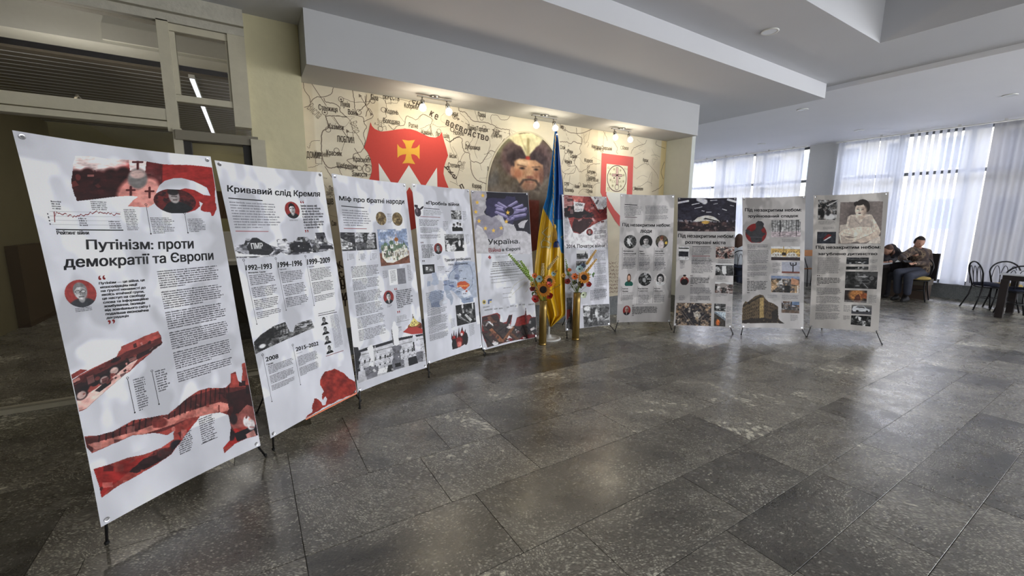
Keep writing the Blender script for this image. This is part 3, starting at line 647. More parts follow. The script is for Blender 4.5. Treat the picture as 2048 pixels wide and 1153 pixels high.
def lab(C, s, x0, y0, x1, y1, mb=None, hh=.078, dz=0):
    a, b = W2(C(x0, y0)), W2(C(x1, y1)); zc = (a[1]+b[1])/2; V, _ = glyphs(s); f = V.max(0)-V.min(0)
    pa = W2(C(x0, y0)); h = hh*f[1]
    A = pa[0]; Bx = b[0]; z0 = zc-h/2; mn = V.min(0); q = (V-mn)/f
    for dx in (-.001, .001): (TX if mb is None else mb).add([mp_(A+u*(Bx-A)+dx, z0+v*h, 3) for u, v in q], _)
for a in ((M1,"Луків",388,268,480,308),(M1,"Стенжиця",178,300,360,352),(M1,"Воїнь",462,340,556,378),(M1,"Біла",682,200,750,236),(M1,"БЕРЕСТЯ",798,190,952,232),(M1,"Кобринь",1003,282,1132,330),(M1,"Кодень",822,335,942,378),(M1,"Володава",800,428,958,474),(M1,"Ратне",1046,468,1134,504),
          (M1,"Казімєж",275,474,424,520),(M1,"ЛЮБЛИН",355,598,520,642),(M1,"Красник",255,735,404,780),(M1,"ДОМИР",62,758,204,794),(M1,"Красност",512,800,678,840),(M1,"Щебрешин",355,860,552,900),(M1,"Замостя",497,935,644,970),(M1,"Камінь",1168,535,1265,570),(M1,"Лю",1303,560,1345,580),(M1,"Степань",1422,850,1535,885),
          (M2,"Лахва",303,196,390,238),(M2,"Давид-Городок",192,350,418,402),(M2,"Тура",468,400,538,436),(M2,"Дубровиця",165,560,330,602),(M2,"Корець",245,990,348,1022),(M2,"Нобель",40,395,152,440),(M2,"Пінськ",0,190,90,215),(M2,"Олевськ",410,795,480,830),
          (M1,"шів",1380,570,1430,595),(M1,"ійськ",1435,762,1505,790),(M4,"Стой",2,395,55,425),(M4,"Ріпки",82,442,140,468),(M4,"Седнів",112,495,185,525),(M4,"Чернігів",48,560,130,582),(M4,"Новгород-Сіверський",348,395,568,440),(M4,"Оскол",688,405,750,430),(M4,"Короп",270,548,357,575),(M4,"Батурин",300,672,385,696),
          (M4,"Борзна",312,735,385,760),(M4,"Ніжин",160,828,212,850),(M4,"Івангород",250,825,355,850),(M4,"Остер",30,796,98,824),(M4,"Козелець",50,872,152,895),(M4,"Курськ",912,545,968,568),(M4,"Миропілля",818,855,910,882),(M4,"Ічня",310,882,355,905),(M4,"Гомель",0,170,40,195)): lab(*a, hh=.09 if a[0] is M1 and a[1].isupper() else .078)
for a in ((M2,"(1648-49)",458,448,570,472),(M4,"(1648-49)",380,425,450,445),(M4,"(1648-49, 1663-68)",290,765,420,785)): lab(*a, mb=TX2, hh=.07)
wtext(TX2, "Висла", M1(75, 320), M1(215, 372), rot=-.72, hc=.12); wtext(TX2, "Вепр", M1(470, 485), M1(580, 525), rot=-1.15, hc=.11); wtext(TX2, "Буг", M1(735, 440), M1(800, 476), rot=1.35, hc=.11); wtext(TX2, "Горинь", M2(90, 765), M2(190, 800), rot=1.25, hc=.08)
for C, ch, x, y, r in ((M1,'е',1095,248,-.3),(M1,'н',1132,282,-.4),(M1,'с',1172,318,-.4),(M1,'к',1265,375,-.45),(M1,'е',1310,403,-.35),(M1,'в',1418,462,-.3),(M1,'о',1460,482,-.3),(M1,'є',1507,500,-.3),(M2,'в',120,375,-.3),(M2,'о',170,400,-.3),(M2,'д',218,418,-.25),(M2,'с',266,437,-.2),(M2,'т',313,450,-.15),(M2,'в',358,465,-.1),(M2,'о',405,477,-.1),
        (M1,'ь',1412,888,.9),(M1,'к',1448,932,.9),(M1,'е',1483,978,.9),(M2,'п',130,1010,.5)):
    c = C(x, y); wtext(TX, ch, (c[0]-3.0, c[1]-3), (c[0]+3.0, c[1]+3), bold=.004, rot=r, hc=.12)
A3 = crop(420, 310, .2689)
for ch, x, y, r in (('к',965,820,.4),('с',975,893,.35),('п',985,948,.1),('ь',989,985,0),('и',1000,1052,.1),('т',1006,1110,.0)):
    c = A3(x, y); wtext(TX, ch, (c[0]-4.6, c[1]-4), (c[0]+4.6, c[1]+4), bold=.004, rot=r, hc=.15)
lab(A3, "По", 885, 235, 915, 265); lab(A3, "зис", 865, 275, 915, 300, mb=TX2); lab(A3, "шів", 868, 325, 918, 350, hh=.12); lab(A3, "Сян", 905, 498, 940, 520); lab(A3, "Красник", 780, -12, 880, 8, mb=TX2)
TX.build('lettering', ink, mur, kind='stuff'); TX2.build('small_lettering', ink2, mur, kind='stuff')
# red script block low on the mural, between two banners
q = MB(); r5 = random.Random(9)
for k in range(9):
    for j in range(16):
        p0 = W2((1219+j*1.1, 527+k*7.2)); ribbon(q, [(p0[0]+r5.uniform(-.02, .02), p0[1]-r5.uniform(-.02, .025)), (p0[0]+r5.uniform(-.03, .03), p0[1]+r5.uniform(-.02, .03))], .009, 2)
q.build('old_script', mat('script_red', (110, 58, 50), .8), mur)
# red shield with golden cross and white crown of teeth
red = mat('shield_red', (196, 64, 54), .75, var=.06, scale=40); wht = mat('shield_white', (226, 226, 218), .75, var=.03); gold = mat('shield_gold', (224, 168, 50), .7, var=.05)
S = [(678,455),(690,490),(718,520),(775,545),(850,538),(930,524),(1000,517),(1060,520),(1120,538),(1180,568),(1240,595),(1300,603),(1340,585),(1362,548),(1385,640),(1405,705),(1422,775),(1400,830),(1382,890),(1378,950),(1395,1010),(1425,1080),(1440,1200),(1380,1330),(1250,1430),(1120,1470),(1046,1500),(960,1470),(830,1430),(700,1330),(640,1200),(640,1060),(672,990),(690,930),(690,870),(676,800),(650,745),(615,700),(635,640),(658,550)]
q = MB(); polylay(q, [W2(M1(*p)) for p in S], 4); q.build('shield', red, mur)
q = MB(); P = [(755,848),(908,1086),(1045,868),(1186,1092),(1315,890),(1320,1110),(1190,1310),(1050,1078),(905,1310),(765,1070)]; polylay(q, [W2(M1(*p)) for p in P], 5); q.build('shield_teeth', wht, mur)
P = [(980,622),(1040,632),(1104,626),(1082,662),(1068,705),(1100,706),(1125,695),(1148,668),(1148,812),(1122,778),(1096,764),(1066,762),(1075,805),(1106,858),(1040,848),(982,852),(1010,812),(1020,762),(985,766),(960,776),(936,796),(934,664),(955,692),(985,708),(1020,708),(1008,665)]
q = MB(); polylay(q, [W2(M1(*p)) for p in P], 5); q.build('shield_cross', gold, mur)
# painted oval portrait (a generic moustached man in a feathered fur hat)
pc = W2((1055, 388)); pw = W2((1128, 388))[0]-pc[0]; pt = W2((1055, 264))[1]-pc[1]
k = Cv(150, 250, (104, 92, 74)); k.mottle([(120, 106, 84), (88, 76, 62), (96, 92, 86)], 4, 3, 2.2).noise(.14, 9, 2)
k.Y = (k.Y-.135)/.72+.17
k.ell(.30, .17, .22, .13, (132, 134, 92), .8).ell(.55, 1.02, .80, .50, (112, 100, 86), .3).ell(.70, .9, .4, .3, (118, 106, 90), .7)
k.mottle([], 3).ell(.66, .30, .17, .22, (92, 74, 72), .3, .15).ell(.34, .30, .17, .2, (106, 78, 74), .35, -.1).ell(.50, .235, .29, .135, (86, 66, 66), .25).ell(.50, .30, .255, .125, (58, 44, 46), .25)
k.poly([(.42,.17),(.22,.05),(.30,.02),(.42,.01),(.55,.0),(.70,.02),(.66,.12),(.58,.18),(.50,.27)], (226, 218, 176), .05, 2).line([(.50, .06), (.51, .25)], .015, (170, 156, 112)).line([(.40, .04), (.50, .25)], .012, (190, 180, 140))
k.ell(.50, .275, .03, .022, (176, 60, 48), .4).ell(.51, .31, .02, .016, (150, 60, 50), .4)
k.poly([(.33,.33),(.40,.29),(.60,.29),(.70,.34),(.70,.44),(.66,.52),(.60,.60),(.52,.63),(.44,.60),(.37,.53),(.33,.44)], (206, 158, 120), .03, 5)
k.ell(.43, .33, .08, .03, (226, 190, 150), .9).ell(.37, .46, .07, .05, (196, 132, 98), .8).ell(.63, .46, .06, .05, (176, 118, 88), .8).ell(.52, .44, .035, .055, (222, 176, 136), .6).ell(.53, .49, .05, .018, (150, 92, 72), .6).ell(.68, .46, .03, .10, (140, 96, 76), .8)
k.line([(.375, .36), (.48, .374)], .009, (92, 66, 54)).line([(.56, .374), (.655, .36)], .009, (92, 66, 54)).ell(.43, .395, .035, .012, (70, 54, 46), .4).ell(.61, .395, .032, .012, (70, 54, 46), .4).ell(.43, .395, .012, .009, (24, 20, 20), .3).ell(.61, .395, .012, .009, (24, 20, 20), .3)
k.ell(.31, .43, .025, .05, (190, 138, 108), .5).line([(.53, .515), (.45, .525), (.405, .585)], .019, (84, 66, 56)).line([(.53, .515), (.61, .525), (.65, .58)], .018, (84, 66, 56)).line([(.48, .545), (.57, .545)], .010, (140, 78, 68)).ell(.52, .60, .09, .05, (168, 124, 98), .6)
k.poly([(.38,.60),(.50,.66),(.64,.60),(.70,.68),(.55,.74),(.34,.70)], (92, 80, 70), .04, 8)
k.poly([(.0,.62),(.30,.62),(.40,.70),(.52,.74),(.60,.70),(.70,.60),(1,.66),(1,2),(0,2)], (112, 100, 86), .05, 9).put((fbm(250, 150, 7, 4)-.45)*3*(k.Y > .64), (128, 114, 98)).put(((k.Y > .75) & (k.X > .42) & (k.X < .66)).astype(float)*.8, (140, 62, 54)).put(np.exp(-((k.X-.5)/.02)**2)*(k.Y > .7)*.6, (90, 44, 40))
k.Y = (np.arange(k.h)+.5)[:, None]/k.h*np.ones((1, k.w)); k.blur(3)
k.c += ((fbm(250, 150, 30, 3, 2)-.5)*46)[..., None]*((k.Y < .5)[..., None]*.6+.4); k.noise(.10, 14, 7).cutell()
ink_mesh('portrait', lambda u, v: np.stack([pc[0]-pw+2*pw*u, np.full_like(u, MUR_Y-.0036), pc[1]+pt-2*pt*v], -1), k, mur, k=1.0)
q = MB(); ribbon(q, [(pc[0]+pw*1.0*math.cos(a), pc[1]+pt*1.0*math.sin(a)) for a in np.linspace(0, 2*PI, 72)[:-1]], .022, 6, True); q.build('portrait_rim', mat('rim_cream', (206, 196, 168), .7), mur)
# red and white pennant with a cross seal
B1 = crop(1000, 230, .2082); B3 = crop(1220, 370, .13875)
q = MB(); P = [(1203.4,306.5),(1266.7,314.4),(1264,400),(1262,440),(1250,462),(1241,456),(1230,442),(1220,425),(1209,404),(1201,385)]; polylay(q, [W2(p) for p in P], 4); q.build('pennant', mat('pennant_red', (206, 92, 88), .75, var=.04), mur)
q = MB(); P = [(1213,328),(1255.2,332.6),(1253,388),(1251,445),(1240,432),(1229,420),(1218,402),(1212.5,390)]; polylay(q, [W2(p) for p in P], 5); q.build('pennant_field', wht, mur)
q = MB(); P = [M4(510,592), M4(742,618), M4(730,918), M4(500,900)]; polylay(q, [W2(p) for p in P], 6); q.build('seal_paper', mat('seal_cream', (232, 226, 198), .75), mur)
c = W2(M4(622, 755)); rx = W2(M4(724, 755))[0]-c[0]; rz = W2(M4(622, 612))[1]-c[1]
q = MB(); ribbon(q, [(c[0]+rx*math.cos(a), c[1]+rz*math.sin(a)) for a in np.linspace(0, 2*PI, 50)[:-1]], .013, 7, True)
for (a, b) in (((614,632),(636,632)),): pass
def qd(x0, y0, x1, y1, w=.008): ribbon(q, [W2(M4(x0, y0)), W2(M4(x1, y1))], w, 7)
for L_ in ((614,632,614,830),(636,634,636,830),(614,632,636,634),(568,704,568,726),(568,704,614,706),(636,708,680,712),(680,712,680,730),(568,726,614,728),(636,730,680,732)): qd(*L_)
ring(q, W2(M4(622, 850)), .042, .008, 7); disc(q, W2(M4(592, 748)), .016, 7, 6); disc(q, W2(M4(652, 752)), .016, 7, 6)
q.build('seal_line', mat('seal_ink', (96, 62, 66), .8), mur)
q = MB(); ribbon(q, [W2(M4(625, 640)), W2(M4(625, 828))], .030, 7); ribbon(q, [W2(M4(572, 716)), W2(M4(676, 720))], .026, 7); q.build('seal_cross', mat('seal_pink', (214, 178, 172), .8), mur)
q = MB()
for x, y in ((592,652),(660,665),(550,705),(696,718),(552,770),(693,785),(575,833),(665,838)):
    cc = W2(M4(x, y))
    for a in range(4): ribbon(q, [(cc[0]-.024*math.cos(a*PI/4), cc[1]-.024*math.sin(a*PI/4)), (cc[0]+.024*math.cos(a*PI/4), cc[1]+.024*math.sin(a*PI/4))], .006, 7)
def l2(s, x0, y0, x1, y1):
    a, b = W2(M4(x0, y0)), W2(M4(x1, y1)); V, T_ = glyphs(s); mn, mx = V.min(0), V.max(0)
    q.add([mp_(a[0]+(v[0]-mn[0])/(mx-mn)[0]*(b[0]-a[0]), b[1]+(v[1]-mn[1])/(mx-mn)[1]*(a[1]-b[1]), 7) for v in V], T_)
l2("Б", 522, 622, 545, 648); l2("ХЦ", 700, 635, 738, 662); l2("В", 518, 850, 542, 885); l2("З", 690, 862, 716, 892); l2("ЕХ", 568, 772, 606, 802); l2("МС", 640, 775, 680, 805)
q.build('seal_star', mat('seal_olive', (168, 160, 120), .8), mur)

# ------------------------------------------------------------------ twin spotlights under the soffit
steel = mat('brushed_steel', (150, 148, 144), .3, metal=1.0, var=.05)
bulb_m = mat('lit_bulb', (255, 240, 205), emit=9.0)
for i, (pc_, b0, b1) in enumerate((((869,189),(850,208),(887,214)), ((1089,230),(1073,247),(1101,250)), ((1243,257),(1231,270),(1254,274)))):
    c = onZ(*pc_, ZS); c[1] = 4.70; c[0] = onY(*pc_, 4.70)[0]
    t = empty('twin_spotlight', (c[0], c[1], ZS), ['twin bulb ceiling spotlight above the red shield', 'twin bulb ceiling spotlight left of the flag pole tip', 'twin bulb ceiling spotlight above the red pennant'][i], 'spotlight', 'twin bulb spotlights over the mural')
    q = MB(); q.box((c[0]-.20, 4.685, ZS-.035), (c[0]+.20, 4.715, ZS-.022)); q.build('bar', steel, t)
    q = MB(); q.lathe((c[0], 4.70, ZS-.022), [(.05, 0), (.055, .01), (.055, .022)], 20); q.build('canopy', steel, t, smooth=True)
    for sgn, b in ((-1, b0), (1, b1)):
        x = c[0]+sgn*.145; bp_ = np.array([x+sgn*.01, 4.66, ZS-.16])
        a0 = np.array([x, 4.70, ZS-.035]); ax = (a0-bp_)/np.linalg.norm(a0-bp_)
        q = MB(); q.tube([a0, a0-ax*.03], .007); q.lathe(a0-ax*.09, [(.024, 0), (.024, .05), (.012, .062)], 16, ax); sk = q.build('socket', steel, t, smooth=True)
        q = MB(); q.lathe(a0-ax*.165, [(.001, 0), (.018, .004), (.034, .018), (.039, .036), (.034, .055), (.022, .075), (.017, .082)], 18, ax); q.build('bulb', bulb_m, sk, smooth=True)
        L = bpy.data.lights.new('bulb_light', 'POINT'); L.energy = 4.2; L.color = (1, .87, .66); L.shadow_soft_size = .04
        lo = bpy.data.objects.new('bulb_light', L); COL.objects.link(lo); p_ = a0-ax*.21; lo.location = tuple(p_)
# ------------------------------------------------------------------ the ten exhibition banners on X stands
A1 = crop(0, 240, .3644); A2 = crop(80, 620, .4252); A4 = crop(460, 580, .2775); A5 = crop(650, 340, .2081); A6 = crop(670, 560, .2081)
A7 = crop(800, 360, .1734); A8 = crop(820, 540, .1648); B2 = crop(1000, 460, .2168); B4 = crop(1220, 520, .14745); B5 = crop(1470, 370, .1611); B6 = crop(1470, 520, .16475)
KP = 1.45          # printed inks: display value of the photograph -> paper albedo
vinyl_back = mat('vinyl_back', (186, 186, 186), .6)
rod = mat('black_rod', (22, 22, 24), .4); rubber = mat('rubber_tip', (14, 14, 14), .8); eyelet = mat('eyelet_metal', (190, 190, 192), .25, metal=1.0)
BLK = (28, 28, 32); TXT = (74, 74, 80); RED = (160, 42, 38)
def tagmat(c, nm):
    L_ = float(lin(c)@np.array([.21, .72, .07])); f_ = (max(L_, 1e-4)/.5)**.2; c = tuple(255*(x/255)*f_**.45 for x in c)
    return mat(nm, c, .42, var=.04, scale=120, k=KP, spec=.2)
class Banner:
    def __init__(s, tl, tr, bl, br, label, feet=(None, None), zb=.12, white=(188, 189, 195), side=1.8, sag=.010, warm=0):
        s.px = (tl, tr, bl, br)
        pb = [onZ(*bl, zb), onZ(*br, zb)]; top = []
        for p, t in zip(pb, (tl, tr)):
            d = ray(*t); d = d/np.linalg.norm(d); o = CC-p; bb = o@d; cc = o@o-side*side; disc = max(bb*bb-cc, 0)
            top.append(CC+d*(-bb+math.sqrt(disc)))
        s.BL, s.BR = pb; s.TL, s.TR = top; s.sag = sag
        n = np.cross(s.BR-s.BL, s.TL-s.BL); s.n = n/np.linalg.norm(n)      # towards the viewer
        if s.n@(CC-s.BL) < 0: s.n = -s.n
        s.W = np.linalg.norm(s.BR-s.BL); s.H = side
        # homography photo point -> (u, v)
        A = []; 
        for (x, y), (u, v) in zip(s.px, ((0, 0), (1, 0), (0, 1), (1, 1))):
            A.append([x, y, 1, 0, 0, 0, -u*x, -u*y, -u]); A.append([0, 0, 0, x, y, 1, -v*x, -v*y, -v])
        s.Hm = np.linalg.svd(np.array(A))[2][-1].reshape(3, 3); s.Hi = np.linalg.inv(s.Hm)
        mid = (s.BL+s.BR)/2
        s.t = empty('banner_stand', (mid[0], mid[1], 0), label, 'banner', 'printed war exhibition banners on X stands')
        s.sheet = MB(); g = np.linspace(0, 1, 17); U, V = np.meshgrid(g, np.linspace(0, 1, 33))
        s.sheet.grid(s.P(U, 1-V, 0)); s.sheet.grid(s.P(1-U, 1-V, -.0012))
        b = s.P(np.array([0, 1, 1, 0]), np.array([0, 0, 1, 1]), 0)
        s.paper = s.build_sheet(white)
        for u, v in ((.03, .012), (.97, .012), (.03, .988), (.97, .988)):
            c = s.P(np.array(u), np.array(v), .001); q = MB(); q.lathe(c, [(.006, .0), (.0065, .0015), (.011, .002), (.012, 0)], 14, s.n); q.build('eyelet', eyelet, s.paper)
        s.stand(feet)
        s.lay = 1
    def P(s, U, V, off=0):
        U = np.asarray(U, float); V = np.asarray(V, float)
        e = s.sag*4*U*(1-U)*(1-2*V)/s.H; ue = s.sag*.7*4*V*(1-V)*(1-2*U)/s.W
        u = (U+ue)[..., None]; v = (V+e)[..., None]
        p = (1-v)*((1-u)*s.TL+u*s.TR)+v*((1-u)*s.BL+u*s.BR)
        bulge = .005*np.sin(PI*U)*np.sin(PI*V)-.006*np.abs(1-2*U)**3*np.abs(1-2*V)**3
        rip = .0016*np.sin(V*9+U*4)
        return p+s.n*(off+bulge+rip)[..., None] if np.ndim(off+bulge) else p+s.n*(off+bulge+rip)
    def uv(s, p):
        q = s.Hm@np.array([p[0], p[1], 1.0]); return q[0]/q[2], q[1]/q[2]
    def build_sheet(s, white):
        w, h = 110, 240; k = Cv(w, h, white)
        n1 = fbm(h, w, 3, 3+int(s.BL[0]*100) % 97, 4); k.c += ((n1-.5)*38)[..., None]
        n2 = fbm(h, w, 4, 11+int(s.BL[0]*100) % 89, 3, 1.6); k.put(((n2-.57)*22)*.55*(k.Y < .85), np.array(white)*1.10, al=False); k.put(((.44-n2)*22)*.5*(k.Y < .8), np.array(white)*.92, al=False)
        s.kv = k
        o = ink_mesh('sheet', lambda u, v: s.P(u, v, 0), k, s.t, k=KP)
        q = MB(); g = np.linspace(0, 1, 9); U, V = np.meshgrid(g, np.linspace(0, 1, 17)); q.grid(s.P(U, V, -.0012)); q.build('sheet_back', vinyl_back, o, smooth=True)
        return o
    def stand(s, feet):
        t = s.t; hub = (s.TL+s.TR+s.BL+s.BR)/4-s.n*.10; hub = hub-np.array([0, 0, .25])
        for (c, u, v) in ((s.TL, .03, .012), (s.TR, .97, .012)):
            e = s.P(np.array(u), np.array(v), -.006); q = MB(); q.tube([hub, hub*.5+e*.5-s.n*.02, e], [.007, .006, .004], 7); q.build('upper_arm', rod, t, smooth=True)
        for i, (u, v) in enumerate(((.03, .988), (.97, .988))):
            e = s.P(np.array(u), np.array(v), -.008); 
            if feet[i] is not None: f = onZ(*feet[i], .006)
            else: f = e+(e-hub)*.16; f = f.copy(); f[2] = .006; f = f+s.n*.05
            q = MB(); q.tube([hub, e, f], [.007, .0065, .006], 7); l = q.build('leg', rod, t, smooth=True)
            q = MB(); q.ball(f+np.array([0, 0, .005]), .011, 6); q.build('foot_cap', rubber, l, smooth=True)
        f = hub-s.n*.45; f = np.array([f[0], f[1], .006]); q = MB(); q.tube([hub, f], [.007, .006], 7); l = q.build('leg', rod, t, smooth=True)
        q = MB(); q.ball(f+np.array([0, 0, .005]), .011, 6); q.build('foot_cap', rubber, l, smooth=True)
        q = MB(); q.lathe(hub-s.n*.02, [(.03, 0), (.035, .01), (.03, .03), (.01, .04)], 14, s.n); q.build('hub', rubber, t)
        # cords from the arm tips to the eyelets
    def L(s): s.lay += 1; return .0003+.000018*s.lay
    def px_of(s, u, v):
        q = s.Hi@np.array([u, v, 1.0]); return q[0]/q[2], q[1]/q[2]
    def vat(s, u, y):      # v where the line u = const meets photo row y
        lo, hi = -.1, 1.1
        for _ in range(30):
            m = (lo+hi)/2
            if s.px_of(u, m)[1] < y: lo = m
            else: hi = m
        return lo
    def uat(s, v, x):
        lo, hi = -.1, 1.1
        for _ in range(30):
            m = (lo+hi)/2
            if s.px_of(m, v)[0] < x: lo = m
            else: hi = m
        return lo
    def box(s, a, b):      # centred box
        uc, vc = s.uv(((a[0]+b[0])/2, (a[1]+b[1])/2)); return s.uat(vc, a[0]), s.vat(uc, a[1]), s.uat(vc, b[0]), s.vat(uc, b[1])
    def lbox(s, a, b):     # box whose left edge carries the heights
        u0, v0 = s.uv(a); v1 = s.vat(u0, b[1]); return u0, v0, s.uat((v0+v1)/2, b[0]), v1
    def pic(s, a, b, cv, name='photo_print', k=KP):
        u0, v0, u1, v1 = s.box(a, b); off = s.L()
        return ink_mesh(name, lambda U, V: s.P(np.clip(u0+(u1-u0)*U, .003, .997), np.clip(v0+(v1-v0)*V, .002, .998), off), cv, s.paper, k=k)
    def picq(s, a, b, c, d, cv, name='photo_print', k=KP):      # four photo points tl, tr, bl, br
        q = [np.array(s.uv(p)) for p in (a, b, c, d)]; off = s.L()
        def f(U, V):
            u = U[..., None]; v = V[..., None]; w = (1-v)*((1-u)*q[0]+u*q[1])+v*((1-u)*q[2]+u*q[3]); return s.P(np.clip(w[..., 0], .003, .997), np.clip(w[..., 1], .002, .998), off)
        return ink_mesh(name, f, cv, s.paper, k=k)
    def flat(s, pts, col, name='ink_shape'):
        P = [s.uv(p) for p in pts]; off = s.L()+.0006; tri = tessellate_polygon([[Vector((x, y, 0)) for x, y in P]]); fs = []
        for t in tri:
            a, b, c = (np.array(P[i]) for i in t); cr = (b-a)[0]*(c-a)[1]-(b-a)[1]*(c-a)[0]; fs.append(tuple(t) if cr < 0 else (t[0], t[2], t[1]))
        q = MB(); q.add(s.P([p[0] for p in P], [p[1] for p in P], off), fs); return q.build(name, tagmat(col, 'ink_%d_%d_%d' % tuple(col)), s.paper)
    def text(s, st, a, b, col=BLK, bold=.0, name='title_lettering', c=None, d=None):
        """lettering box from photo points: a top-left, b bottom-right (c bottom-left, d top-right optional)"""
        V, T_ = glyphs(st); mn, mx = V.min(0), V.max(0); q = (V-mn)/(mx-mn); off = s.L()
        if c is None: u0, v0, u1, v1 = s.lbox(a, b); U = u0+q[:, 0]*(u1-u0); W_ = v1+(v0-v1)*q[:, 1]
        else:
            A_, B_, C_, D_ = (np.array(s.uv(p)) for p in (a, b, c, d)); x = q[:, :1]; y = 1-q[:, 1:]
            w = (1-y)*((1-x)*A_+x*D_)+y*((1-x)*C_+x*B_); U, W_ = w[:, 0], w[:, 1]
        mb = MB(); bold = min(bold, .045*abs(W_.max()-W_.min())*s.H/s.W)
        for du, dv in (((0, 0),) if not bold else ((-bold, -bold*.25), (bold, -bold*.25), (-bold, bold*.25), (bold, bold*.25))): mb.add(s.P(U+du, W_+dv, off), T_)
        return mb.build(name, tagmat(col, 'ink_%d_%d_%d' % tuple(col)), s.paper)
    def bar(s, a, b, h, col=BLK, mb=None, off=None):     # thin rule between two photo points, h in photo px
        (u0, v0), (u1, v1) = s.uv(a), s.uv(b); _, v2 = s.uv((a[0], a[1]+h)); dv = abs(v2-v0)/2; own = mb is None; mb = mb or MB(); off = off or s.L()
        g = np.linspace(0, 1, 13); U = np.concatenate([u0+(u1-u0)*g]*2); V = np.concatenate([v0+(v1-v0)*g+dv, v0+(v1-v0)*g-dv]); mb.add(s.P(U, V, off), [(i, i+1, i+14, i+13) for i in range(12)])
        if own: mb.build('rule', tagmat(col, 'ink_%d_%d_%d' % tuple(col)), s.paper)
    def vbar(s, a, b, col=BLK, w=.0022, ring=None, dot=True):
        (u0, v0), (u1, v1) = s.uv(a), s.uv(b); off = s.L(); wu = w/s.W/2; g = np.linspace(0, 1, 13); U = np.concatenate([u0+(u1-u0)*g-wu, u0+(u1-u0)*g+wu]); V = np.concatenate([v0+(v1-v0)*g]*2); mb = MB(); mb.add(s.P(U, V, off), [(i, i+1, i+14, i+13) for i in range(12)])
        if ring:
            n = 16; r0, r1 = ring, ring*.62
            vs = [(u0+r*math.cos(2*PI*k/n)/s.W, v0-r0/s.H+r*math.sin(2*PI*k/n)/s.H) for r in (r0, r1) for k in range(n)]
            mb.add(s.P([p[0] for p in vs], [p[1] for p in vs], off), [(k, n+k, n+(k+1) % n, (k+1) % n) for k in range(n)])
        if dot:
            n = 8; vs = [(u1+.004*math.cos(2*PI*k/n)/s.W, v1+.004*math.sin(2*PI*k/n)/s.H) for k in range(n)]; mb.add(s.P([p[0] for p in vs], [p[1] for p in vs], off), [tuple(range(n-1, -1, -1))])
        mb.build('timeline', tagmat(col, 'ink_%d_%d_%d' % tuple(col)), s.paper)
    def body(s, a, b, n, col=TXT, fill=.46, cpl=None, rag=.12, para=0, seed=0, name='body_text', last=True, al=0.0):
        """n lines of small running text as rows of letter-sized strokes between two photo points"""
        r = random.Random(seed*131+n+int(a[0]*7)); u0, v0, u1, v1 = s.lbox(a, b); off = s.L(); mb = MB(); lh = (v1-v0)/n
        w = (u1-u0); cw = lh*s.H*.36/s.W; VS = []; FS = []
        for i in range(n):
            if para and (i+1) % para == 0: continue
            end = u0+w*(1-r.random()*rag)
            if (para and (i+2) % para == 0) or (last and i == n-1): end = u0+w*r.uniform(.3, .8)
            u = u0+(al*(u1-end)); y = v0+lh*(i+.5); end = end+(al*(u1-end))
            while u < end:
                for c_ in range(r.choice((1, 2, 3, 4, 5, 6, 7, 8, 9, 5, 6, 7))):
                    if u > end: break
                    k = r.random(); h = lh*fill*(.5 if k < .8 else .66); up = lh*fill*(.22 if k > .9 else 0); b0 = len(VS)
                    x1 = u+cw*r.uniform(.62, .86); VS += [(u, y+h), (x1, y+h), (x1, y-h-up), (u, y-h-up)]; FS.append((b0, b0+1, b0+2, b0+3)); u += cw
                u += cw*.75
        if VS: mb.add(s.P([p[0] for p in VS], [p[1] for p in VS], off), FS); return mb.build(name, tagmat(col, 'ink_%d_%d_%d' % tuple(col)), s.paper, kind='stuff')
    def quote(s, a, b, close=False, col=RED): s.text('”' if close else '“', a, b, col, bold=.003, name='quote_mark')

def duo(w, h, seed, cols, sc=5, lo=(30, 18, 20), hi=(226, 160, 150), nz=.25, ay=1.0):
    k = Cv(w, h, (120, 120, 120)); k.mottle(cols, sc, seed, 5, ay); k.noise(nz, sc*2, seed+3, ay); return k.grade(lo, hi)
def gray(w, h, seed, cols=((60,)*3, (170,)*3, (30,)*3, (120,)*3), sc=5, nz=.3, ay=1.0, bg=(110,)*3):
    k = Cv(w, h, bg); k.mottle(cols, sc, seed, 6, ay); k.clutter(34, ((28,)*3, (70,)*3, (190,)*3, (120,)*3, (44,)*3), .16, seed); return k.noise(nz, sc*2, seed+9, ay)
def face(w, h, bg=(158, 56, 52), hair=(54, 50, 50), skin=(176, 172, 170), coat=(44, 44, 50), seed=0, glasses=False, round_=True, hairtop=.14, shirt=None, long_=False):
    k = Cv(w, h, bg)
    if long_: k.ell(.5, .46, .30, .40, hair, .15)
    k.ell(.5, 1.05, .48, .38, coat, .12)
    if shirt: k.poly([(.42, .68), (.58, .68), (.5, .98)], shirt)
    k.ell(.5, .70, .10, .14, [c*.82 for c in skin], .3).ell(.5, .40, .225, .30, hair, .12).ell(.5, .46, .19, .26, skin, .15)
    k.poly([(.31, .38), (.33, .22), (.5, .14), (.67, .22), (.69, .38), (.6, .28), (.42, .28)], hair)
    k.ell(.60, .50, .09, .20, [c*.72 for c in skin], .9).line([(.37, .41), (.46, .40)], .02, (52, 48, 48)).line([(.54, .40), (.63, .41)], .02, (52, 48, 48)).line([(.5, .43), (.48, .55)], .02, [c*.7 for c in skin]).line([(.43, .62), (.57, .62)], .022, [c*.5 for c in skin])
    if glasses:
        for cx in (.41, .59): k.ell(cx, .435, .085, .055, (70, 68, 68), .1).ell(cx, .435, .065, .04, [c*.95 for c in skin], .2)
    k.noise(.12, 9, seed)
    return k.cutell() if round_ else k

# ---- 1 -----------------------------------------------------------------------------------------------------------
b = Banner((25.5, 260), (422.7, 312.9), (203.3, 1055.8), (522.2, 892), 'nearest and largest banner at far left, with red torn-edge photo collages', ((214, 1088), (531, 912.5)), sag=.014)
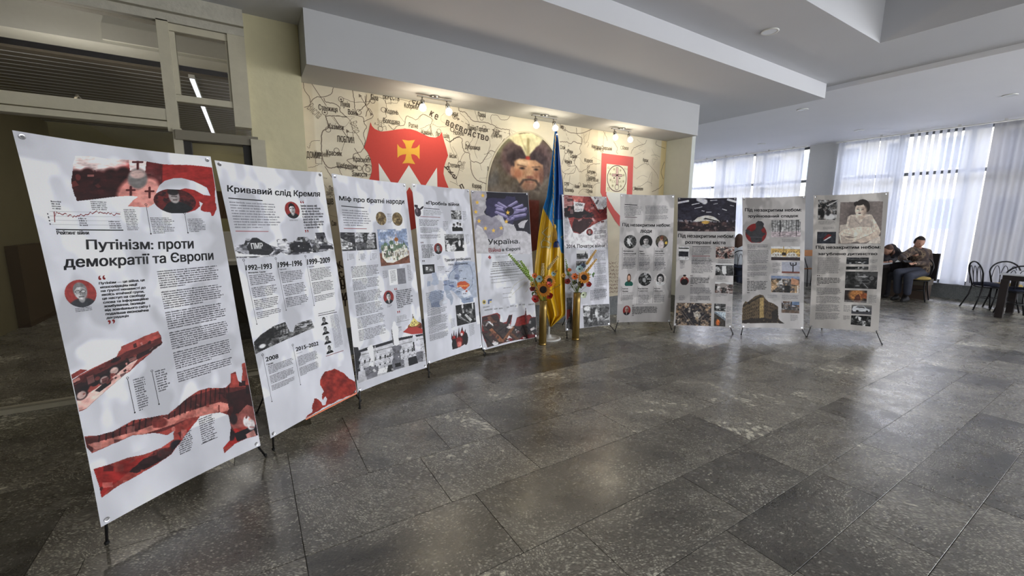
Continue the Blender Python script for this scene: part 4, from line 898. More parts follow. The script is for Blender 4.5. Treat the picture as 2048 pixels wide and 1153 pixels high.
# torn red collage at the head
k = Cv(330, 170, (172, 46, 42)); k.a[:] = 1
k.put((1-k.X*2.4)*1.2, (214, 150, 140)).mottle([(226, 190, 184), (120, 40, 38)], 4, 3, 2.0).ell(.10, .1, .16, .24, (228, 206, 202), .9).ell(.24, .0, .12, .16, (226, 198, 194), .8)
for x, y, rx, ry in ((.03,.36,.05,.12),(.09,.30,.04,.1),(.15,.36,.05,.12),(.22,.33,.05,.12),(.30,.30,.05,.12),(.07,.55,.09,.2),(.18,.6,.1,.22),(.28,.55,.09,.22),(.15,.42,.2,.12)): k.ell(x, y, rx, ry, (66, 24, 24), .5)
k.put(((k.Y > .4) & (k.X < .33))*.6, (70, 26, 26)).noise(.22, 12, 4)
k.clutter(46, ((60, 24, 26), (92, 34, 34), (206, 140, 130), (40, 20, 24), (150, 66, 58)), .05, 4, (0, .25, .45, 1))
k.put((k.X > .55).astype(float), (166, 44, 40)).put(((k.X > .44) & (k.X < .56))*.7, (84, 28, 30))
k.ell(.39, .78, .14, .45, (206, 132, 122), .2).ell(.47, .62, .08, .26, (212, 142, 132), .3).poly([(.33,.02),(.45,.04),(.44,.26),(.34,.24)], (224, 196, 192)).ell(.39, .37, .065, .17, (120, 116, 114), .25).ell(.39, .30, .05, .07, (176, 150, 144), .4)
for cx, cy, s_ in ((.39, .12, 1), (.345, .58, .8), (.47, .60, .9)): k.line([(cx, cy-.09*s_), (cx, cy+.09*s_)], .008, (96, 30, 32)).line([(cx-.03*s_, cy-.02), (cx+.03*s_, cy-.02)], .008, (96, 30, 32))
k.noise(.12, 22, 8)
C_ = lambda x, y: ((x-385)/(1195-385), (y-185)/(525-185))
cutp = [C_(*p) for p in ((400,185),(470,188),(560,200),(650,205),(760,218),(850,232),(1000,240),(1168,262),(1180,350),(1186,430),(1192,485),(1180,510),(1160,536),(1150,505),(1110,500),(1085,490),(1085,470),(1095,455),(1070,442),(1078,470),(1050,490),(990,503),(940,500),(900,480),(880,455),(870,440),(835,430),(800,438),(760,470),(650,465),(680,430),(705,410),(640,405),(560,415),(480,428),(410,440),(395,400),(385,330),(390,250))]
k.cut(cutp, .02, 3)
t_ = Cv(330, 170, 0, 0); t_.poly([C_(*p) for p in ((800,390),(820,350),(850,325),(900,312),(960,312),(1030,330),(1080,350),(1125,370),(1150,415),(1100,408),(1040,380),(980,368),(920,380),(870,392))], 255); k.a *= 1-t_.a
b.picq(A1(385, 185), A1(1195, 185), A1(385, 525), A1(1195, 525), k, 'torn_collage')
k = face(60, 60, (88, 34, 34), (40, 38, 40), (168, 160, 158), (36, 36, 42), 5); b.pic(A1(842, 372), A1(1078, 505), Cv(110, 70, (96, 36, 36)).mottle([(60, 30, 34), (120, 40, 38)], 5, 2).poly([(.1,1),(.3,.6),(.42,.5),(.6,.5),(.75,.62),(.98,.9),(.9,1)], (40, 42, 46)).ell(.49, .30, .13, .29, (150, 142, 140), .2).ell(.48, .12, .13, .14, (50, 46, 46), .25).line([(.43,.3),(.55,.3)], .012, (60, 54, 54)).line([(.45,.45),(.54,.44)], .010, (90, 70, 70)).noise(.15, 10, 1).cutell(.5, .5, .5, .52), 'portrait_print')
# rating graph
for i, y in enumerate((500, 525, 548, 572)): b.bar(A1(262, y), A1(660, y-2), .6, (140, 140, 146))
r6 = random.Random(3); pts = [(280, 500), (292, 525)]
for x in range(300, 650, 9): pts.append((x, 510+12*math.sin(x*.02)+r6.uniform(-9, 9)))
pts.append((655, 508))
q = MB(); off = b.L()
for a_, c_ in zip(pts[:-1], pts[1:]):
    (u0, v0), (u1, v1) = b.uv(A1(*a_)), b.uv(A1(*c_)); q.add(b.P([u0, u1, u1, u0], [v0+.0012, v1+.0012, v1-.0012, v0-.0012], off), [(0, 1, 2, 3)])
(u0, v0), (u1, v1) = b.uv(A1(285, 500)), b.uv(A1(287, 560)); q.add(b.P([u0, u0+.004, u1+.004, u1], [v0, v0, v1, v1], off), [(0, 3, 2, 1)])
q.build('graph_line', tagmat((130, 44, 44), 'ink_graph'), b.paper)
for x0, y0, x1, y1, n in ((268,438,325,490,4),(488,435,580,488,5),(672,478,750,600,13),(420,530,470,580,4),(588,545,660,592,4),(246,505,262,580,4)): b.body(A1(x0, y0), A1(x1, y1), n, seed=x0, last=False)
b.bar(A1(295, 600), A1(672, 598), 2.6); b.text('Рейтинг війни', A1(298, 606), A1(478, 628), bold=.0022)
b.body(A1(822, 525), A1(960, 618), 10, seed=3, rag=.3); b.body(A1(1030, 535), A1(1145, 612), 9, seed=4, rag=.3)
b.vbar(A1(800, 462), A1(826, 618), ring=.006); b.vbar(A1(1016, 512), A1(1034, 614), ring=.006)
b.text('Путінізм: проти', A1(464, 652), A1(1066, 716), bold=.0022, c=A1(468, 722), d=A1(1062, 645))
b.text('демократії та Європи', A1(338, 748), A1(1178, 778), bold=.0022, c=A1(340, 828), d=A1(1172, 714))
b.pic(A1(342, 878), A1(518, 1030), face(80, 80, (164, 58, 54), (120, 118, 118), (178, 176, 176), (58, 60, 66), 2, True), 'portrait_print')
b.body(A1(398, 1036), A1(492, 1060), 3, rag=.0, last=False, al=.5)
b.quote(A1(528, 854), A1(568, 878)); b.quote(A1(582, 1102), A1(622, 1124), True)
for i, (s_, x0, x1) in enumerate((('Путінізм — це війна, це', 534, 790), ('«консолідація» нації', 540, 748), ('на ґрунті ненависті до', 545, 794), ('якоїсь етнічної групи,', 549, 786), ('це наступ на свободу', 553, 792), ('слова та інформаційне', 557, 810), ('зомбування, ізоляція', 562, 790), ('від зовнішнього світу і', 567, 818), ('подальша економічна', 571, 810), ('деградація', 576, 698))):
    y = 897+i*21.3; sl_ = -.082-.002*i
    b.text(s_, A1(x0, y-8), A1(x1, y+9+(x1-x0)*sl_), bold=.0012, name='quote_lettering', c=A1(x0, y+9), d=A1(x1, y-8+(x1-x0)*sl_))
b.body((312.7, 540), (456, 768), 50, seed=1, para=9, rag=.1)
# missile carrier collage and the three women
k = Cv(220, 150, (150, 66, 60)); k.a[:] = 0
k.poly([(0,.40),(.08,.36),(.20,.30),(.42,.26),(.50,.24),(.56,.08),(.78,.03),(.97,.0),(1,.18),(.98,.34),(.86,.42),(.70,.56),(.62,.62),(.45,.72),(.30,.84),(.16,.92),(.10,1),(.0,.95)], (156, 70, 62), .05, 2)
k.put((((k.Y < .62-.28*k.X) & (k.Y > .40-.3*k.X)).astype(float))*.75*(k.a > .5), (88, 30, 30), al=False).put(((k.Y > .50-.2*k.X)&(k.Y < .68-.3*k.X)).astype(float)*.85*(k.a > .5), (46, 26, 30), al=False)
k.poly([(.0,.30),(.14,.24),(.2,.30),(.05,.36)], (150, 60, 54)).poly([(.52,.20),(.62,.06),(.98,.0),(1,.16),(.7,.22)], (170, 72, 64)).poly([(.68,.12),(.72,.10),(.72,.2),(.68,.2)], (80, 30, 30))
for cx, cy in ((.14,.62),(.24,.60),(.34,.565),(.44,.53),(.52,.51)): k.ell(cx, cy, .04, .055, (40, 26, 30), .3)
k.poly([(.05,.76),(.2,.72),(.42,.62),(.62,.48),(.70,.46),(.6,.62),(.3,.84),(.12,.98),(.0,.96)], (222, 170, 160), .02, 4)
for cx, cy in ((.10,.70),(.33,.60),(.44,.50)): k.ell(cx, cy, .06, .10, (44, 32, 36), .3).ell(cx, cy+.01, .042, .07, (186, 158, 150), .3)
k.poly([(.22,.74),(.3,.68),(.4,.66),(.38,.74),(.26,.80)], (40, 32, 38)).clutter(70, ((60, 24, 26), (92, 34, 34), (206, 140, 130), (40, 20, 24), (150, 66, 58)), .05, 3, (0, .15, 1, .75)).noise(.18, 14, 3)
b.picq(A2(88, 250), A2(560, 98), A2(150, 500), A2(600, 290), k, 'torn_collage')
b.vbar(A2(405, 330), A2(440, 490), ring=.0055); b.vbar(A2(522, 296), A2(556, 450), ring=.0055); b.body(A2(430, 330), A2(500, 485), 14, seed=8, rag=.3); b.body(A2(535, 290), A2(600, 395), 9, seed=9, rag=.3)
b.body(A2(640, 590), A2(718, 695), 11, seed=10, rag=.25); b.body(A2(745, 520), A2(830, 640), 12, seed=11, rag=.3); b.bar(A2(632, 608), A2(712, 574), 1.0); b.bar(A2(760, 642), A2(838, 606), 1.0)
# factory collage across the foot
C_ = lambda x, y: ((x-195)/(1030-195), (y-230)/(890-230))
k = Cv(330, 270, (150, 60, 54)); k.a[:] = 0
k.poly([C_(*p) for p in ((196,602),(240,598),(300,580),(380,530),(460,512),(530,500),(575,460),(620,425),(680,385),(730,372),(830,370),(860,345),(862,300),(890,290),(905,335),(925,345),(935,290),(930,252),(968,240),(985,330),(1000,440),(1020,545),(1026,592),(960,610),(880,640),(820,685),(815,660),(850,625),(860,560),(845,500),(800,490),(740,498),(690,510),(640,570),(615,600),(590,640),(550,690),(480,740),(400,790),(330,830),(262,888),(250,820),(232,755),(290,735),(360,705),(430,690),(500,660),(560,620),(560,580),(530,600),(470,590),(380,600),(300,640),(225,680),(205,650))], (158, 64, 56), .012, 3)
def im(pts, col, wob=.01, seed=1):
    t = Cv(330, 270, 0, 0); t.poly([C_(*p) for p in pts], 255, wob, seed); k.put(t.a*(k.a > .5), col, al=False)
im(((200,610),(450,520),(600,430),(760,380),(860,370),(1000,360),(1015,450),(860,480),(700,490),(620,530),(520,580),(300,640),(215,680)), (104, 44, 42)); im(((210,640),(400,580),(620,490),(800,440),(860,450),(850,480),(640,520),(420,600),(240,665)), (196, 120, 108))
im(((830,400),(1000,360),(1015,480),(860,500)), (64, 28, 30)); im(((290,760),(520,680),(560,640),(560,690),(400,780)), (60, 34, 36)); im(((230,755),(330,725),(440,700),(300,840),(262,888)), (162, 42, 38)); im(((590,600),(690,520),(640,600),(560,700)), (172, 48, 42)); im(((820,660),(880,560),(1000,600),(900,640)), (168, 44, 40))
im(((880,590),(1020,540),(1026,594),(900,628)), (36, 28, 36)); im(((850,540),(960,450),(1010,460),(1015,540),(870,570)), (150, 84, 78))
kk = (k.a > .5).astype(float)
for x in range(250, 860, 26):
    y = 640-(x-220)*.37; t = Cv(330, 270, 0, 0); t.line([C_(x, y), C_(x+4, y-60-(x % 5)*8)], .004, 255); k.put(t.a*kk, (210, 150, 138) if x % 2 else (60, 26, 28), al=False)
for cx, cy, c2 in ((492,540,(126,52,46)),(960,530,(196,190,190)),(985,545,(196,190,190)),(875,520,(60,40,44)),(582,650,(40,34,42)),(520,690,(80,50,50)),(860,600,(50,36,40))):
    t = Cv(330, 270, 0, 0); q_ = C_(cx, cy); t.ell(q_[0], q_[1], .03 if cx > 600 else .045, .04, 255, .3); k.put(t.a*kk, c2, al=False)
k.clutter(150, ((60, 24, 26), (92, 34, 34), (206, 140, 130), (40, 20, 24), (150, 66, 58)), .035, 8).noise(.22, 22, 5)
b.picq(A2(195, 230), A2(1030, 230), A2(195, 890), A2(1030, 890), k, 'torn_collage')

# ---- 2 -----------------------------------------------------------------------------------------------------------
b = Banner((430.2, 320.2), (645.3, 344.4), (542.4, 877.8), (715.3, 786.7), 'second banner from the left, timeline of years and red cloud at its lower corner', ((547, 900), (721, 803)), sag=.012)
b.text('Кривавий слід Кремля', A3(128, 228), A3(822, 322), bold=.0022, c=A3(130, 292), d=A3(822, 268))
b.bar(A3(134, 330), A3(390, 340), 2.2); b.bar(A3(186, 583), A3(434, 577), 1.4, (150, 52, 52))
b.body(A3(140, 350), A3(520, 565), 10, fill=.36, seed=1, col=(104, 104, 112), last=True)
b.pic(A3(558, 345), A3(668, 475), face(60, 60, (158, 54, 50), (40, 36, 38), (196, 192, 192), (50, 50, 56), 4), 'portrait_print'); b.body(A3(592, 482), A3(655, 494), 2, rag=0, last=False)
b.quote(A3(672, 338), A3(700, 358)); b.quote(A3(708, 562), A3(735, 582), True)
b.body(A3(676, 368), A3(850, 556), 9, fill=.56, seed=3, col=(52, 52, 58), rag=.35)
k = Cv(230, 60, (176, 176, 182)); k.a[:] = 0
k.poly([(.0,.5),(.08,.45),(.10,.2),(.2,.18),(.3,.5),(.38,.6),(.38,.28),(.48,.25),(.49,.42),(.54,.4),(.60,.2),(.70,.2),(.72,.3),(.78,.35),(.80,.05),(.91,.05),(.93,.4),(1,.6),(1,.82),(.7,.9),(.45,.95),(.4,.8),(.34,.95),(.2,1),(.0,1)], (150, 150, 156), .02, 1)
k.mottle([(90, 90, 96), (60, 60, 64), (190, 190, 194)], 10, 3, 5, .4).noise(.3, 24, 2, .3)
kk = (k.a > .5).astype(float)
for P_, c_ in ((((.10,.55),(.13,.4),(.30,.42),(.34,.75),(.28,.92),(.12,.9)), (58,58,62)), (((.13,.4),(.15,.22),(.24,.2),(.26,.4)), (50,50,54)), (((.5,.85),(.5,.5),(.6,.4),(.72,.45),(.74,.85)), (52,52,58)), (((.75,.75),(.76,.6),(.98,.62),(1,.78)), (60,60,66)), (((.81,.4),(.81,.08),(.9,.08),(.91,.5)), (80,80,86)), (((.385,.45),(.385,.3),(.47,.27),(.47,.5)), (196,196,200)), (((.0,.95),(.0,.8),(.3,.95),(.44,.85),(.48,.95)), (206,206,210))):
    t = Cv(230, 60, 0, 0); t.poly(P_, 255, .015, 7); k.put(t.a*kk, c_, al=False)
k.clutter(70, ((40,)*3, (90,)*3, (180,)*3, (60,)*3), .03, 5, (.45, .2, 1, .9)).noise(.16, 30, 4)
b.picq(A3(165, 600), A3(905, 570), A3(190, 790), A3(935, 745), k, 'photo_strip'); b.text('ПМР', A3(300, 672), A3(390, 715), (214, 214, 216), bold=.003, name='hull_lettering')
for s_, x0, y0, x1, y1, e in (('1992–1993', 262, 836, 458, 862, 6), ('1994–1996', 504, 806, 686, 834, 5), ('1999–2009', 724, 780, 897, 808, 5)):
    b.text(s_, A3(x0, y0+6), A3(x1, y1), bold=.003, c=A3(x0+2, y1+18), d=A3(x1-2, y0-14))
b.text('Молдова, Грузія', A3(280, 892), A3(412, 893), bold=.001, c=A3(282, 906), d=A3(410, 880)); b.text('Чечня', A3(514, 862), A3(566, 872), bold=.001); b.text('Чечня', A3(732, 838), A3(776, 848), bold=.001)
b.vbar(A3(248, 812), A4(190, 270), ring=.008); b.vbar(A3(490, 792), A4(402, 164), ring=.008); b.vbar(A3(712, 770), A4(606, 125), ring=.008)
b.body(A3(285, 915), A4(345, 235), 25, seed=5, para=7); b.body(A3(522, 885), A4(545, 145), 22, seed=6, para=8); b.body(A3(740, 858), A4(745, 100), 22, seed=7, para=9)
k = gray(140, 70, 4, sc=7); k.a[:] = 0; k.poly([(0,.55),(.1,.35),(.3,.1),(.5,.0),(.56,.45),(.62,.5),(.66,.2),(.8,.1),(.95,.05),(1,.5),(.8,.6),(.6,.7),(.3,.85),(.0,1)], (100, 100, 104), .02, 2); k.c = gray(140, 70, 4, ((70,)*3, (40,)*3, (130,)*3), 12).c; k.put((k.Y < .5)*((k.X*40 % 2) > 1.3)*.7*(k.X < .55)*(k.X > .1), (36, 36, 40), al=False).ell(.12, .78, .05, .08, (200,)*3, .5).put(((k.X > .62) & (k.Y < .4) & (fbm(70, 140, 18, 3) > .5))*.8, (190, 190, 194), al=False)
b.picq(A4(160, 290), A4(600, 215), A4(175, 487), A4(612, 360), k, 'photo_strip')
b.text('2008', A4(252, 508), A4(345, 512), bold=.0032, c=A4(256, 538), d=A4(342, 482)); b.text('2015–2022', A4(470, 434), A4(638, 412), bold=.003, c=A4(474, 462), d=A4(634, 386))
b.text('Грузія', A4(260, 553), A4(308, 554), bold=.001, c=A4(262, 566), d=A4(306, 540)); b.text('Сирія', A4(476, 477), A4(518, 482), bold=.001)
b.vbar(A4(232, 498), A4(300, 818), ring=.008); b.vbar(A4(450, 424), A4(507, 700), ring=.008)
b.body(A4(268, 570), A4(465, 745), 18, seed=8, para=7); b.body(A4(482, 500), A4(640, 640), 16, seed=9, para=9)
b.bar(A4(636, 200), A4(775, 167), 1.2); b.bar(A4(692, 492), A4(822, 444), 1.2, (120, 50, 50)); b.text('Завершення окупації', A4(636, 182), A4(758, 160), bold=.0008, c=A4(636, 190), d=A4(757, 152))
for i, (x, y) in enumerate(((652, 208), (662, 276), (676, 344), (692, 412))): b.pic(A4(x, y-6), A4(x+54, y+56), face(30, 34, (200, 200, 204), (60,)*3, (150,)*3, (40,)*3, i, i == 0, False), 'portrait_print')
b.body(A4(722, 195), A4(805, 430), 26, seed=10, fill=.4, col=(110, 110, 118))
C_ = lambda x, y: ((x-545)/(920-545), (y-575)/(950-575))
k = Cv(150, 150, (164, 62, 54)); k.a[:] = 0; k.poly([C_(*p) for p in ((650,640),(680,605),(745,578),(800,600),(850,640),(905,660),(918,745),(780,800),(650,870),(545,945),(560,915),(590,895),(590,840),(600,800),(625,800),(650,830),(662,850),(676,845),(690,800),(680,785),(660,810),(650,770),(665,745),(640,700))], (164, 60, 52), .06, 5)
k.put((k.a > .5)*(fbm(150, 150, 6, 4)-.45)*2.4, (122, 48, 44), al=False).put((k.a > .5)*np.clip((k.Y-.45-.75*(1-k.X)*.8)*6, 0, 1)*.0, (226, 112, 80), al=False).noise(.14, 14, 7)
b.picq(A4(545, 575), A4(920, 575), A4(545, 950), A4(920, 950), k, 'red_cloud')
b.flat([A4(545, 944), A4(650, 888), A4(780, 820), A4(915, 742), A4(916, 752), A4(650, 896), A4(548, 950)], (226, 128, 96))

# ---- 3 -----------------------------------------------------------------------------------------------------------
b = Banner((663.7, 346.9), (811.9, 367), (716.2, 785.8), (854.8, 735.8), 'third banner from the left, with green domed church photo and white statues at its foot', (None, (859, 746)))
b.text('Міф про братні народи', A5(132, 240), A5(764, 334), bold=.0024, c=A5(134, 292), d=A5(762, 276))
b.bar(A5(150, 334), A5(370, 350), 1.7); b.bar(A5(172, 545), A5(394, 549), 1.2, (140, 50, 50)); b.body(A5(155, 360), A5(430, 525), 7, fill=.36, seed=1, col=(100, 100, 108))
for i, (x, y) in enumerate(((535, 453), (695, 464))):
    k = Cv(50, 60, (132, 114, 82)); k.ell(.5, .5, .42, .42, (116, 98, 68), .1).mottle([(150, 132, 96), (96, 80, 56)], 5, i, 4).noise(.2, 9, i).cutell(); b.pic(A5(x-51, y-64), A5(x+51, y+64), k, 'coin_print')
b.body(A5(590, 405), A5(642, 500), 9, seed=4, fill=.36)
k = Cv(120, 60, (180, 180, 184)); k.put(((k.X < .39)).astype(float), (60, 60, 64)).poly([(.0,.3),(.12,.45),(.3,.58),(.3,.9),(.0,.95)], (196,)*3).put(((k.X > .41) & (k.Y > .55)).astype(float), (86, 86, 90)).poly([(.6,.1),(.68,.0),(.76,.05),(.72,.6),(.62,.6)], (56,)*3).poly([(.95,.0),(1,.0),(1,1),(.93,1)], (50,)*3).rect(.52, .2, .535, .6, (60,)*3).poly([(.7,.5),(.9,.4),(.95,.9),(.7,.9)], (140,)*3).mottle([(120,)*3, (50,)*3], 12, 4, 2).noise(.22, 16, 3)
b.picq(A5(132, 582), A5(482, 587), A5(150, 762), A5(496, 748), k, 'photo_print')
k = Cv(130, 140, (128, 142, 168)); k.put((fbm(140, 130, 4, 8, ay=2)-.45)*4, (206, 208, 214)).put(np.clip((k.Y-.62)*20, 0, 1), (128, 84, 66)).noise(.06, 9, 2)
k.poly([(.08,.52),(.95,.50),(.98,.78),(.40,.95),(.20,.92),(.08,.78)], (206, 200, 184)).poly([(.05,.52),(.10,.42),(.30,.46),(.60,.40),(.9,.46),(.98,.56),(.7,.58),(.3,.66),(.1,.6)], (112, 128, 108)).poly([(.18,.70),(.28,.60),(.42,.70),(.40,.76),(.20,.78)], (104, 122, 100))
for x, y, r_, c_ in ((.22,.42,.065,(96,120,96)),(.42,.38,.075,(92,116,94)),(.60,.30,.07,(176,112,62)),(.76,.48,.05,(96,118,100)),(.85,.44,.045,(96,118,100)),(.68,.52,.05,(92,114,94)),(.33,.56,.06,(98,122,100))):
    k.rect(x-r_*.7, y, x+r_*.7, y+.16, (214, 208, 192)).rect(x-r_*.2, y+.05, x+r_*.1, y+.12, (90, 90, 84)).ell(x, y, r_, r_*.8, c_, .15).line([(x, y-r_*.6), (x, y-r_*2.2)], .008, (96, 100, 90) if r_ != .07 else (170, 120, 60))
for x in np.linspace(.14, .92, 14): k.rect(x, .64, x+.025, .76, (110, 104, 92))
k.clutter(60, ((96, 110, 90), (120, 112, 98), (214, 208, 194), (70, 70, 62)), .045, 5, (.08, .5, .95, .85)).noise(.16, 18, 5)
b.picq(A5(495, 558), A5(785, 558), A5(533, 912), A5(820, 886), k, 'church_photo')
for x in (205, 315, 428): b.vbar(A5(x, 768), A5(x+6, 845), w=.0014); b.body(A5(x+14, 785), A5(x+66, 845), 7, seed=x, fill=.36)
b.body((699.5, 529), (764, 684), 54, seed=9, para=9)
k = Cv(70, 60, (214, 214, 214)); k.put((k.X > .5).astype(float), (122, 122, 128)).noise(.08, 8, 3); b.picq(A5(604, 948), A5(766, 934), A5(616, 1100), A5(780, 1082), k, 'document_print'); b.body(A5(618, 955), A5(680, 1075), 11, seed=15, col=(90, 90, 90)); b.body(A5(545, 955), A5(600, 1030), 7, seed=16, fill=.36); b.body(A5(785, 905), A5(830, 1060), 12, seed=17, fill=.34)
b.pic(A6(460, 92), A6(560, 222), face(50, 60, (150, 50, 46), (60, 52, 54), (188, 184, 180), (52, 50, 56), 6, shirt=(210, 210, 214)), 'portrait_print'); b.body(A6(495, 228), A6(545, 258), 3, seed=3, fill=.36)
b.quote(A6(566, 68), A6(592, 90)); b.quote(A6(595, 294), A6(622, 318), True); b.body(A6(576, 92), A6(750, 270), 10, fill=.56, seed=18, col=(50, 50, 56), rag=.2)
b.body(A6(590, 342), A6(690, 400), 5, seed=19, fill=.36, col=(104,)*3); b.body(A6(585, 452), A6(640, 505), 6, seed=20, fill=.36, col=(104,)*3); b.bar(A6(590, 406), A6(718, 378), .7, (90,)*3); b.bar(A6(582, 462), A6(640, 448), .7, (90,)*3)
b.flat([A6(652, 500), A6(700, 458), A6(790, 450), A6(846, 470), A6(846, 512), A6(740, 522)], (168, 54, 46))
k = Cv(70, 80, (120, 62, 40)); k.a[:] = 0; k.ell(.5, .72, .5, .28, (110, 56, 36), .1).ell(.46, .62, .44, .16, (150, 84, 50), .3).poly([(.12,.60),(.25,.42),(.38,.30),(.46,.2),(.56,.3),(.68,.42),(.85,.58),(.6,.68),(.35,.68)], (196, 178, 108)).noise(.2, 10, 2).line([(.44, .25), (.42, .0)], .02, (90, 82, 60)).ell(.44, .17, .06, .05, (120, 112, 86), .3)
for x, y in ((.35,.5),(.5,.42),(.6,.52),(.45,.58),(.3,.58)): k.ell(x, y, .03, .03, (90, 60, 40), .3)
b.pic(A6(696, 322), A6(838, 500), k, 'dome_print')
C_ = lambda x, y: ((x-160)/(888-160), (y-390)/(1000-390))
k = Cv(190, 165, (196, 196, 200)); k.a[:] = 0; k.poly([C_(*p) for p in ((168,690),(240,650),(420,610),(600,560),(850,515),(880,780),(560,880),(215,995))], (184, 184, 188), .005)
kk = (k.a > .5).astype(float)
def im(pts, col, wob=.0, al=True):
    t = Cv(190, 165, 0, 0); t.poly([C_(*p) for p in pts], 255, wob, 3); k.put(t.a*(1 if al else kk), col, al=al)
im(((168,690),(300,640),(600,555),(850,515),(852,535),(600,585),(300,672),(180,706)), (54, 54, 60)); im(((168,640),(205,640),(230,700),(215,780),(240,900),(222,990),(200,960),(180,800)), (56, 56, 60), .03)
for x in range(215, 850, 46):
    y = 780-(x-215)*.235
    for d_ in (0, 78, 150):
        im(((x,y+d_),(x+14,y-3+d_),(x+14,y+32+d_),(x,y+35+d_)), (50, 50, 56), al=False); im(((x-8,y-10+d_),(x+22,y-16+d_),(x+22,y-12+d_),(x-8,y-6+d_)), (110, 110, 116), al=False)
im(((235,715),(850,560),(850,566),(235,722)), (120,)*3, al=False); im(((235,800),(860,640),(860,646),(235,806)), (120,)*3, al=False); im(((215,880),(400,830),(880,700),(880,780),(560,880),(215,995)), (170, 170, 174), al=False); im(((380,870),(500,835),(500,890),(380,915)), (206,)*3, al=False); im(((680,760),(770,735),(790,810),(690,845)), (36, 36, 42), al=False); im(((480,830),(525,820),(530,890),(470,900)), (50,)*3, al=False)
im(((510,650),(545,632),(610,635),(612,660),(598,690),(605,760),(640,780),(642,850),(520,885),(518,790),(530,760),(528,690)), (112, 112, 118)); im(((548,815),(605,802),(608,840),(550,852)), (40,)*3); im(((265,850),(300,838),(390,836),(392,850),(380,935),(290,965)), (120, 120, 126)); im(((768,705),(800,692),(848,690),(850,715),(840,790),(785,800)), (120, 120, 126))
im(((515,440),(522,400),(535,392),(548,405),(552,432),(572,445),(580,490),(575,540),(590,625),(560,638),(525,630),(520,560),(505,480)), (214, 214, 218)); im(((516,590),(528,560),(535,630),(528,632)), (90,)*3); im(((505,480),(512,470),(524,560),(520,600)), (60,)*3)
im(((285,655),(310,625),(325,618),(340,650),(345,720),(350,800),(345,838),(300,838),(318,760),(300,700)), (214, 214, 218)); im(((352,640),(358,632),(362,660),(358,760),(350,840),(344,838)), (170,)*3); im(((735,530),(750,525),(772,560),(770,600),(800,570),(815,600),(830,640),(820,690),(770,700),(730,640),(725,580)), (190, 190, 196), .02); im(((730,600),(745,600),(755,690),(740,690)), (40,)*3)
k.clutter(90, ((60,)*3, (120,)*3, (206,)*3, (90,)*3), .022, 6, (.03, .5, 1, .95)).noise(.1, 22, 6)
b.picq(A6(160, 390), A6(888, 390), A6(160, 1000), A6(888, 1000), k, 'statue_photo')
for s_ in ((A6(530, 672), A6(588, 735)), (A6(285, 880), A6(368, 930)), (A6(790, 730), A6(838, 780))): b.body(*s_, 5, seed=3, col=(56, 56, 60), fill=.5)
# ---- 4 -----------------------------------------------------------------------------------------------------------
b = Banner((823.8, 366.6), (938.7, 378.7), (855, 729.5), (965, 695.7), 'fourth banner from the left, with blue map of Europe and one orange country', (None, (970.8, 708)))
b.text('«Пробні» війни', A7(294, 232), A7(682, 306), bold=.0026, c=A7(296, 282), d=A7(680, 256))
k = Cv(60, 60, (70, 62, 68)); k.a[:] = 0; k.ell(.32, .62, .32, .38, (78, 68, 76), .15).ell(.2, .1, .18, .16, (70, 60, 68), .2).poly([(.3,.2),(.55,.3),(.8,.1),(1,.05),(.9,.25),(.6,.42),(.35,.4)], (60, 52, 58)).ell(.25, .5, .08, .2, (120, 108, 116), .6).noise(.15, 8, 2); b.pic(A7(165, 285), A7(275, 418), k, 'teapot_print')
b.bar(A7(270, 318), A7(452, 330), 1.2); b.bar(A7(225, 415), A7(460, 424), 1.0, (130, 50, 50)); b.body(A7(258, 335), A7(488, 402), 4, fill=.34, seed=1, col=(100,)*3)
b.body(A7(215, 445), A7(450, 525), 5, seed=2); b.body(A7(225, 540), A7(460, 605), 5, seed=3); b.body(A7(225, 622), A7(465, 672), 4, seed=4)
b.pic(A7(588, 345), A7(708, 450), gray(50, 44, 3, ((150,)*3, (176,)*3), 5, .15).put(np.zeros((44, 50)), (0, 0, 0)), 'photo_print'); b.body(A7(722, 355), A7(770, 470), 9, seed=5, fill=.34)
k = Cv(50, 46, (190, 190, 194)); k.poly([(0,1),(.0,.55),(.15,.5),(.3,.6),(.45,.45),(.62,.6),(.8,.55),(1,.7),(1,1)], (40,)*3)
for x, y in ((.2,.34),(.56,.18),(.8,.3)): k.ell(x, y, .1, .16, (120, 112, 112), .3).ell(x, y-.08, .1, .1, (60,)*3, .3)
k.noise(.12, 9, 3); b.pic(A7(598, 480), A7(722, 586), k, 'photo_print'); b.body(A7(490, 465), A7(555, 585), 9, seed=6, fill=.34)
k = gray(90, 80, 8, ((50,)*3, (30,)*3, (190,)*3), 6, .3); k.put((k.Y < .25)*.6, (160,)*3).ell(.18, .8, .12, .25, (206,)*3, .3).ell(.42, .8, .14, .2, (190,)*3, .4).poly([(.66,.3),(.9,.35),(.95,1),(.6,1)], (40,)*3, .05).ell(.76, .55, .07, .2, (200,)*3, .4).ell(.74, .22, .06, .1, (150,)*3, .3).noise(.2, 14, 2); b.picq(A7(506, 618), A7(738, 618), A7(522, 822), A7(740, 815), k, 'photo_print'); b.body(A7(752, 625), A7(798, 740), 10, seed=7, fill=.34)
b.quote(A7(232, 705), A7(262, 725), col=(90, 60, 60)); b.body(A7(238, 738), A7(385, 898), 9, fill=.56, seed=8, col=(50,)*3, rag=.15); b.quote(A7(250, 920), A7(278, 942), True, col=(60, 50, 50)); b.pic(A7(387, 722), A7(484, 850), face(46, 56, (140, 50, 46), (60,)*3, (150,)*3, (50,)*3, 3), 'portrait_print'); b.body(A7(418, 860), A7(466, 918), 5, seed=9, fill=.34)
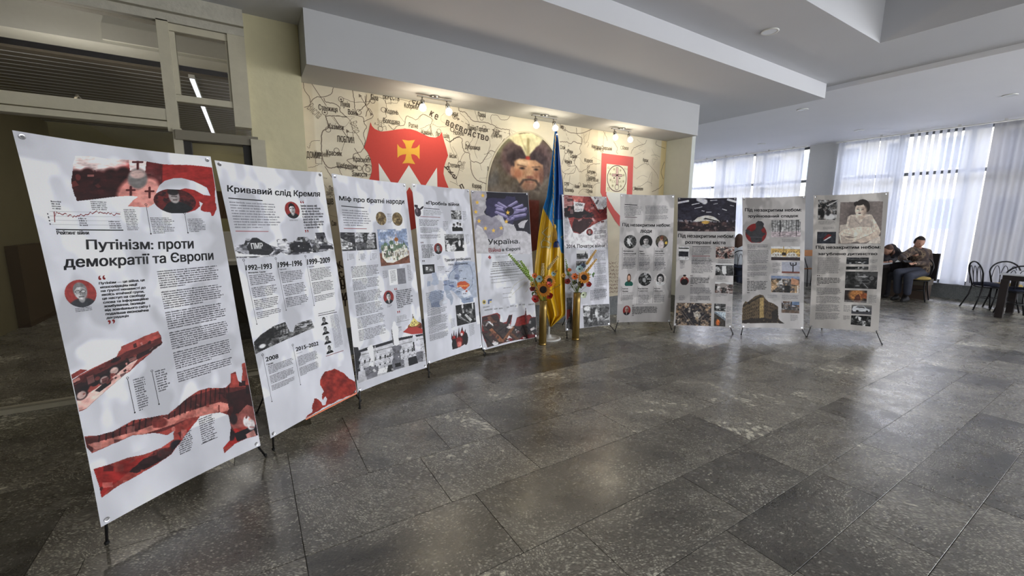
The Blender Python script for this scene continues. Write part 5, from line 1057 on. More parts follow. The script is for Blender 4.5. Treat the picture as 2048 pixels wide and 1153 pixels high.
k = Cv(60, 44, (38, 38, 42)); k.poly([(.2,.2),(.85,.25),(.9,.8),(.2,.85)], (90,)*3, .05).ell(.36, .45, .1, .2, (170,)*3, .4).ell(.7, .6, .14, .14, (150,)*3, .4).noise(.3, 10, 2).rect(0, 0, .08, 1, (34,)*3).rect(0, 0, 1, .12, (34,)*3).rect(.92, 0, 1, 1, (34,)*3).rect(0, .9, 1, 1, (34,)*3); b.picq(A7(250, 972), A7(390, 966), A7(260, 1082), A7(398, 1070), k, 'photo_print'); b.body(A7(428, 1000), A7(505, 1050), 4, seed=10, fill=.34, col=(110,)*3); b.bar(A7(425, 996), A7(510, 996), .6)
# map of Europe
C_ = lambda x, y: ((x-200)/(830-200), (y+115)/(450+115))
k = Cv(180, 165, (168, 174, 184)); k.a[:] = 0
def ip(pts, col, wob=.02, seed=2): k.poly([C_(*p) for p in pts], col, wob, seed)
ip(((520,-100),(700,-110),(810,-90),(815,330),(760,345),(700,330),(600,360),(560,330),(520,280),(470,240),(420,250),(390,170),(450,130),(430,60),(480,10)), (158, 166, 180)); ip(((255,30),(300,20),(310,70),(330,120),(330,170),(280,190),(240,170),(270,110),(250,60)), (152, 160, 176)); ip(((205,130),(240,130),(240,190),(200,200)), (146, 154, 172)); ip(((390,130),(460,120),(540,140),(560,200),(600,260),(580,310),(540,300),(480,250),(400,260),(330,240),(300,240),(240,260),(215,330),(260,470),(330,440),(350,370),(380,360),(390,260)), (142, 152, 172)); ip(((520,60),(570,40),(590,100),(560,130),(520,110)), (122, 132, 156)); ip(((450,190),(500,180),(520,205),(480,225)), (98, 110, 148)); ip(((240,410),(330,380),(350,450),(300,480),(250,470)), (120, 132, 156)); ip(((380,140),(430,130),(440,180),(400,190)), (128, 140, 166))
ip(((320,35),(420,40),(430,90),(380,130),(330,120)), (196, 198, 204)); ip(((610,260),(680,235),(720,270),(740,310),(650,340),(610,320)), (190, 194, 202), .03); ip(((600,350),(760,330),(770,385),(640,410),(605,395)), (134, 146, 168)); ip(((400,250),(450,250),(500,330),(490,420),(470,430),(460,370),(420,330)), (150, 158, 172), .03); ip(((540,-110),(580,-60),(560,0),(600,40),(560,60),(520,20),(500,-40)), (138, 146, 166)); ip(((620,-110),(700,-100),(720,-40),(660,-20),(620,-60)), (150, 158, 176)); ip(((350,400),(430,350),(425,410),(370,420)), (186, 190, 196), .02)
ip(((555,160),(600,140),(650,135),(700,165),(718,190),(690,215),(650,245),(620,230),(600,205),(550,215)), (192, 84, 48), .03)
ip(((660,250),(690,245),(680,270),(655,268)), (170, 80, 56), .02)
k.line([C_(545,205), C_(600,190), C_(650,200), C_(710,180)], .005, (226, 160, 90)).line([C_(600,210), C_(640,190), C_(690,205)], .004, (226, 160, 90)).line([C_(555,-40), C_(470,30), C_(445,100), C_(455,190), C_(500,215)], .004, (70, 84, 120)).line([C_(520,-40), C_(600,-80), C_(720,-60), C_(760,60), C_(750,180), C_(700,250)], .004, (90, 102, 132)).line([C_(430,0), C_(520,-60)], .003, (90, 102, 132)).line([C_(600,210), C_(520,260), C_(430,300)], .003, (200, 204, 212))
for a_, c_ in (((450,120),(560,140)), ((540,140),(560,240)), ((450,200),(600,260)), ((400,250),(390,350)), ((580,100),(700,130)), ((300,240),(390,300))): k.line([C_(*a_), C_(*c_)], .003, (196, 200, 208))
k.noise(.06, 20, 4)
b.picq(A8(200, -115), A8(830, -115), A8(200, 450), A8(830, 450), k, 'map_print')
b.text('Транзит російського', A7(508, 902), A7(816, 926), (60, 64, 72), bold=.0024, c=A7(512, 944), d=A7(814, 890)); b.text('газу до Європи', A7(552, 960), A7(780, 976), (60, 64, 72), bold=.0024, c=A7(556, 990), d=A7(778, 946))
for x, y in ((400,130),(480,155),(560,268),(640,108),(680,360),(425,15),(590,10),(530,100),(395,180),(640,290)): b.body(A8(x, y-5), A8(x+46, y+7), 1, seed=x, col=(52, 58, 74), rag=0, last=False, fill=.8)
b.body(A8(185, 272), A8(405, 480), 17, seed=11); b.body(A8(200, 480), A8(445, 560), 6, seed=12); b.body(A8(210, 575), A8(450, 690), 9, seed=13); b.body(A8(220, 690), A8(455, 780), 7, seed=14); b.body(A8(232, 790), A8(465, 870), 7, seed=15)
k = gray(100, 90, 12, ((40,)*3, (60,)*3, (24,)*3), 6, .3, bg=(50,)*3); k.line([(.05, .45), (.6, .95)], .018, (150,)*3).line([(.1, .6), (.7, 1)], .02, (120,)*3).poly([(.42,.55),(.5,.5),(.8,.85),(.7,.95)], (176,)*3).ell(.35, .1, .05, .12, (190,)*3, .4).ell(.88, .15, .04, .2, (180,)*3, .4).ell(.55, .35, .06, .08, (120,)*3, .4).noise(.2, 12, 5); b.picq(A8(548, 435), A8(788, 395), A8(572, 688), A8(806, 632), k, 'photo_print')
k = Cv(90, 110, (70, 26, 28)); k.a[:] = 0; k.poly([(.02,1),(.08,.75),(0,.5),(.04,.25),(.10,.5),(.14,.3),(.18,.14),(.2,.5),(.26,.38),(.30,.22),(.34,.55),(.42,.3),(.48,.04),(.5,.4),(.6,.2),(.68,.04),(.74,.4),(.8,.3),(.86,.18),(.88,.5),(1,.6),(.96,.85),(.6,.95),(.3,1),(.1,1)], (60, 24, 26), .01).mottle([], 3).ell(.16, .5, .09, .10, (168, 46, 40), .4).ell(.66, .36, .12, .12, (176, 50, 44), .4).ell(.62, .42, .07, .07, (206, 190, 188), .4).ell(.45, .7, .2, .2, (150, 44, 40), .5).ell(.45, .85, .14, .14, (196, 110, 100), .5).ell(.85, .65, .14, .3, (40, 24, 26), .4).ell(.15, .8, .14, .25, (34, 24, 26), .4).noise(.2, 10, 2)
b.picq(A8(490, 700), A8(700, 670), A8(512, 980), A8(712, 925), k, 'crowd_print'); b.body(A8(488, 598), A8(545, 715), 11, seed=16, fill=.34); b.body(A8(715, 670), A8(785, 815), 13, seed=17, fill=.34)

# ---- 5 -----------------------------------------------------------------------------------------------------------
b = Banner((941.8, 380.5), (1057, 385.7), (965.8, 702), (1075, 675), 'fifth banner, dark headed, with yellow stars and hands forming a heart', ((968, 711), (1072, 683)), zb=.045, side=1.88)
C_ = lambda x, y: ((x-820)/(1530-820), (y-120)/(860-120))
k = Cv(170, 190, (166, 162, 166)); k.mottle([(176, 174, 176), (158, 154, 160)], 5, 3, 4)
k.poly([C_(*p) for p in ((870,440),(960,400),(1080,430),(1140,480),(1180,560),(1160,640),(1060,700),(900,690),(860,600))], (144, 140, 150), .04, 2)
k.poly([C_(*p) for p in ((985,125),(1490,145),(1520,640),(1430,600),(1330,590),(1290,540),(1220,500),(1160,420),(1080,400),(1040,430),(980,410),(955,370),(990,300),(975,220),(990,180))], (46, 44, 58), .03, 3)
k.poly([C_(*p) for p in ((1000,210),(1080,205),(1200,215),(1210,185),(1310,185),(1330,250),(1440,310),(1480,360),(1440,440),(1300,470),(1270,540),(1180,500),(1120,400),(1040,430),(970,390),(990,320),(975,250))], (66, 62, 96), .03, 5)
k.poly([C_(*p) for p in ((1100,390),(1160,410),(1200,500),(1300,510),(1330,590),(1430,600),(1520,640),(1530,860),(1150,860),(1170,640),(1180,560),(1140,460))], (176, 174, 178), .05, 6)
k.poly([C_(*p) for p in ((1350,510),(1400,470),(1470,460),(1440,500),(1420,560),(1370,550))], (176, 174, 178), .03)
for x0, y0, x1, y1 in ((1090,290,1180,330),(1100,330,1200,350),(1120,262,1230,330),(1090,370,1180,400),(1240,300,1330,250),(1260,340,1400,290),(1300,380,1450,330),(1300,420,1440,400),(1320,350,1430,350),(1130,390,1230,430),(1220,460,1290,440)): k.line([C_(x0, y0), C_(x1, y1)], .024, (126, 118, 158)).line([C_(x0, y0-8), C_(x1, y1-8)], .006, (170, 164, 196))
k.line([C_(1180,330), C_(1250,440)], .02, (84, 78, 118)).line([C_(1310,330), C_(1250,440)], .02, (110, 104, 144)).ell(*C_(1245, 360), .075, .07, (52, 46, 66), .15)
k.poly([C_(*p) for p in ((870,520),(930,560),(990,640),(1010,760),(980,860),(870,860))], (180, 178, 180), .05, 4).noise(.07, 18, 2)
b.picq(A7(820, 122), A7(1530, 122), A7(820, 862), A7(1530, 862), k.cut([(.0,.0),(.93,.035),(.99,1),(.07,1)]), 'heart_hands_print')
for x, y in ((955,178),(890,262),(872,375),(908,482),(982,566),(1076,590),(1166,560),(1226,482),(1243,376)):
    b.flat([A7(x+(28 if i % 2 == 0 else 11)*math.sin(i*PI/5)*1.0, y-(31 if i % 2 == 0 else 12)*math.cos(i*PI/5)) for i in range(10)], (206, 168, 66), 'star_print')
b.text('Україна.', A7(1012, 690), A7(1382, 752), bold=.003, c=A7(1016, 772), d=A7(1378, 684)); b.text('Війна', A7(1020, 796), A7(1160, 836), (136, 48, 52), bold=.0024, c=A7(1022, 846), d=A7(1158, 790)); b.text('в Європі', A7(1174, 796), A7(1388, 826), bold=.0024, c=A7(1176, 842), d=A7(1386, 778))
b.body(A7(1100, 888), A7(1330, 915), 2, fill=.4, seed=2, col=(110,)*3); b.body(A7(1040, 962), A7(1400, 1025), 3, fill=.5, seed=3, col=(66,)*3, al=.5, last=False); b.flat([A7(1010, 905), A7(1030, 880), A7(1050, 905), A7(1035, 930)], (150, 48, 50))
for i, y in enumerate((1060, 1090, 1130)): b.body(A7(1030, y), A7(1450, y+16), 1, fill=.5, seed=y, col=(110,)*3, al=.5, last=False)
for i, y in enumerate((0, 30, 60, 95, 130, 170, 230, 300, 350)): b.body(A8(960 if i < 6 else 1120, y), A8(1330 if i < 6 else 1230, y+14), 1, fill=.5, seed=y, col=(120,)*3, al=.5, last=False)
b.flat([A8(895+22*math.cos(a), 405+27*math.sin(a)) for a in np.linspace(0, 2*PI, 13)[:-1]], (170, 150, 70), 'emblem_print'); b.flat([A8(895+11*math.cos(a), 405+13*math.sin(a)) for a in np.linspace(0, 2*PI, 9)[:-1]], (50, 50, 50), 'emblem_print')
b.flat([A8(940,378),A8(990,368),A8(985,392),A8(960,392),A8(958,428),A8(940,430)], (74, 90, 130), 'emblem_print'); b.flat([A8(962,396),A8(985,396),A8(982,412),A8(965,412)], (180, 160, 80), 'emblem_print')
for x, y, w_ in ((880,470,80),(900,505,95),(1018,490,40),(1075,485,45),(1170,470,30),(1210,455,45),(1270,452,22),(1320,435,25),(1365,432,30),(1440,430,70)): b.body(A8(x, y-8), A8(x+w_, y+10), 2, fill=.6, seed=x, col=(60,)*3, rag=0, last=False)
C_ = lambda x, y: ((x-865)/(1550-865), (y-470)/(960-470))
k = Cv(170, 120, (120, 44, 42)); k.a[:] = 0
k.poly([C_(*p) for p in ((868,580),(1040,535),(1075,560),(1070,640),(1110,655),(1150,640),(1180,560),(1222,558),(1200,700),(1250,690),(1280,590),(1330,570),(1380,555),(1395,470),(1405,560),(1450,550),(1480,580),(1530,572),(1545,830),(1300,860),(1150,890),(935,950),(870,780))], (140, 50, 48), .01)
kk = (k.a > .5).astype(float)
def im(pts, col, wob=.0):
    t = Cv(170, 120, 0, 0); t.poly([C_(*p) for p in pts], 255, wob, 3); k.put(t.a*kk, col, al=False)
im(((870,640),(1060,600),(1110,660),(1240,690),(1340,640),(1540,600),(1545,830),(1150,890),(935,950)), (74, 62, 58), .03); im(((868,590),(1040,550),(1050,580),(870,640)), (70, 44, 44)); im(((980,590),(1060,580),(1070,700),(1010,740)), (66, 46, 44)); im(((1180,570),(1220,560),(1190,680),(1150,780),(1130,770)), (48, 36, 40))
im(((900,700),(940,670),(1160,880),(1100,900)), (52, 36, 34)); im(((950,740),(980,720),(1130,880),(1080,900)), (150, 96, 66)); im(((1230,690),(1260,700),(1150,870),(1110,860)), (140, 92, 64)); im(((1000,870),(1060,900),(1040,930),(980,920)), (200, 196, 196)); im(((1180,810),(1240,860),(1150,880)), (196, 192, 192)); im(((930,640),(980,640),(1000,700)), (196, 194, 196)); im(((1160,860),(1190,840),(1240,850),(1230,880)), (130, 34, 34)); im(((1180,780),(1210,770),(1310,850),(1270,862)), (110, 74, 56)); im(((1380,800),(1540,780),(1545,830),(1300,862)), (128, 34, 36)); im(((1440,600),(1530,580),(1542,760),(1430,740)), (46, 44, 46)); im(((1290,600),(1400,570),(1460,580),(1430,660),(1300,700),(1260,690)), (150, 52, 48), .03)
for a_, c_ in (((1250,700),(1400,830)), ((1290,820),(1360,690)), ((1360,690),(1410,830)), ((1400,700),(1540,800)), ((1430,760),(1500,650)), ((880,790),(1000,930)), ((1060,760),(1150,690))):
    t = Cv(170, 120, 0, 0); t.line([C_(*a_), C_(*c_)], .012, 255); k.put(t.a*kk, (44, 40, 42), al=False)
k.line([C_(1393, 470), C_(1402, 660)], .006, (70, 52, 52)).clutter(80, ((44, 36, 36), (120, 80, 60), (90, 40, 40), (196, 190, 188), (60, 52, 50)), .05, 3, (0, .3, 1, 1)).noise(.16, 24, 3)
b.picq(A8(865, 470), A8(1550, 470), A8(865, 960), A8(1550, 960), k, 'barricade_print')

# ---- 6 -----------------------------------------------------------------------------------------------------------
b = Banner((1124, 389), (1214, 393.4), (1131.8, 662.5), (1220.7, 650.8), 'sixth banner, behind the flag and right vase, headed 2014', ((1134, 677), (1229.8, 662.7)), white=(176, 176, 182))
b1 = crop(1000, 230, .2082)
C_ = lambda x, y: ((x-590)/(1040-590), (y-765)/(1275-765))
k = Cv(120, 140, (196, 192, 194)); k.mottle([(206, 204, 206), (180, 176, 180)], 4, 2, 4)
def im(pts, col, wob=.03, seed=4): k.poly([C_(*p) for p in pts], col, wob, seed)
im(((590,765),(860,775),(900,830),(960,945),(1030,880),(1040,1000),(940,1030),(820,1100),(760,1150),(700,1130),(640,990),(590,960)), (150, 62, 58)); im(((590,765),(690,770),(690,850),(680,990),(620,960)), (126, 46, 44)); im(((610,900),(700,860),(860,930),(940,930),(920,990),(700,990),(620,1000)), (46, 34, 38), .06); im(((700,830),(810,845),(790,925),(710,930)), (206, 198, 196), .0); im(((690,765),(800,772),(790,830),(710,830)), (196, 110, 100)); im(((590,980),(650,985),(670,1070),(640,1150),(590,1150)), (166, 164, 168)); im(((700,1000),(900,1000),(830,1090),(760,1150),(690,1110)), (70, 40, 42), .06); im(((930,870),(1030,790),(1020,870),(960,945)), (186, 184, 188), .0)
for x in range(600, 700, 16): k.line([C_(600, 780+(x-600)*.9), C_(690, 785+(x-600)*.9)], .008, (190, 150, 146))
im(((880,920),(1030,900),(1035,990),(910,990)), (130, 50, 48)); k.clutter(70, ((46, 34, 38), (150, 62, 58), (200, 160, 156), (90, 40, 42)), .05, 3, (0, 0, 1, .55)); k.line([C_(855, 785), C_(900, 880), C_(960, 948), C_(1030, 880)], .006, (30, 26, 30)); im(((700,830),(810,845),(790,925),(710,930)), (206, 198, 196), .0); k.noise(.16, 18, 3)
b.picq(b1(590, 765), b1(1040, 765), b1(590, 1275), b1(1040, 1275), k.cut([(.05,.0),(1,.045),(1,1),(.05,1)]), 'street_crowd_print')
b.text('КРИМ', b1(725, 845), b1(790, 870), (60, 60, 64), bold=.002, name='placard_lettering'); b.text('ГЕРОЇ', b1(722, 895), b1(788, 918), (60, 60, 64), bold=.001, name='placard_lettering')
b.pic(b1(828, 1092), b1(892, 1160), face(34, 44, (140, 46, 44), (70,)*3, (186, 150, 140), (60,)*3, 3), 'portrait_print'); b.quote(b1(904, 1088), b1(924, 1102), col=(60, 40, 40)); b.body(b1(905, 1108), b1(1022, 1150), 4, fill=.55, col=(50,)*3, seed=2); b.body(B2(870, 50), B2(985, 84), 3, fill=.55, col=(50,)*3, seed=3)
b.text('2014. Початок війни', B2(610, 134), B2(966, 162), bold=.0026, c=B2(610, 170), d=B2(966, 130))
k = gray(50, 40, 3, ((90,)*3, (130,)*3), 5, .2); k.put((k.Y < .4).astype(float), (186,)*3).poly([(.7,.6),(.8,.1),(.9,.6)], (40,)*3).rect(0, .6, 1, .85, (66,)*3); b.pic(B2(704, 188), B2(810, 270), k, 'photo_print')
b.body(B2(860, 190), B2(985, 640), 46, seed=6, para=12, fill=.4); b.body(B2(830, 190), B2(860, 260), 6, seed=7, fill=.34); b.body(B2(830, 560), B2(990, 660), 9, seed=8)
b.pic(B2(700, 290), B2(790, 350), gray(40, 30, 8), 'photo_print')
k = gray(110, 90, 21, ((70,)*3, (40,)*3, (150,)*3), 8, .3); k.put((k.Y < .15)*.6, (120,)*3).ell(.15, .15, .12, .1, (196,)*3, .4).ell(.5, .4, .06, .2, (190,)*3, .5).ell(.55, .75, .04, .2, (170,)*3, .5).ell(.3, .5, .05, .2, (40,)*3, .5).put((k.Y > .75)*.6, (70,)*3).noise(.2, 16, 2); b.picq(B2(762, 705), B2(1010, 685), B2(776, 915), B2(1016, 880), k, 'photo_print')
b.picq(B2(612, 630), B2(665, 628), B2(612, 925), B2(660, 920), gray(30, 120, 6, ((90,)*3, (50,)*3), 4, .2), 'photo_print'); b.flat([B2(612,740),B2(650,735),B2(640,800),B2(612,840)], (124, 44, 44))

# ---- 7 -----------------------------------------------------------------------------------------------------------
GW = (174, 171, 170)
b = Banner((1240.8, 388), (1349.7, 390.1), (1233.3, 646), (1341, 645), 'seventh banner, with six round portraits of people', ((1230.3, 662.3), (1343, 659.3)), white=GW)
b.bar(B3(210, 273), B3(393, 277), 1.3); b.bar(B3(208, 448), B3(388, 450), 1.1, (90, 70, 72)); b.body(B3(206, 290), B3(465, 432), 7, fill=.36, seed=1); b.body(B3(510, 282), B3(850, 405), 9, seed=2, fill=.4); b.body(B3(510, 418), B3(855, 492), 5, seed=3, fill=.4)
b.text('Під незакритим небом:', B3(178, 530), B3(874, 588), bold=.0026); b.text('люди', B3(438, 625), B3(600, 678), bold=.0026)
R_ = [(288,795,0,B3),(518,795,1,B3),(752,795,2,B3)]
k = gray(60, 60, 5, ((60,)*3, (110,)*3), 6, .3, bg=(70,)*3); k.ell(.4, .5, .14, .2, (196,)*3, .4).line([(.3, .3), (.5, .8)], .04, (210,)*3).line([(.45, .4), (.65, .7)], .03, (190,)*3).cutell(); b.pic(B3(196, 700), B3(380, 892), k, 'portrait_print')
k = face(60, 60, (36,)*3, (50, 46, 46), (180, 176, 174), (160,)*3, 7); b.pic(B3(425, 700), B3(612, 892), k, 'portrait_print')
k = Cv(60, 60, (44, 42, 44)); k.mottle([(70, 66, 60), (100, 90, 70)], 5, 3).ell(.48, .3, .12, .16, (190, 140, 110), .3).ell(.5, .2, .14, .14, (120, 70, 50), .4).ell(.45, .75, .24, .34, (186, 176, 176), .3).ell(.85, .6, .1, .12, (200, 170, 70), .3).noise(.1, 9, 2).cutell(); b.pic(B3(658, 702), B3(842, 890), k, 'portrait_print')
k = Cv(60, 60, (178, 176, 174), 0); k.ell(.5, .85, .42, .24, (40, 104, 92), .15).ell(.5, .38, .2, .34, (96, 66, 52), .2).ell(.5, .38, .13, .2, (206, 164, 140), .25).noise(.1, 9, 2); b.pic(B4(185, 160), B4(322, 338), k, 'portrait_print')
k = gray(60, 60, 15, ((30,)*3, (80,)*3), 6, .3, bg=(46,)*3); k.ell(.45, .55, .12, .16, (150,)*3, .4).ell(.48, .1, .06, .1, (160,)*3, .4).line([(.7,.5),(.95,.5)], .02, (190,)*3).cutell(); b.pic(B4(382, 155), B4(560, 338), k, 'portrait_print')
k = face(60, 60, (182, 178, 176), (44, 42, 44), (196, 192, 190), (186,)*3, 8, True, long_=True); b.pic(B4(600, 160), B4(772, 335), k, 'portrait_print')
for s1, s2, x0, x1, y, C in (('Володимир', 'Ковальський', 190, 370, 930, B3), ('Макс', 'Левін', 424, 500, 930, B3), ('Наталія', 'Писоцька', 650, 785, 930, B3), ('Ірина', 'Яжева', 165, 240, 375, B4), ('Костянтин', 'Гудаускас', 380, 516, 375, B4), ('Артем', 'Дімишин', 598, 718, 375, B4)):
    w2 = x1; w1 = x0+(x1-x0)*min(1, len(s1)/len(s2)*.98)
    b.text(s1, C(x0, y-8), C(w1, y+12), bold=.003, name='name_lettering'); b.text(s2, C(x0, y+26), C(w2, y+46), bold=.003, name='name_lettering')
for x0, x1 in ((188,372),(420,580),(650,790)): b.body(B3(x0, 990), B3(x1, 1003), 1, fill=.5, seed=x0, last=False, rag=.2); b.body(B3(x0, 1018), B3(x1, 1150), 8, seed=x0+1, fill=.4)
for x0, x1, y1 in ((170,340,100),(390,545,125),(605,760,125)): b.body(B4(x0, 5), B4(x1, y1), 7, seed=x0+2, fill=.4)
for x0, x1, y1 in ((165,318,540),(382,530,600),(600,745,575)): b.body(B4(x0, 432), B4(x1, 442), 1, fill=.5, last=False); b.body(B4(x0, 458), B4(x1, y1), 8, seed=x0+3, fill=.4)
for x, y0, y1 in ((175, B3(175, 880), B4(160, 105)), (408, B3(408, 880), B4(375, 125)), (640, B3(640, 880), B4(590, 125)), (0, B4(155, 345), B4(148, 542)), (0, B4(372, 345), B4(362, 600)), (0, B4(588, 345), B4(580, 575))): b.vbar(y0, y1, w=.0028)
b.pic(B4(172, 615), B4(278, 752), face(44, 56, (150, 50, 48), (150, 146, 144), (170, 130, 116), (40, 40, 44), 3, shirt=(206,)*3), 'portrait_print'); b.quote(B4(298, 608), B4(322, 624), col=(60, 50, 50)); b.quote(B4(298, 750), B4(322, 766), True, col=(60, 50, 50)); b.body(B4(300, 632), B4(640, 742), 6, fill=.55, seed=9, col=(50,)*3, rag=.05)

# ---- 8 -----------------------------------------------------------------------------------------------------------
b = Banner((1355.7, 395), (1473.9, 395), (1347.5, 652), (1464, 656.4), 'eighth banner, dark hangar photo at its head and bombed buildings', ((1348, 665.2), (1465.5, 667.5)), white=GW)
k = Cv(170, 100, (64, 62, 76)); k.mottle([(72, 70, 86), (56, 54, 66)], 6, 3, 4).ell(.51, .80, .22, .28, (196, 192, 184), .04)
k.put((k.Y > .69+.04*np.sin(k.X*7)).astype(float), (60, 54, 60)).put(((k.Y > .67) & (k.Y < .73) & (vnoise(100, 170, 50, 4, 2) > .5))*.8, (150, 148, 156)).put(((k.Y > .72))*np.clip(fbm(100, 170, 9, 5)*2-.9, 0, 1), (128, 92, 88))
k.poly([(.28,.70),(.35,.58),(.45,.54),(.55,.54),(.66,.60),(.73,.69)], (200, 196, 188)).poly([(.44,.64),(.48,.59),(.72,.69),(.66,.70),(.50,.64)], (50, 48, 56)).ell(.49, .73, .07, .05, (198, 160, 84), .3)
for a_, c_, w_ in (((.0,.16),(.18,.09),.018),((.25,.2),(.37,.15),.008),((.30,.31),(.42,.26),.005),((.37,.03),(.46,.10),.05),((.50,.42),(.58,.42),.006),((.77,.33),(.84,.37),.007),((.86,.05),(.99,.12),.02),((.62,.18),(.68,.16),.004),((.42,.38),(.46,.39),.006),((.7,.47),(.72,.49),.005),((.56,.07),(.67,.06),.005),((.9,.22),(.96,.25),.004)): k.line([a_, c_], w_, (196, 196, 206))
k.clutter(60, ((90, 70, 74), (50, 46, 54), (150, 130, 128)), .03, 3, (0, .72, 1, 1)).noise(.13, 22, 3); b.picq(B3(978, 186), B3(1828, 186), B3(966, 672), B3(1812, 676), k, 'hangar_photo')
b.text('Під незакритим небом:', B3(978, 710), B3(1792, 776), bold=.0028); b.text('розтерзані міста', B3(1084, 806), B3(1666, 866), bold=.0028)
k = Cv(40, 46, (206,)*3); k.rect(.03, .08, .97, .18, (60,)*3).rect(.05, .36, .95, .75, (56, 56, 62)).noise(.3, 9, 2).rect(.0, .2, 1, .32, (200,)*3); b.pic(B3(978, 898), B3(1136, 1088), k, 'photo_print')
b.bar(B3(1182, 898), B3(1448, 900), 1.2); b.bar(B3(1178, 1033), B3(1442, 1035), 1.1, (130, 52, 52)); b.body(B3(1178, 912), B3(1465, 1020), 5, fill=.36, seed=1); b.body(B3(1172, 1050), B3(1465, 1150), 7, seed=2, fill=.42); b.body(B4(1105, 5), B4(1395, 190), 11, seed=3, fill=.42)
k = gray(60, 40, 7, ((150, 110, 100), (70, 44, 42), (190, 170, 160)), 7, .3, bg=(120, 80, 76)); k.ell(.55, .75, .08, .25, (30,)*3, .3); b.pic(B3(1526, 900), B3(1806, 1072), k, 'photo_print'); b.body(B3(1560, 1085), B3(1770, 1150), 4, seed=4, fill=.34); b.body(B3(1000, 1095), B3(1050, 1150), 4, fill=.34)
k = gray(60, 40, 9, ((90,)*3, (60,)*3), 7, .3, bg=(80,)*3); k.put((k.Y < .12).astype(float), (200,)*3).poly([(.36,.2),(.56,.2),(.6,.85),(.42,.9),(.34,.6)], (206, 208, 210)); b.pic(B4(1432, 60), B4(1692, 222), k, 'photo_print'); b.body(B4(1450, 232), B4(1580, 280), 3, seed=5, fill=.34)
k = gray(60, 40, 17, ((120, 96, 88), (80, 62, 60), (160, 150, 146)), 8, .3, bg=(110, 86, 80)); k.put((k.Y < .2).astype(float), (190,)*3).ell(.45, .3, .22, .2, (146, 140, 136), .3).rect(.58, .55, .64, .85, (40, 36, 40)); b.pic(B4(1424, 310), B4(1680, 462), k, 'photo_print'); b.body(B4(1440, 472), B4(1600, 510), 3, seed=6, fill=.34)
k = Cv(50, 60, GW, 0); k.ell(.5, .62, .5, .42, (140, 46, 44), .08).ell(.5, .72, .42, .3, (44, 40, 42), .15).ell(.5, .22, .17, .2, (190, 140, 120), .2).ell(.5, .08, .18, .1, (40, 34, 34), .3).noise(.1, 9, 1); b.pic(B4(946, 210), B4(1064, 350), k, 'portrait_print'); b.quote(B4(1088, 214), B4(1114, 232), col=(60, 50, 50)); b.quote(B4(1088, 352), B4(1114, 368), True, col=(60, 50, 50)); b.body(B4(1088, 245), B4(1355, 340), 5, fill=.55, seed=7, col=(50,)*3)
b.body(B4(1085, 380), B4(1375, 575), 12, seed=8, fill=.42, para=7); b.body(B4(930, 490), B4(1010, 560), 5, seed=9, fill=.34); b.body(B4(945, 15), B4(1010, 130), 7, seed=10, fill=.34)
k = Cv(120, 80, (150, 130, 112)); k.mottle([(170, 140, 110), (96, 88, 84), (60, 56, 58)], 9, 2, 4).poly([(.2,.35),(.5,.0),(.78,.35),(.9,.6),(.5,1),(.3,.9)], (64, 62, 68), .08).poly([(.5,.4),(.62,.35),(.72,.55),(.62,.75),(.52,.6)], (170, 164, 156), .03)
for a_, c_ in (((0,.1),(.45,1)), ((.07,.05),(.5,.98)), ((1,.2),(.55,1)), ((.0,.55),(.3,.98)), ((.45,.05),(.35,.3))): k.line([a_, c_], .014, (110, 100, 94))
k.clutter(120, ((60, 58, 62), (170, 150, 124), (110, 96, 84), (44, 42, 46), (190, 180, 166)), .05, 5).noise(.2, 20, 5); b.pic(B4(892, 596), B4(1372, 900), k, 'aerial_photo')
k = gray(50, 34, 4, ((60,)*3, (100,)*3), 5, .2, bg=(50,)*3); k.ell(.3, .5, .2, .2, (190,)*3, .6); b.pic(B4(1414, 606), B4(1572, 704), k, 'photo_print'); k = Cv(46, 60, (120, 130, 140)); k.poly([(0,.1),(1,.6),(1,1),(0,1)], (76, 70, 66)).poly([(.1,.0),(1,.45),(1,.0)], (170, 184, 196)).ell(.35, .75, .18, .22, (206, 110, 56), .4).noise(.3, 12, 3); b.pic(B4(1412, 715), B4(1568, 910), k, 'photo_print'); b.body(B4(1585, 640), B4(1645, 870), 16, seed=3, fill=.36, para=6)

# ---- 9 -----------------------------------------------------------------------------------------------------------
b = Banner((1484.8, 395.5), (1611.8, 391.7), (1483.2, 656.4), (1607.6, 659.2), 'ninth banner, second from the right, with statue on red disc and burnt building', ((1482.4, 670), (1612.5, 674.9)), white=GW)
b.text('Під незакритим небом:', B5(124, 290), B5(830, 336), bold=.0026, c=B5(124, 342), d=B5(830, 284)); b.text('зруйнований спадок', B5(158, 370), B5(790, 406), bold=.0026, c=B5(158, 416), d=B5(790, 362))
k = Cv(80, 86, GW, 0); k.ell(.5, .58, .5, .46, (150, 50, 50), .03).poly([(.0,.44),(.06,.38),(.3,.5),(.46,.42),(.5,.3),(.48,.1),(.60,.0),(.78,.02),(.88,.14),(.84,.34),(.74,.42),(.8,.52),(.98,.6),(.88,.66),(.8,.74),(.78,.96),(.5,1),(.3,.97),(.26,.78),(.04,.56)], (78, 78, 82), .01).put((k.a > .5)*(fbm(86, 80, 6, 2)-.5)*1.6, (56, 56, 60), al=False).line([(.24,.74),(.8,.76)], .012, (100, 100, 104)).noise(.06, 9, 2); b.pic(B5(124, 448), B5(392, 724), k, 'statue_print')
k = Cv(80, 50, (170,)*3); k.put((k.Y > .68).astype(float), (176, 164, 168))
for i, x in enumerate((.05, .14, .22, .31, .33, .44, .52, .60, .70, .87, .93)): k.line([(x, 0), (x+.01*(i % 3-1), .72+.2*(i in (3, 9)))], .012 if i in (3, 4, 9, 10) else .006, (56, 54, 58))
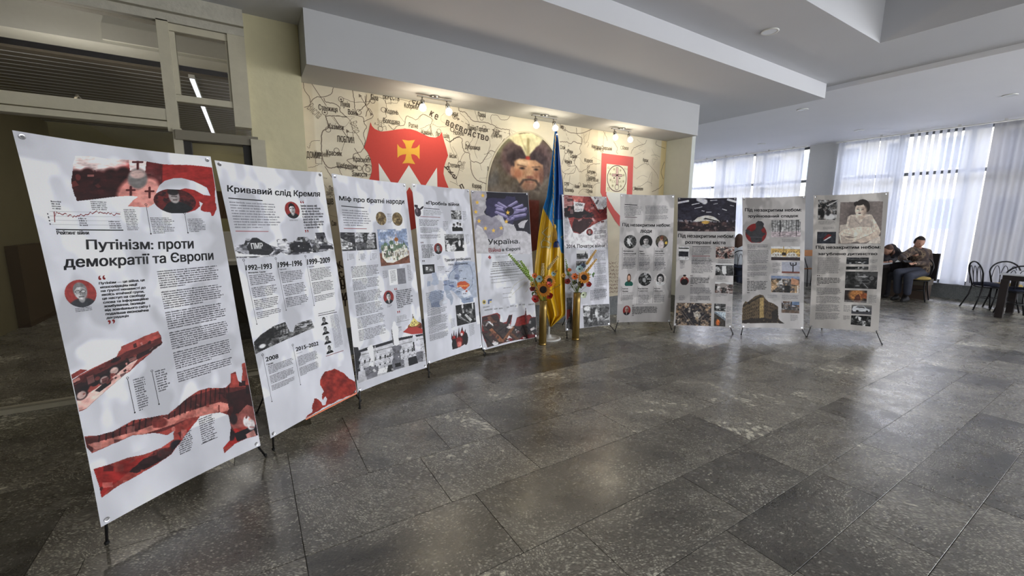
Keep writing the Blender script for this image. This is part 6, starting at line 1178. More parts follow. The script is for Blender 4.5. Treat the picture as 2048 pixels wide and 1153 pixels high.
k.put((fbm(50, 80, 14, 4, ay=.5) > .5)*.45*(k.Y < .6), (90,)*3).noise(.2, 14, 2); b.picq(B5(450, 438), B5(820, 428), B5(450, 650), B5(818, 644), k, 'photo_print'); b.body(B5(585, 672), B5(790, 712), 4, seed=1, fill=.34); b.body(B5(150, 745), B5(415, 800), 4, seed=2); b.body(B5(150, 812), B6(405, 60), 14, seed=3, fill=.42); b.body(B6(145, 72), B6(400, 215), 10, seed=4, fill=.42, para=6)
k = Cv(90, 50, (206, 208, 210)); k.poly([(0,.15),(1,.2),(1,.75),(0,.75)], (196, 160, 96)).ell(.2, .7, .2, .28, (190, 186, 180), .1).ell(.72, .7, .2, .28, (190, 186, 180), .1).put((k.Y > .78).astype(float), (70, 56, 60)).rect(.42, .0, .46, .5, (176, 150, 90)).rect(.38, .45, .52, .65, (60, 52, 50)).put(((k.X*22 % 2) > 1.2)*((k.Y*9 % 2) > 1.1)*(k.Y < .7)*(k.Y > .2)*.7, (120, 96, 64)).noise(.2, 16, 2); b.picq(B5(446, 768), B5(812, 765), B5(446, 940), B5(812, 940), k, 'photo_print'); b.body(B6(450, 40), B6(552, 92), 4, fill=.34); b.body(B6(458, 112), B6(550, 165), 4, fill=.34)
k = Cv(60, 40, (160, 162, 174)); k.put((k.Y > .85).astype(float), (130, 80, 70)).rect(.6, .3, .66, .9, (44, 42, 48)).line([(.48,.1),(.52,.3),(.62,.35),(.72,.3),(.8,.25),(.8,.08)], .03, (44, 42, 48)).ell(.63, .2, .04, .08, (44, 42, 48), .3).noise(.06, 6, 1); b.pic(B6(566, 26), B6(790, 166), k, 'photo_print')
k = gray(90, 52, 5, ((150, 120, 84), (90, 84, 84), (180, 150, 116)), 8, .3, bg=(140, 116, 90)); k.put(np.clip((.25-k.Y)*8, 0, 1), (126, 140, 168)).poly([(.72,.1),(.98,.25),(.98,.55),(.7,.5)], (176, 130, 100)).rect(.93, .55, .97, 1, (206, 200, 190)).noise(.1, 16, 3); b.picq(B6(434, 198), B6(788, 204), B6(434, 402), B6(786, 404), k, 'photo_print'); b.body(B6(390, 428), B6(520, 475), 4, fill=.34); b.body(B6(568, 428), B6(780, 490), 5, fill=.34)
b.quote(B6(140, 236), B6(166, 250), col=(60, 50, 50)); b.body(B6(142, 262), B6(385, 388), 7, fill=.55, seed=6, col=(50,)*3, rag=.15); b.quote(B6(142, 400), B6(168, 416), True, col=(60, 50, 50))
C_ = lambda x, y: ((x-85)/(600-85), (y-425)/(782-425))
k = Cv(120, 84, (110, 92, 68)); k.a[:] = 0; k.poly([C_(*p) for p in ((88,560),(120,510),(150,520),(240,450),(300,428),(340,440),(365,480),(400,515),(470,540),(520,575),(528,720),(545,745),(598,780),(85,776))], (104, 88, 66), .01)
kk = (k.a > .5).astype(float)
def im(pts, col, wob=.0):
    t = Cv(120, 84, 0, 0); t.poly([C_(*p) for p in pts], 255, wob, 3); k.put(t.a*kk, col, al=False)
im(((300,470),(345,470),(350,720),(300,720)), (160, 136, 88)); im(((350,480),(528,575),(528,720),(350,715)), (92, 76, 58)); im(((88,560),(320,440),(320,458),(88,590)), (70, 60, 48)); im(((450,640),(520,600),(520,740),(440,730)), (54, 48, 44), .05)
for x in range(105, 300, 22):
    for y in range(0, 5):
        y0 = 600-(x-105)*.42+y*34+(x-105)*.06*y; im(((x,y0),(x+8,y0-2),(x+8,y0+20),(x,y0+20)), (50, 42, 34))
for x in range(365, 520, 20):
    for y in range(0, 4): y0 = 520+(x-365)*.35+y*42; im(((x,y0),(x+7,y0+2),(x+7,y0+24),(x,y0+22)), (46, 38, 32))
im(((85,740),(350,712),(545,745),(598,780),(85,776)), (58, 50, 44), .02); k.clutter(50, ((60, 50, 44), (140, 120, 90), (40, 34, 30)), .03, 3, (0, .3, 1, 1)).noise(.16, 18, 2); b.picq(B6(85, 425), B6(600, 425), B6(85, 782), B6(600, 782), k, 'burnt_building_print')
k = gray(60, 40, 6, ((70, 72, 80), (150, 150, 156), (110, 84, 64)), 8, .3, bg=(96, 92, 92)); k.put(((k.Y < .3) & (k.X > .6))*.7, (110, 140, 180)).put((k.Y > .75)*.7, (110, 88, 72)); b.pic(B6(562, 510), B6(784, 652), k, 'photo_print'); b.body(B6(672, 672), B6(770, 748), 6, fill=.34)

# ---- 10 ----------------------------------------------------------------------------------------------------------
b = Banner((1627.6, 390.9), (1778.5, 384.2), (1618.6, 655.9), (1757, 666.3), 'tenth banner, farthest right, with large photo of a mother and baby', ((1613.7, 674.9), (1764, 689.7)), white=(176, 172, 168))
k = gray(50, 52, 4, ((60,)*3, (150,)*3), 7, .3, bg=(140, 134, 130)); k.line([(.05,.3),(1,.0)], .02, (40,)*3).line([(.0,.35),(1,.3)], .015, (40,)*3).line([(.5,.3),(.98,.05)], .02, (190,)*3).ell(.65, .85, .3, .15, (196,)*3, .4).ell(.25, .7, .12, .2, (40,)*3, .4).ell(.55, .65, .1, .15, (60,)*3, .4); b.picq(B5(1032, 186), B5(1272, 182), B5(1020, 440), B5(1250, 440), k, 'photo_print')
b.body(B5(1030, 455), B5(1240, 498), 4, fill=.34, seed=1); b.body(B5(1085, 528), B5(1235, 562), 4, fill=.34, seed=2)
k = Cv(50, 34, (58, 60, 68)); k.mottle([(70, 74, 84)], 5, 2).poly([(.32,.62),(.6,.2),(.78,.3),(.5,.72)], (140, 44, 48)).poly([(.36,.75),(.7,.4),(.76,.45),(.42,.78)], (196,)*3).noise(.1, 9, 2); b.pic(B5(1012, 590), B5(1245, 738), k, 'photo_print')
C_ = lambda x, y: ((x-1272)/(1842-1272), (y-172)/(742-172))
k = Cv(170, 170, (126, 116, 112)); k.a[:] = 0; k.poly([C_(*p) for p in ((1305,210),(1500,205),(1660,200),(1842,205),(1810,738),(1275,738))], (132, 122, 118)); k.put((k.a > .5)*np.exp(-(((k.X-.33)/.12)**2+((k.Y-.35)/.25)**2))*.6, (86, 78, 78), al=False)
def im(pts, col, wob=.006, seed=2): k.poly([C_(*p) for p in pts], col, wob, seed)
im(((1300,500),(1420,490),(1430,560),(1290,600)), (184, 174, 164)); im(((1400,395),(1440,370),(1520,365),(1610,360),(1700,370),(1730,420),(1780,520),(1810,600),(1770,660),(1700,560),(1450,560),(1380,520)), (196, 184, 172)); im(((1440,380),(1500,400),(1560,480),(1620,400),(1700,380),(1720,520),(1560,560),(1400,520)), (176, 164, 154), .02); im(((1690,390),(1730,420),(1790,530),(1815,590),(1770,650),(1730,560)), (206, 192, 178))
k.ell(*C_(1588, 250), .15, .135, (62, 54, 54), .12).ell(*C_(1520, 232), .075, .06, (62, 54, 54), .2).ell(*C_(1640, 275), .07, .11, (66, 58, 56), .2).ell(*C_(1575, 385), .075, .07, (186, 168, 154), .3)
k.ell(*C_(1557, 308), .112, .148, (208, 192, 178), .06, .12).ell(*C_(1612, 318), .05, .09, (176, 156, 142), .9).ell(*C_(1556, 222), .11, .05, (66, 58, 56), .3, -.15)
k.line([C_(1518,298), C_(1542,305)], .007, (60, 50, 48)).line([C_(1572,308), C_(1600,302)], .007, (60, 50, 48)).line([C_(1516,284), C_(1544,287)], .005, (84, 70, 66)).line([C_(1570,288), C_(1602,284)], .005, (84, 70, 66)).line([C_(1552,304), C_(1544,332)], .006, (166, 146, 132)).ell(*C_(1550, 352), .032, .013, (104, 70, 68), .3)
im(((1285,610),(1340,560),(1450,540),(1560,520),(1700,530),(1740,580),(1680,650),(1560,700),(1400,735),(1310,735)), (206, 194, 180)); im(((1500,700),(1650,640),(1760,570),(1812,590),(1790,650),(1640,720),(1560,735)), (196, 180, 166)); im(((1300,620),(1400,690),(1470,690),(1440,735),(1320,735)), (172, 160, 150)); im(((1340,650),(1420,640),(1500,660),(1420,672)), (150, 138, 130)); im(((1700,690),(1810,640),(1808,736),(1640,736)), (196, 186, 176), .02)
for a_, c_ in (((1440,385),(1420,500)), ((1700,385),(1730,540)), ((1480,420),(1560,500)), ((1340,600),(1480,640)), ((1500,700),(1700,620)), ((1390,660),(1520,650)), ((1540,520),(1640,515)), ((1700,530),(1720,600))): k.line([C_(*a_), C_(*c_)], .004, (140, 126, 118))
k.noise(.09, 20, 3, oct=3); b.picq(B5(1272, 172), B5(1842, 172), B5(1272, 742), B5(1842, 742), k, 'mother_and_baby_photo')
b.text('Під незакритим небом:', B5(998, 764), B5(1810, 812), bold=.0028, c=B5(998, 814), d=B5(1810, 764)); b.text('загублене дитинство', B5(1022, 850), B5(1768, 892), bold=.0028, c=B5(1022, 892), d=B5(1768, 850))
b.body(B5(1020, 905), B6(1270, 180), 26, seed=3, fill=.42); b.quote(B6(988, 194), B6(1020, 208), col=(60, 50, 50)); b.body(B6(988, 222), B6(1275, 302), 5, fill=.55, seed=4, col=(50,)*3, rag=.1); b.quote(B6(988, 308), B6(1016, 322), True, col=(60, 50, 50)); b.body(B6(985, 345), B6(1275, 740), 36, seed=5, fill=.42, para=9)
k = gray(60, 42, 8, ((44, 46, 52), (60, 62, 68)), 5, .2, bg=(50, 52, 56)); k.line([(.25,.3),(.9,.3)], .012, (150,)*3).ell(.6, .75, .08, .08, (200,)*3, .3).ell(.45, .7, .06, .1, (120,)*3, .3); b.picq(B5(1378, 912), B5(1662, 914), B6(1345, 62), B6(1622, 66), k, 'photo_print'); b.picq(B6(1342, 92), B6(1620, 94), B6(1340, 130), B6(1618, 132), gray(50, 10, 3, ((50,)*3, (60,)*3), 4, .2, bg=(54,)*3), 'photo_print')
k = gray(90, 50, 11, ((56,)*3, (84,)*3, (40,)*3), 7, .3, bg=(64,)*3); k.line([(.5,.55),(.72,.95)], .01, (150,)*3).ell(.55, .3, .16, .03, (176,)*3, .4).ell(.65, .6, .16, .12, (110,)*3, .3).ell(.65, .6, .12, .08, (50,)*3, .3).poly([(.3,.1),(1,.05),(1,.3)], (78,)*3); b.picq(B6(1336, 152), B6(1740, 158), B6(1326, 356), B6(1724, 368), k, 'photo_print'); b.body(B6(1640, 80), B6(1730, 150), 6, fill=.34); b.body(B6(1640, 5), B6(1740, 50), 4, fill=.34)
k = Cv(70, 40, (60, 52, 52)); k.ell(.55, .4, .35, .5, (178, 120, 70), .5).poly([(.4,1),(.5,.5),(.62,.3),(.72,.5),(.75,1)], (110, 66, 52), .06).poly([(.7,.3),(1,.2),(1,.7),(.75,.6)], (150, 84, 50), .02).put((k.Y > .85)*.6, (140,)*3).noise(.2, 12, 3); b.picq(B6(1328, 380), B6(1604, 386), B6(1320, 522), B6(1596, 534), k, 'photo_print'); b.body(B6(1625, 435), B6(1725, 540), 9, fill=.34)
k = Cv(66, 36, (100, 100, 104)); k.put((k.Y > .6).astype(float), (84, 84, 90)).put((k.Y < .2).astype(float), (120, 118, 116)).poly([(.03,.55),(.1,.2),(.3,.1),(.6,.1),(.75,.35),(.92,.5),(.9,.68),(.1,.75)], (186, 188, 192)).poly([(.2,.3),(.3,.18),(.6,.18),(.7,.36)], (90,)*3).ell(.3, .7, .07, .12, (50,)*3, .2).ell(.78, .66, .06, .1, (50,)*3, .2).noise(.08, 9, 1); b.picq(B6(1412, 556), B6(1664, 566), B6(1408, 664), B6(1658, 678), k, 'photo_print')
k = gray(66, 36, 19, ((50,)*3, (110,)*3, (30,)*3), 7, .3, bg=(60,)*3); k.poly([(.36,.1),(.52,.2),(.48,.6),(.38,.4)], (206,)*3); b.picq(B6(1408, 686), B6(1654, 690), B6(1400, 796), B6(1644, 818), k, 'photo_print'); b.body(B6(1315, 560), B6(1400, 640), 7, fill=.34); b.body(B6(1310, 685), B6(1395, 740), 5, fill=.34)
# ------------------------------------------------------------------ flag, vases and flowers
def depth(p): return (np.asarray(p)-CC)@CM[2]
def at(x, y, D): d = ray(x, y)/FPX; return CC+d*D
RIGHT, UPV, FWD = CM[0], -CM[1], CM[2]
# flag stand
fb = onZ(1097, 678); fb = np.array([fb[0], fb[1]+.0, 0]); DF = depth(fb)
fl = empty('flag', fb, 'blue and yellow national flag with outlined trident, hanging on a white pole', 'flag')
tip = at(1112.5, 262, DF); pole_t = np.array([tip[0], tip[1], tip[2]])
q = MB(); q.lathe(fb, [(.16, 0), (.165, .008), (.16, .016), (.135, .022), (.13, .018), (.04, .022), (.035, .05), (.022, .06)], 40); q.build('base', mat('white_enamel', (206, 206, 204), .35), fl, smooth=True)
q = MB(); q.tube([fb+(0, 0, .05), fb*.5+pole_t*.5, pole_t], [.017, .015, .013], 14); q.build('pole', MATS['white_enamel'], fl, smooth=True)
q = MB(); dirp = (pole_t-fb)/np.linalg.norm(pole_t-fb); q.lathe(pole_t, [(.013, -.02), (.018, 0), (.012, .01), (.016, .03), (.010, .05), (.001, .075)], 14, dirp); q.build('finial', mat('old_brass', (170, 150, 96), .35, metal=.8), fl, smooth=True)
# cloth
tabL = [(258,1110),(280,1107.5),(313,1104.5),(350,1099.5),(394,1093.5),(417,1086),(440,1081.5),(469,1077),(499,1073.7),(530,1070),(551,1068.5),(590,1074),(610,1084),(627,1091),(640,1096),(654,1100)]
tabR = [(258,1113.5),(280,1117),(313,1120),(350,1123.5),(388,1126.3),(430,1129),(469,1131),(520,1131.5),(590,1131.5),(625,1131.2),(632,1129),(640,1119),(654,1103)]
ys_ = np.linspace(258, 654, 300); xl = np.interp(ys_, *zip(*tabL)); xr = np.interp(ys_, *zip(*tabR)); S_ = np.linspace(0, 1, 60)
PX = xl[:, None]+(xr-xl)[:, None]*S_[None]; PY = ys_[:, None]*np.ones((1, 60))
tt = (ys_[:, None]-258)/396
FD = -.035-.055*tt*np.abs(np.sin(S_[None]*PI*1.0+.3))-.035*(.3+tt)*np.sin(S_[None]*PI*5.2+1.2*np.sin(tt*4)+tt*1.5)-.012*np.sin(S_[None]*PI*11+tt*5)
blue = (PY < 417+(PX-1086)*1.78) & (PY < 455) | ((PX > 1105+(PY-449)*.32) & (PY < 505+(PX-1120)*.4)) | (PY < 417)
cb, cy = np.array((24, 112, 172.)), np.array((206, 164, 24.))
k = Cv(60, 300, (0, 0, 0)); k.c[:] = np.where(blue[..., None], cb, cy)
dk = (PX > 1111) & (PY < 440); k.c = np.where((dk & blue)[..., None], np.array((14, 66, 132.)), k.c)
def pxl(pts, w, col):
    m = np.zeros(PX.shape)
    for (x0, y0), (x1, y1) in zip(pts[:-1], pts[1:]):
        dx, dy = x1-x0, y1-y0; t = np.clip(((PX-x0)*dx+(PY-y0)*dy)/(dx*dx+dy*dy+1e-9), 0, 1); m = np.maximum(m, np.clip(1.2-np.hypot(PX-x0-t*dx, PY-y0-t*dy)/w, 0, 1))
    k.c = k.c*(1-m[..., None])+np.array(col, float)*m[..., None]
T1 = [B2(*p) for p in ((385,165),(382,120),(402,95),(425,60),(390,30),(412,8),(440,-20))]; T2 = [B2(*p) for p in ((425,60),(448,72),(462,60))]; T3 = [B2(*p) for p in ((385,165),(430,160),(458,172),(470,130),(440,110),(402,95))]
for T_ in (T1, T2, T3): pxl(T_, 1.9, (120, 110, 60)); pxl(T_, 1.0, (222, 216, 176))
pxl([B2(568, 70), B2(600, 55)], 1.2, (216, 206, 120)); pxl([B2(568, 70), B2(590, 96)], 1.0, (200, 190, 110))
k.noise(.05, 20, 3)
fo = fl
def fP(U, V):
    r_ = V*299; c_ = U*59; i = np.clip(r_.astype(int), 0, 298); j = np.clip(c_.astype(int), 0, 58); a = r_-i; b_2 = c_-j
    g = lambda M: (M[i, j]*(1-a)*(1-b_2)+M[i, j+1]*(1-a)*b_2+M[i+1, j]*a*(1-b_2)+M[i+1, j+1]*a*b_2)
    x, y, d = g(PX), g(PY), g(FD); D = DF+d; dd = np.stack([(x-1024)/FPX, (y-576.5)/FPX, np.ones_like(x)], -1)@CM
    return CC+dd*D[..., None]
CLOTH = print_mat('flag_satin', .38, .5)
fc = ink_mesh('cloth', fP, k, fo, k=1.25, m=CLOTH)
so = fc.modifiers.new('thickness', 'SOLIDIFY'); so.thickness = .0015; so.offset = -1
# cord and tassels
n_ = 120; cm = MB(); cg = MB()
def cord(mb, ph, col):
    P = []
    for i in range(n_):
        t = i/(n_-1); y = 268+t*(452-268); x = np.interp(y, (268, 330, 400, 452), (1111.6, 1107.5, 1106.6, 1106.5)); c = at(x, y, DF-.085-.05*t); a = ph+t*90
        P.append(c+.0045*(math.cos(a)*RIGHT+math.sin(a)*FWD))
    mb.tube(P, .0042, 6)
cord(cm, 0, 0); cord(cg, PI, 0)
tw = fl
cm.build('gold_strand', mat('gold_thread', (206, 160, 48), .45, var=.2, scale=80), tw, smooth=True); cg.build('blue_strand', mat('grey_blue_thread', (110, 124, 140), .45, var=.2, scale=80), tw, smooth=True)
def tassel(x, y0, y1, w, m, nm, D):
    a, b_3 = at(x, y0, D), at(x, y1, D); ax = (b_3-a)/np.linalg.norm(b_3-a); Lh = np.linalg.norm(b_3-a); u = RIGHT; v = np.cross(ax, u); q = MB(); r7 = random.Random(3)
    q.lathe(a, [(.006, 0), (w*.5, Lh*.08), (w*.55, Lh*.16), (w*.35, Lh*.24), (w*.45, Lh*.27)], 12, ax)
    for i in range(26):
        an = i*2.4; rr_ = w*math.sqrt((i+.5)/26); o = u*math.cos(an)+v*math.sin(an); q.tube([a+ax*Lh*.22+o*rr_*.35, a+ax*Lh*.5+o*rr_*.9, a+ax*Lh*(.95+r7.uniform(-.05, .05))+o*rr_*1.05], .0028, 4)
    q.build(nm, m, tw, smooth=True)
tassel(1109.5, 449, 485, .034, MATS['gold_thread'], 'gold_tassel', DF-.15); tassel(1113, 478, 496, .040, mat('blue_thread', (22, 60, 128), .5, var=.2, scale=80), 'blue_tassel', DF-.14)

brass = mat('tarnished_brass', (150, 124, 68), .34, metal=.75, var=.25, scale=9)
def at_mid(p, D): return at(p[0], p[1], D)
leafm = mat('leaf_green', (70, 104, 46), .5, var=.25, scale=60); leafd = mat('leaf_dark', (44, 58, 34), .55, var=.3, scale=60)
petal = mat('sunflower_petal', (226, 156, 44), .5, var=.18, scale=50); petal2 = mat('sunflower_petal_inner', (208, 126, 34), .5, var=.18, scale=50); seedm = mat('sunflower_disc', (44, 30, 22), .8, var=.4, scale=200, bump=.8)
stemm = mat('stem_green', (120, 132, 60), .6)
def vase(px, ytop, ybot, w, label):
    c = onZ(px, ybot-1.6); D = depth(c); r = w/2*D/FPX; c = np.array([c[0], c[1], 0]); zt = at(px, ytop, D)[2]
    t = empty('shell_case_vase', c, label, 'vase', 'brass shell case vases before the flag')
    q = MB(); q.lathe(c, [(r*1.03, 0), (r*1.03, .012), (r*.93, .016), (r*.93, .024), (r, .03), (r*.985, zt*.8), (r*.93, zt), (r*.88, zt), (r*.86, zt-.12)], 40); q.build('body', brass, t, smooth=True)
    q = MB(); q.lathe(c+(0, 0, zt-.01), [(r*.93, 0), (r*.965, .004), (r*.93, .008)], 40); q.build('rim', brass, t, smooth=True)
    return c, D, np.array([c[0], c[1], zt])
def petalf(q, c, n, ang, r0, r1, w, lift, cup=.0, nseg=4):
    n = n/np.linalg.norm(n); u = np.cross(n, (0, 0, 1.0)); u /= np.linalg.norm(u); v = np.cross(n, u); d = u*math.cos(ang)+v*math.sin(ang); s = np.cross(n, d); P = []
    for i in range(nseg+1):
        t = i/nseg; rad = r0+(r1-r0)*t; ww = w*math.sin(PI*min(.97, .16+.82*t))**.8*(1 if t < .98 else .15); h = lift*(t-.1)+cup*t*t
        for sx in (-1, 0, 1): P.append(c+d*rad+s*sx*ww+n*(h-(.12*w if sx == 0 else 0)))
    q.add(P, [(i*3+j, i*3+j+1, (i+1)*3+j+1, (i+1)*3+j) for i in range(nseg) for j in (0, 1)])
def sunflower(p, D, mouth, rpx, tilt, label, seed=0):
    c = at(*p, D); R0 = rpx*D/FPX; n = -FWD+RIGHT*tilt[0]+UPV*tilt[1]; n = n/np.linalg.norm(n); r = random.Random(seed)
    t = empty('sunflower', tuple(c), label, 'flower', 'sunflowers in the brass vases')
    q = MB()
    for i in range(18): petalf(q, c, n, 2*PI*i/18+r.uniform(-.06, .06), R0*.38, R0*r.uniform(.92, 1.04), R0*.15, r.uniform(.0, .006))
    q.build('petals', petal, t, smooth=True); q = MB()
    for i in range(15): petalf(q, c+n*.004, n, 2*PI*(i+.5)/15+r.uniform(-.06, .06), R0*.35, R0*r.uniform(.74, .84), R0*.13, r.uniform(.006, .014))
    q.build('inner_petals', petal2, t, smooth=True); q = MB(); q.lathe(c-n*.004, [(R0*.46, 0), (R0*.44, .010), (R0*.34, .017), (R0*.18, .014), (.0001, .010)], 26, n); q.build('disc', seedm, t, smooth=True)
    q = MB(); q.tube([c-n*.01, c-n*.03-UPV*.03, (c+mouth)/2-n*.03, mouth-(0, 0, .03)], [.006, .006, .005, .005], 6); q.build('stem', stemm, t, smooth=True)
def wheat(p0, p1, D, mouth, wpx, col, label, dd=0.0, seed=0, cat='wheat ear'):
    a, b_4 = at(*p0, D+dd), at(*p1, D+dd*1.5); L_ = np.linalg.norm(b_4-a); ax = (b_4-a)/L_; w = wpx*D/FPX; t = empty('wheat_ear', tuple(a), label, cat, 'wheat ears in the brass vases'); q = MB(); s = np.cross(ax, FWD); s /= np.linalg.norm(s); v = np.cross(ax, s)
    m = mat('grain_%d_%d_%d' % col, col, .55, var=.22, scale=90); n = max(8, int(L_/(w*.46)))
    for i in range(n):
        tpos = (i+.5)/n; sc = 1-.35*tpos
        for k_ in range(4):
            an = k_*PI/2+(i % 2)*PI/4+.5; o = s*math.cos(an)+v*math.sin(an); cpos = a+ax*L_*tpos+o*w*.30*sc; q.ball(cpos, w*.19*sc, 5, ax+o*.55, 1.7)
    q.build('grains', m, t, smooth=True); q = MB(); q.tube([b_4, a, a*.6+mouth*.4+UPV*.02, mouth-(0, 0, .03)], [.0015, .0025, .003, .003], 5); q.build('stem', stemm, t, smooth=True)
def blossom(p, D, mouth, rpx, col, label, name='poppy', cat='flower', grp='small artificial blossoms', npet=5, seed=0, ctr=(34, 26, 22), wid=.62):
    c = at(*p, D); R0 = rpx*D/FPX; r = random.Random(seed); n = -FWD+RIGHT*r.uniform(-.5, .5)+UPV*r.uniform(-.2, .5); n /= np.linalg.norm(n); t = empty(name, tuple(c), label, cat, grp); q = MB(); ph = r.uniform(0, 3)
    for i in range(npet): petalf(q, c, n, ph+2*PI*i/npet, R0*.05, R0, R0*wid, R0*.25, R0*.12)
    q.build('petals', mat('bloom_%d_%d_%d' % col, col, .5, var=.2, scale=70), t, smooth=True); q = MB(); q.ball(c+n*.004, R0*.2, 6); q.build('centre', mat('bloom_c_%d_%d_%d' % ctr, ctr, .7), t, smooth=True)
    q = MB(); q.tube([c-n*.003, (c+mouth)/2-n*.02, mouth-(0, 0, .03)], .0022, 5); q.build('stem', stemm, t, smooth=True)
def sprig(p0, p1, D, mouth, label, m=leafm, n=9, wl=.028, seed=0, dd=0.0):
    a, b_5 = at(*p0, D+dd), at(*p1, D+dd); r = random.Random(seed); t = empty('leaf_sprig', tuple(a), label, 'leaves', 'leaf sprigs in the brass vases'); q = MB(); q.tube([b_5, a, mouth-(0, 0, .03)], .002, 5); q.build('stem', stemm, t, smooth=True); ax = (b_5-a)/np.linalg.norm(b_5-a)
    for i in range(n):
        c = a+(b_5-a)*(i+.3)/n; nn = -FWD+RIGHT*r.uniform(-.6, .6)+UPV*r.uniform(-.4, .6); q = MB(); petalf(q, c, nn, r.uniform(0, 2*PI), 0, wl*r.uniform(.8, 1.3), wl*.28, .004, .004); q.build('leaf', m, t, smooth=True)
cA, DA, mA = vase(1085, 599, 691, 15.2, 'left brass shell case vase, taller bouquet, before the flag pole')
cB, DB, mB = vase(1151, 583, 681, 14.6, 'right brass shell case vase, right of the flag')
G_, BE, YL = (150, 180, 84), (206, 182, 128), (232, 184, 88)
wheat(B2(300, 470), B2(80, 222), DA, mA, 8.5, G_, 'long green ear leaning far left from the left vase', -.2); wheat(B2(262, 400), B2(188, 285), DA, mA, 8.0, G_, 'short green ear beside the long one, left vase', -.17, 1)
wheat(B2(392, 425), B2(396, 308), DA, mA, 8.0, BE, 'upright straw coloured ear in the left vase', -.01, 2); wheat(B2(440, 365), B2(538, 240), DA, mA, 7.5, BE, 'straw coloured ear leaning right in the left vase', .02, 3)
wheat(B2(632, 420), B2(596, 252), DB, mB, 7.5, (130, 156, 84), 'green ear leaning left in the right vase', -.02, 4); wheat(B2(798, 318), B2(888, 185), DB, mB, 6.6, YL, 'upper golden ear leaning right in the right vase', .02, 5); wheat(B2(792, 392), B2(892, 268), DB, mB, 6.6, YL, 'lower golden ear leaning right in the right vase', -.02, 6)
sunflower(B2(400, 553), DA-.08, mA, 16.5, (-.15, .05), 'largest sunflower at the front of the left vase', 1); sunflower(B2(458, 472), DA-.03, mA, 13.5, (.35, .35), 'sunflower behind the largest one, left vase', 2); sunflower(B2(775, 440), DB-.06, mB, 13.5, (.1, .2), 'only sunflower of the right vase', 3)
RD, OR, BW, YB = (176, 40, 34), (206, 98, 34), (176, 204, 206), (216, 162, 50)
for i, (x, y, V_, r_, c_, lb, nm) in enumerate(((322,640,0,8.5,RD,'red poppy low at the left of the left vase','poppy'),(460,612,0,7.5,RD,'red poppy right below the largest sunflower','poppy'),(452,505,0,6.5,(196,52,44),'red blossom between the two left sunflowers','poppy'),(300,545,0,6,(130,36,30),'dark red blossom left of the largest sunflower','poppy'),
        (362,452,0,8,BW,'pale blue blossom above the left sunflowers','blossom'),(318,425,0,6,OR,'orange blossom at the upper left of the left vase','blossom'),(300,505,0,6.5,(170,130,40),'mustard blossom left of the left sunflowers','blossom'),(495,405,0,5.5,BW,'pale blossom right of the left bouquet','blossom'),(515,385,0,4.5,YB,'small yellow blossom above the pale one, right of the left bouquet','blossom'),
        (585,420,1,5,YB,'small yellow blossom left of the right bouquet','blossom'),(688,432,1,7.5,OR,'orange blossom left of the right sunflower','blossom'),(735,362,1,8,BW,'pale blue blossom above the right sunflower','blossom'),(762,335,1,6,(70,84,110),'dusky blue blossom behind the pale one','blossom'),(820,505,1,6,RD,'red poppy below the right sunflower','poppy'),(625,478,1,6.5,(140,40,34),'dark red blossom at the left of the right vase','poppy'),
        (768,600,1,7.5,(196,206,176),'pale cream blossom hanging low on the right vase','blossom'),(745,500,1,7,(84,26,24),'maroon blossom under the right sunflower','poppy'),(640,372,1,4.5,OR,'small orange blossom by the green ear, right vase','blossom'))):
    blossom(B2(x, y), (DA, DB)[V_]-.05-.01*(i % 3), (mA, mB)[V_], r_, c_, lb, nm, seed=i, npet=5 if nm == 'poppy' else 7, wid=.62 if nm == 'poppy' else .42)
sprig(B2(330, 560), B2(300, 600), DA, mA, 'green leaves left of the largest sunflower', seed=1, n=8); sprig(B2(470, 560), B2(560, 500), DA, mA, 'thin dry sprig stretching right of the left bouquet', m=mat('dry_twig', (120, 92, 60), .7), seed=2, n=8, wl=.016)
sprig(B2(660, 520), B2(700, 470), DB, mB, 'dark green leaves at the left of the right vase', leafd, 12, .035, 3); sprig(B2(700, 550), B2(760, 520), DB, mB, 'dark green leaves over the right vase rim', leafd, 12, .035, 4, .02); sprig(B2(820, 420), B2(880, 405), DB, mB, 'bright green leaves at the right of the right bouquet', mat('leaf_bright', (96, 140, 76), .5, var=.2), 7, .035, 5); sprig(B2(620, 540), B2(650, 500), DB, mB, 'dark leaves hanging at the left of the right vase', leafd, 9, .03, 6); sprig(B2(740, 590), B2(800, 590), DB, mB, 'drooping leaves right of the right vase rim', leafd, 6, .03, 7); sprig(B2(330, 500), B2(420, 620), DA-.01, mA, 'leaves behind the left sunflowers', leafm, 10, .03, 8)
q = MB()
for P_ in (((270,440),(200,460),(130,510),(95,580)), ((250,330),(285,400),(280,500),(250,560),(235,575)), ((300,440),(150,560),(110,600))): q.tube([at(*B2(*p), DA-.24) for p in P_], .0014, 4)
q.build('straw', mat('straw', (196, 190, 120), .6), None, label='thin pale straw blades trailing left of the left vase', cat='straw')
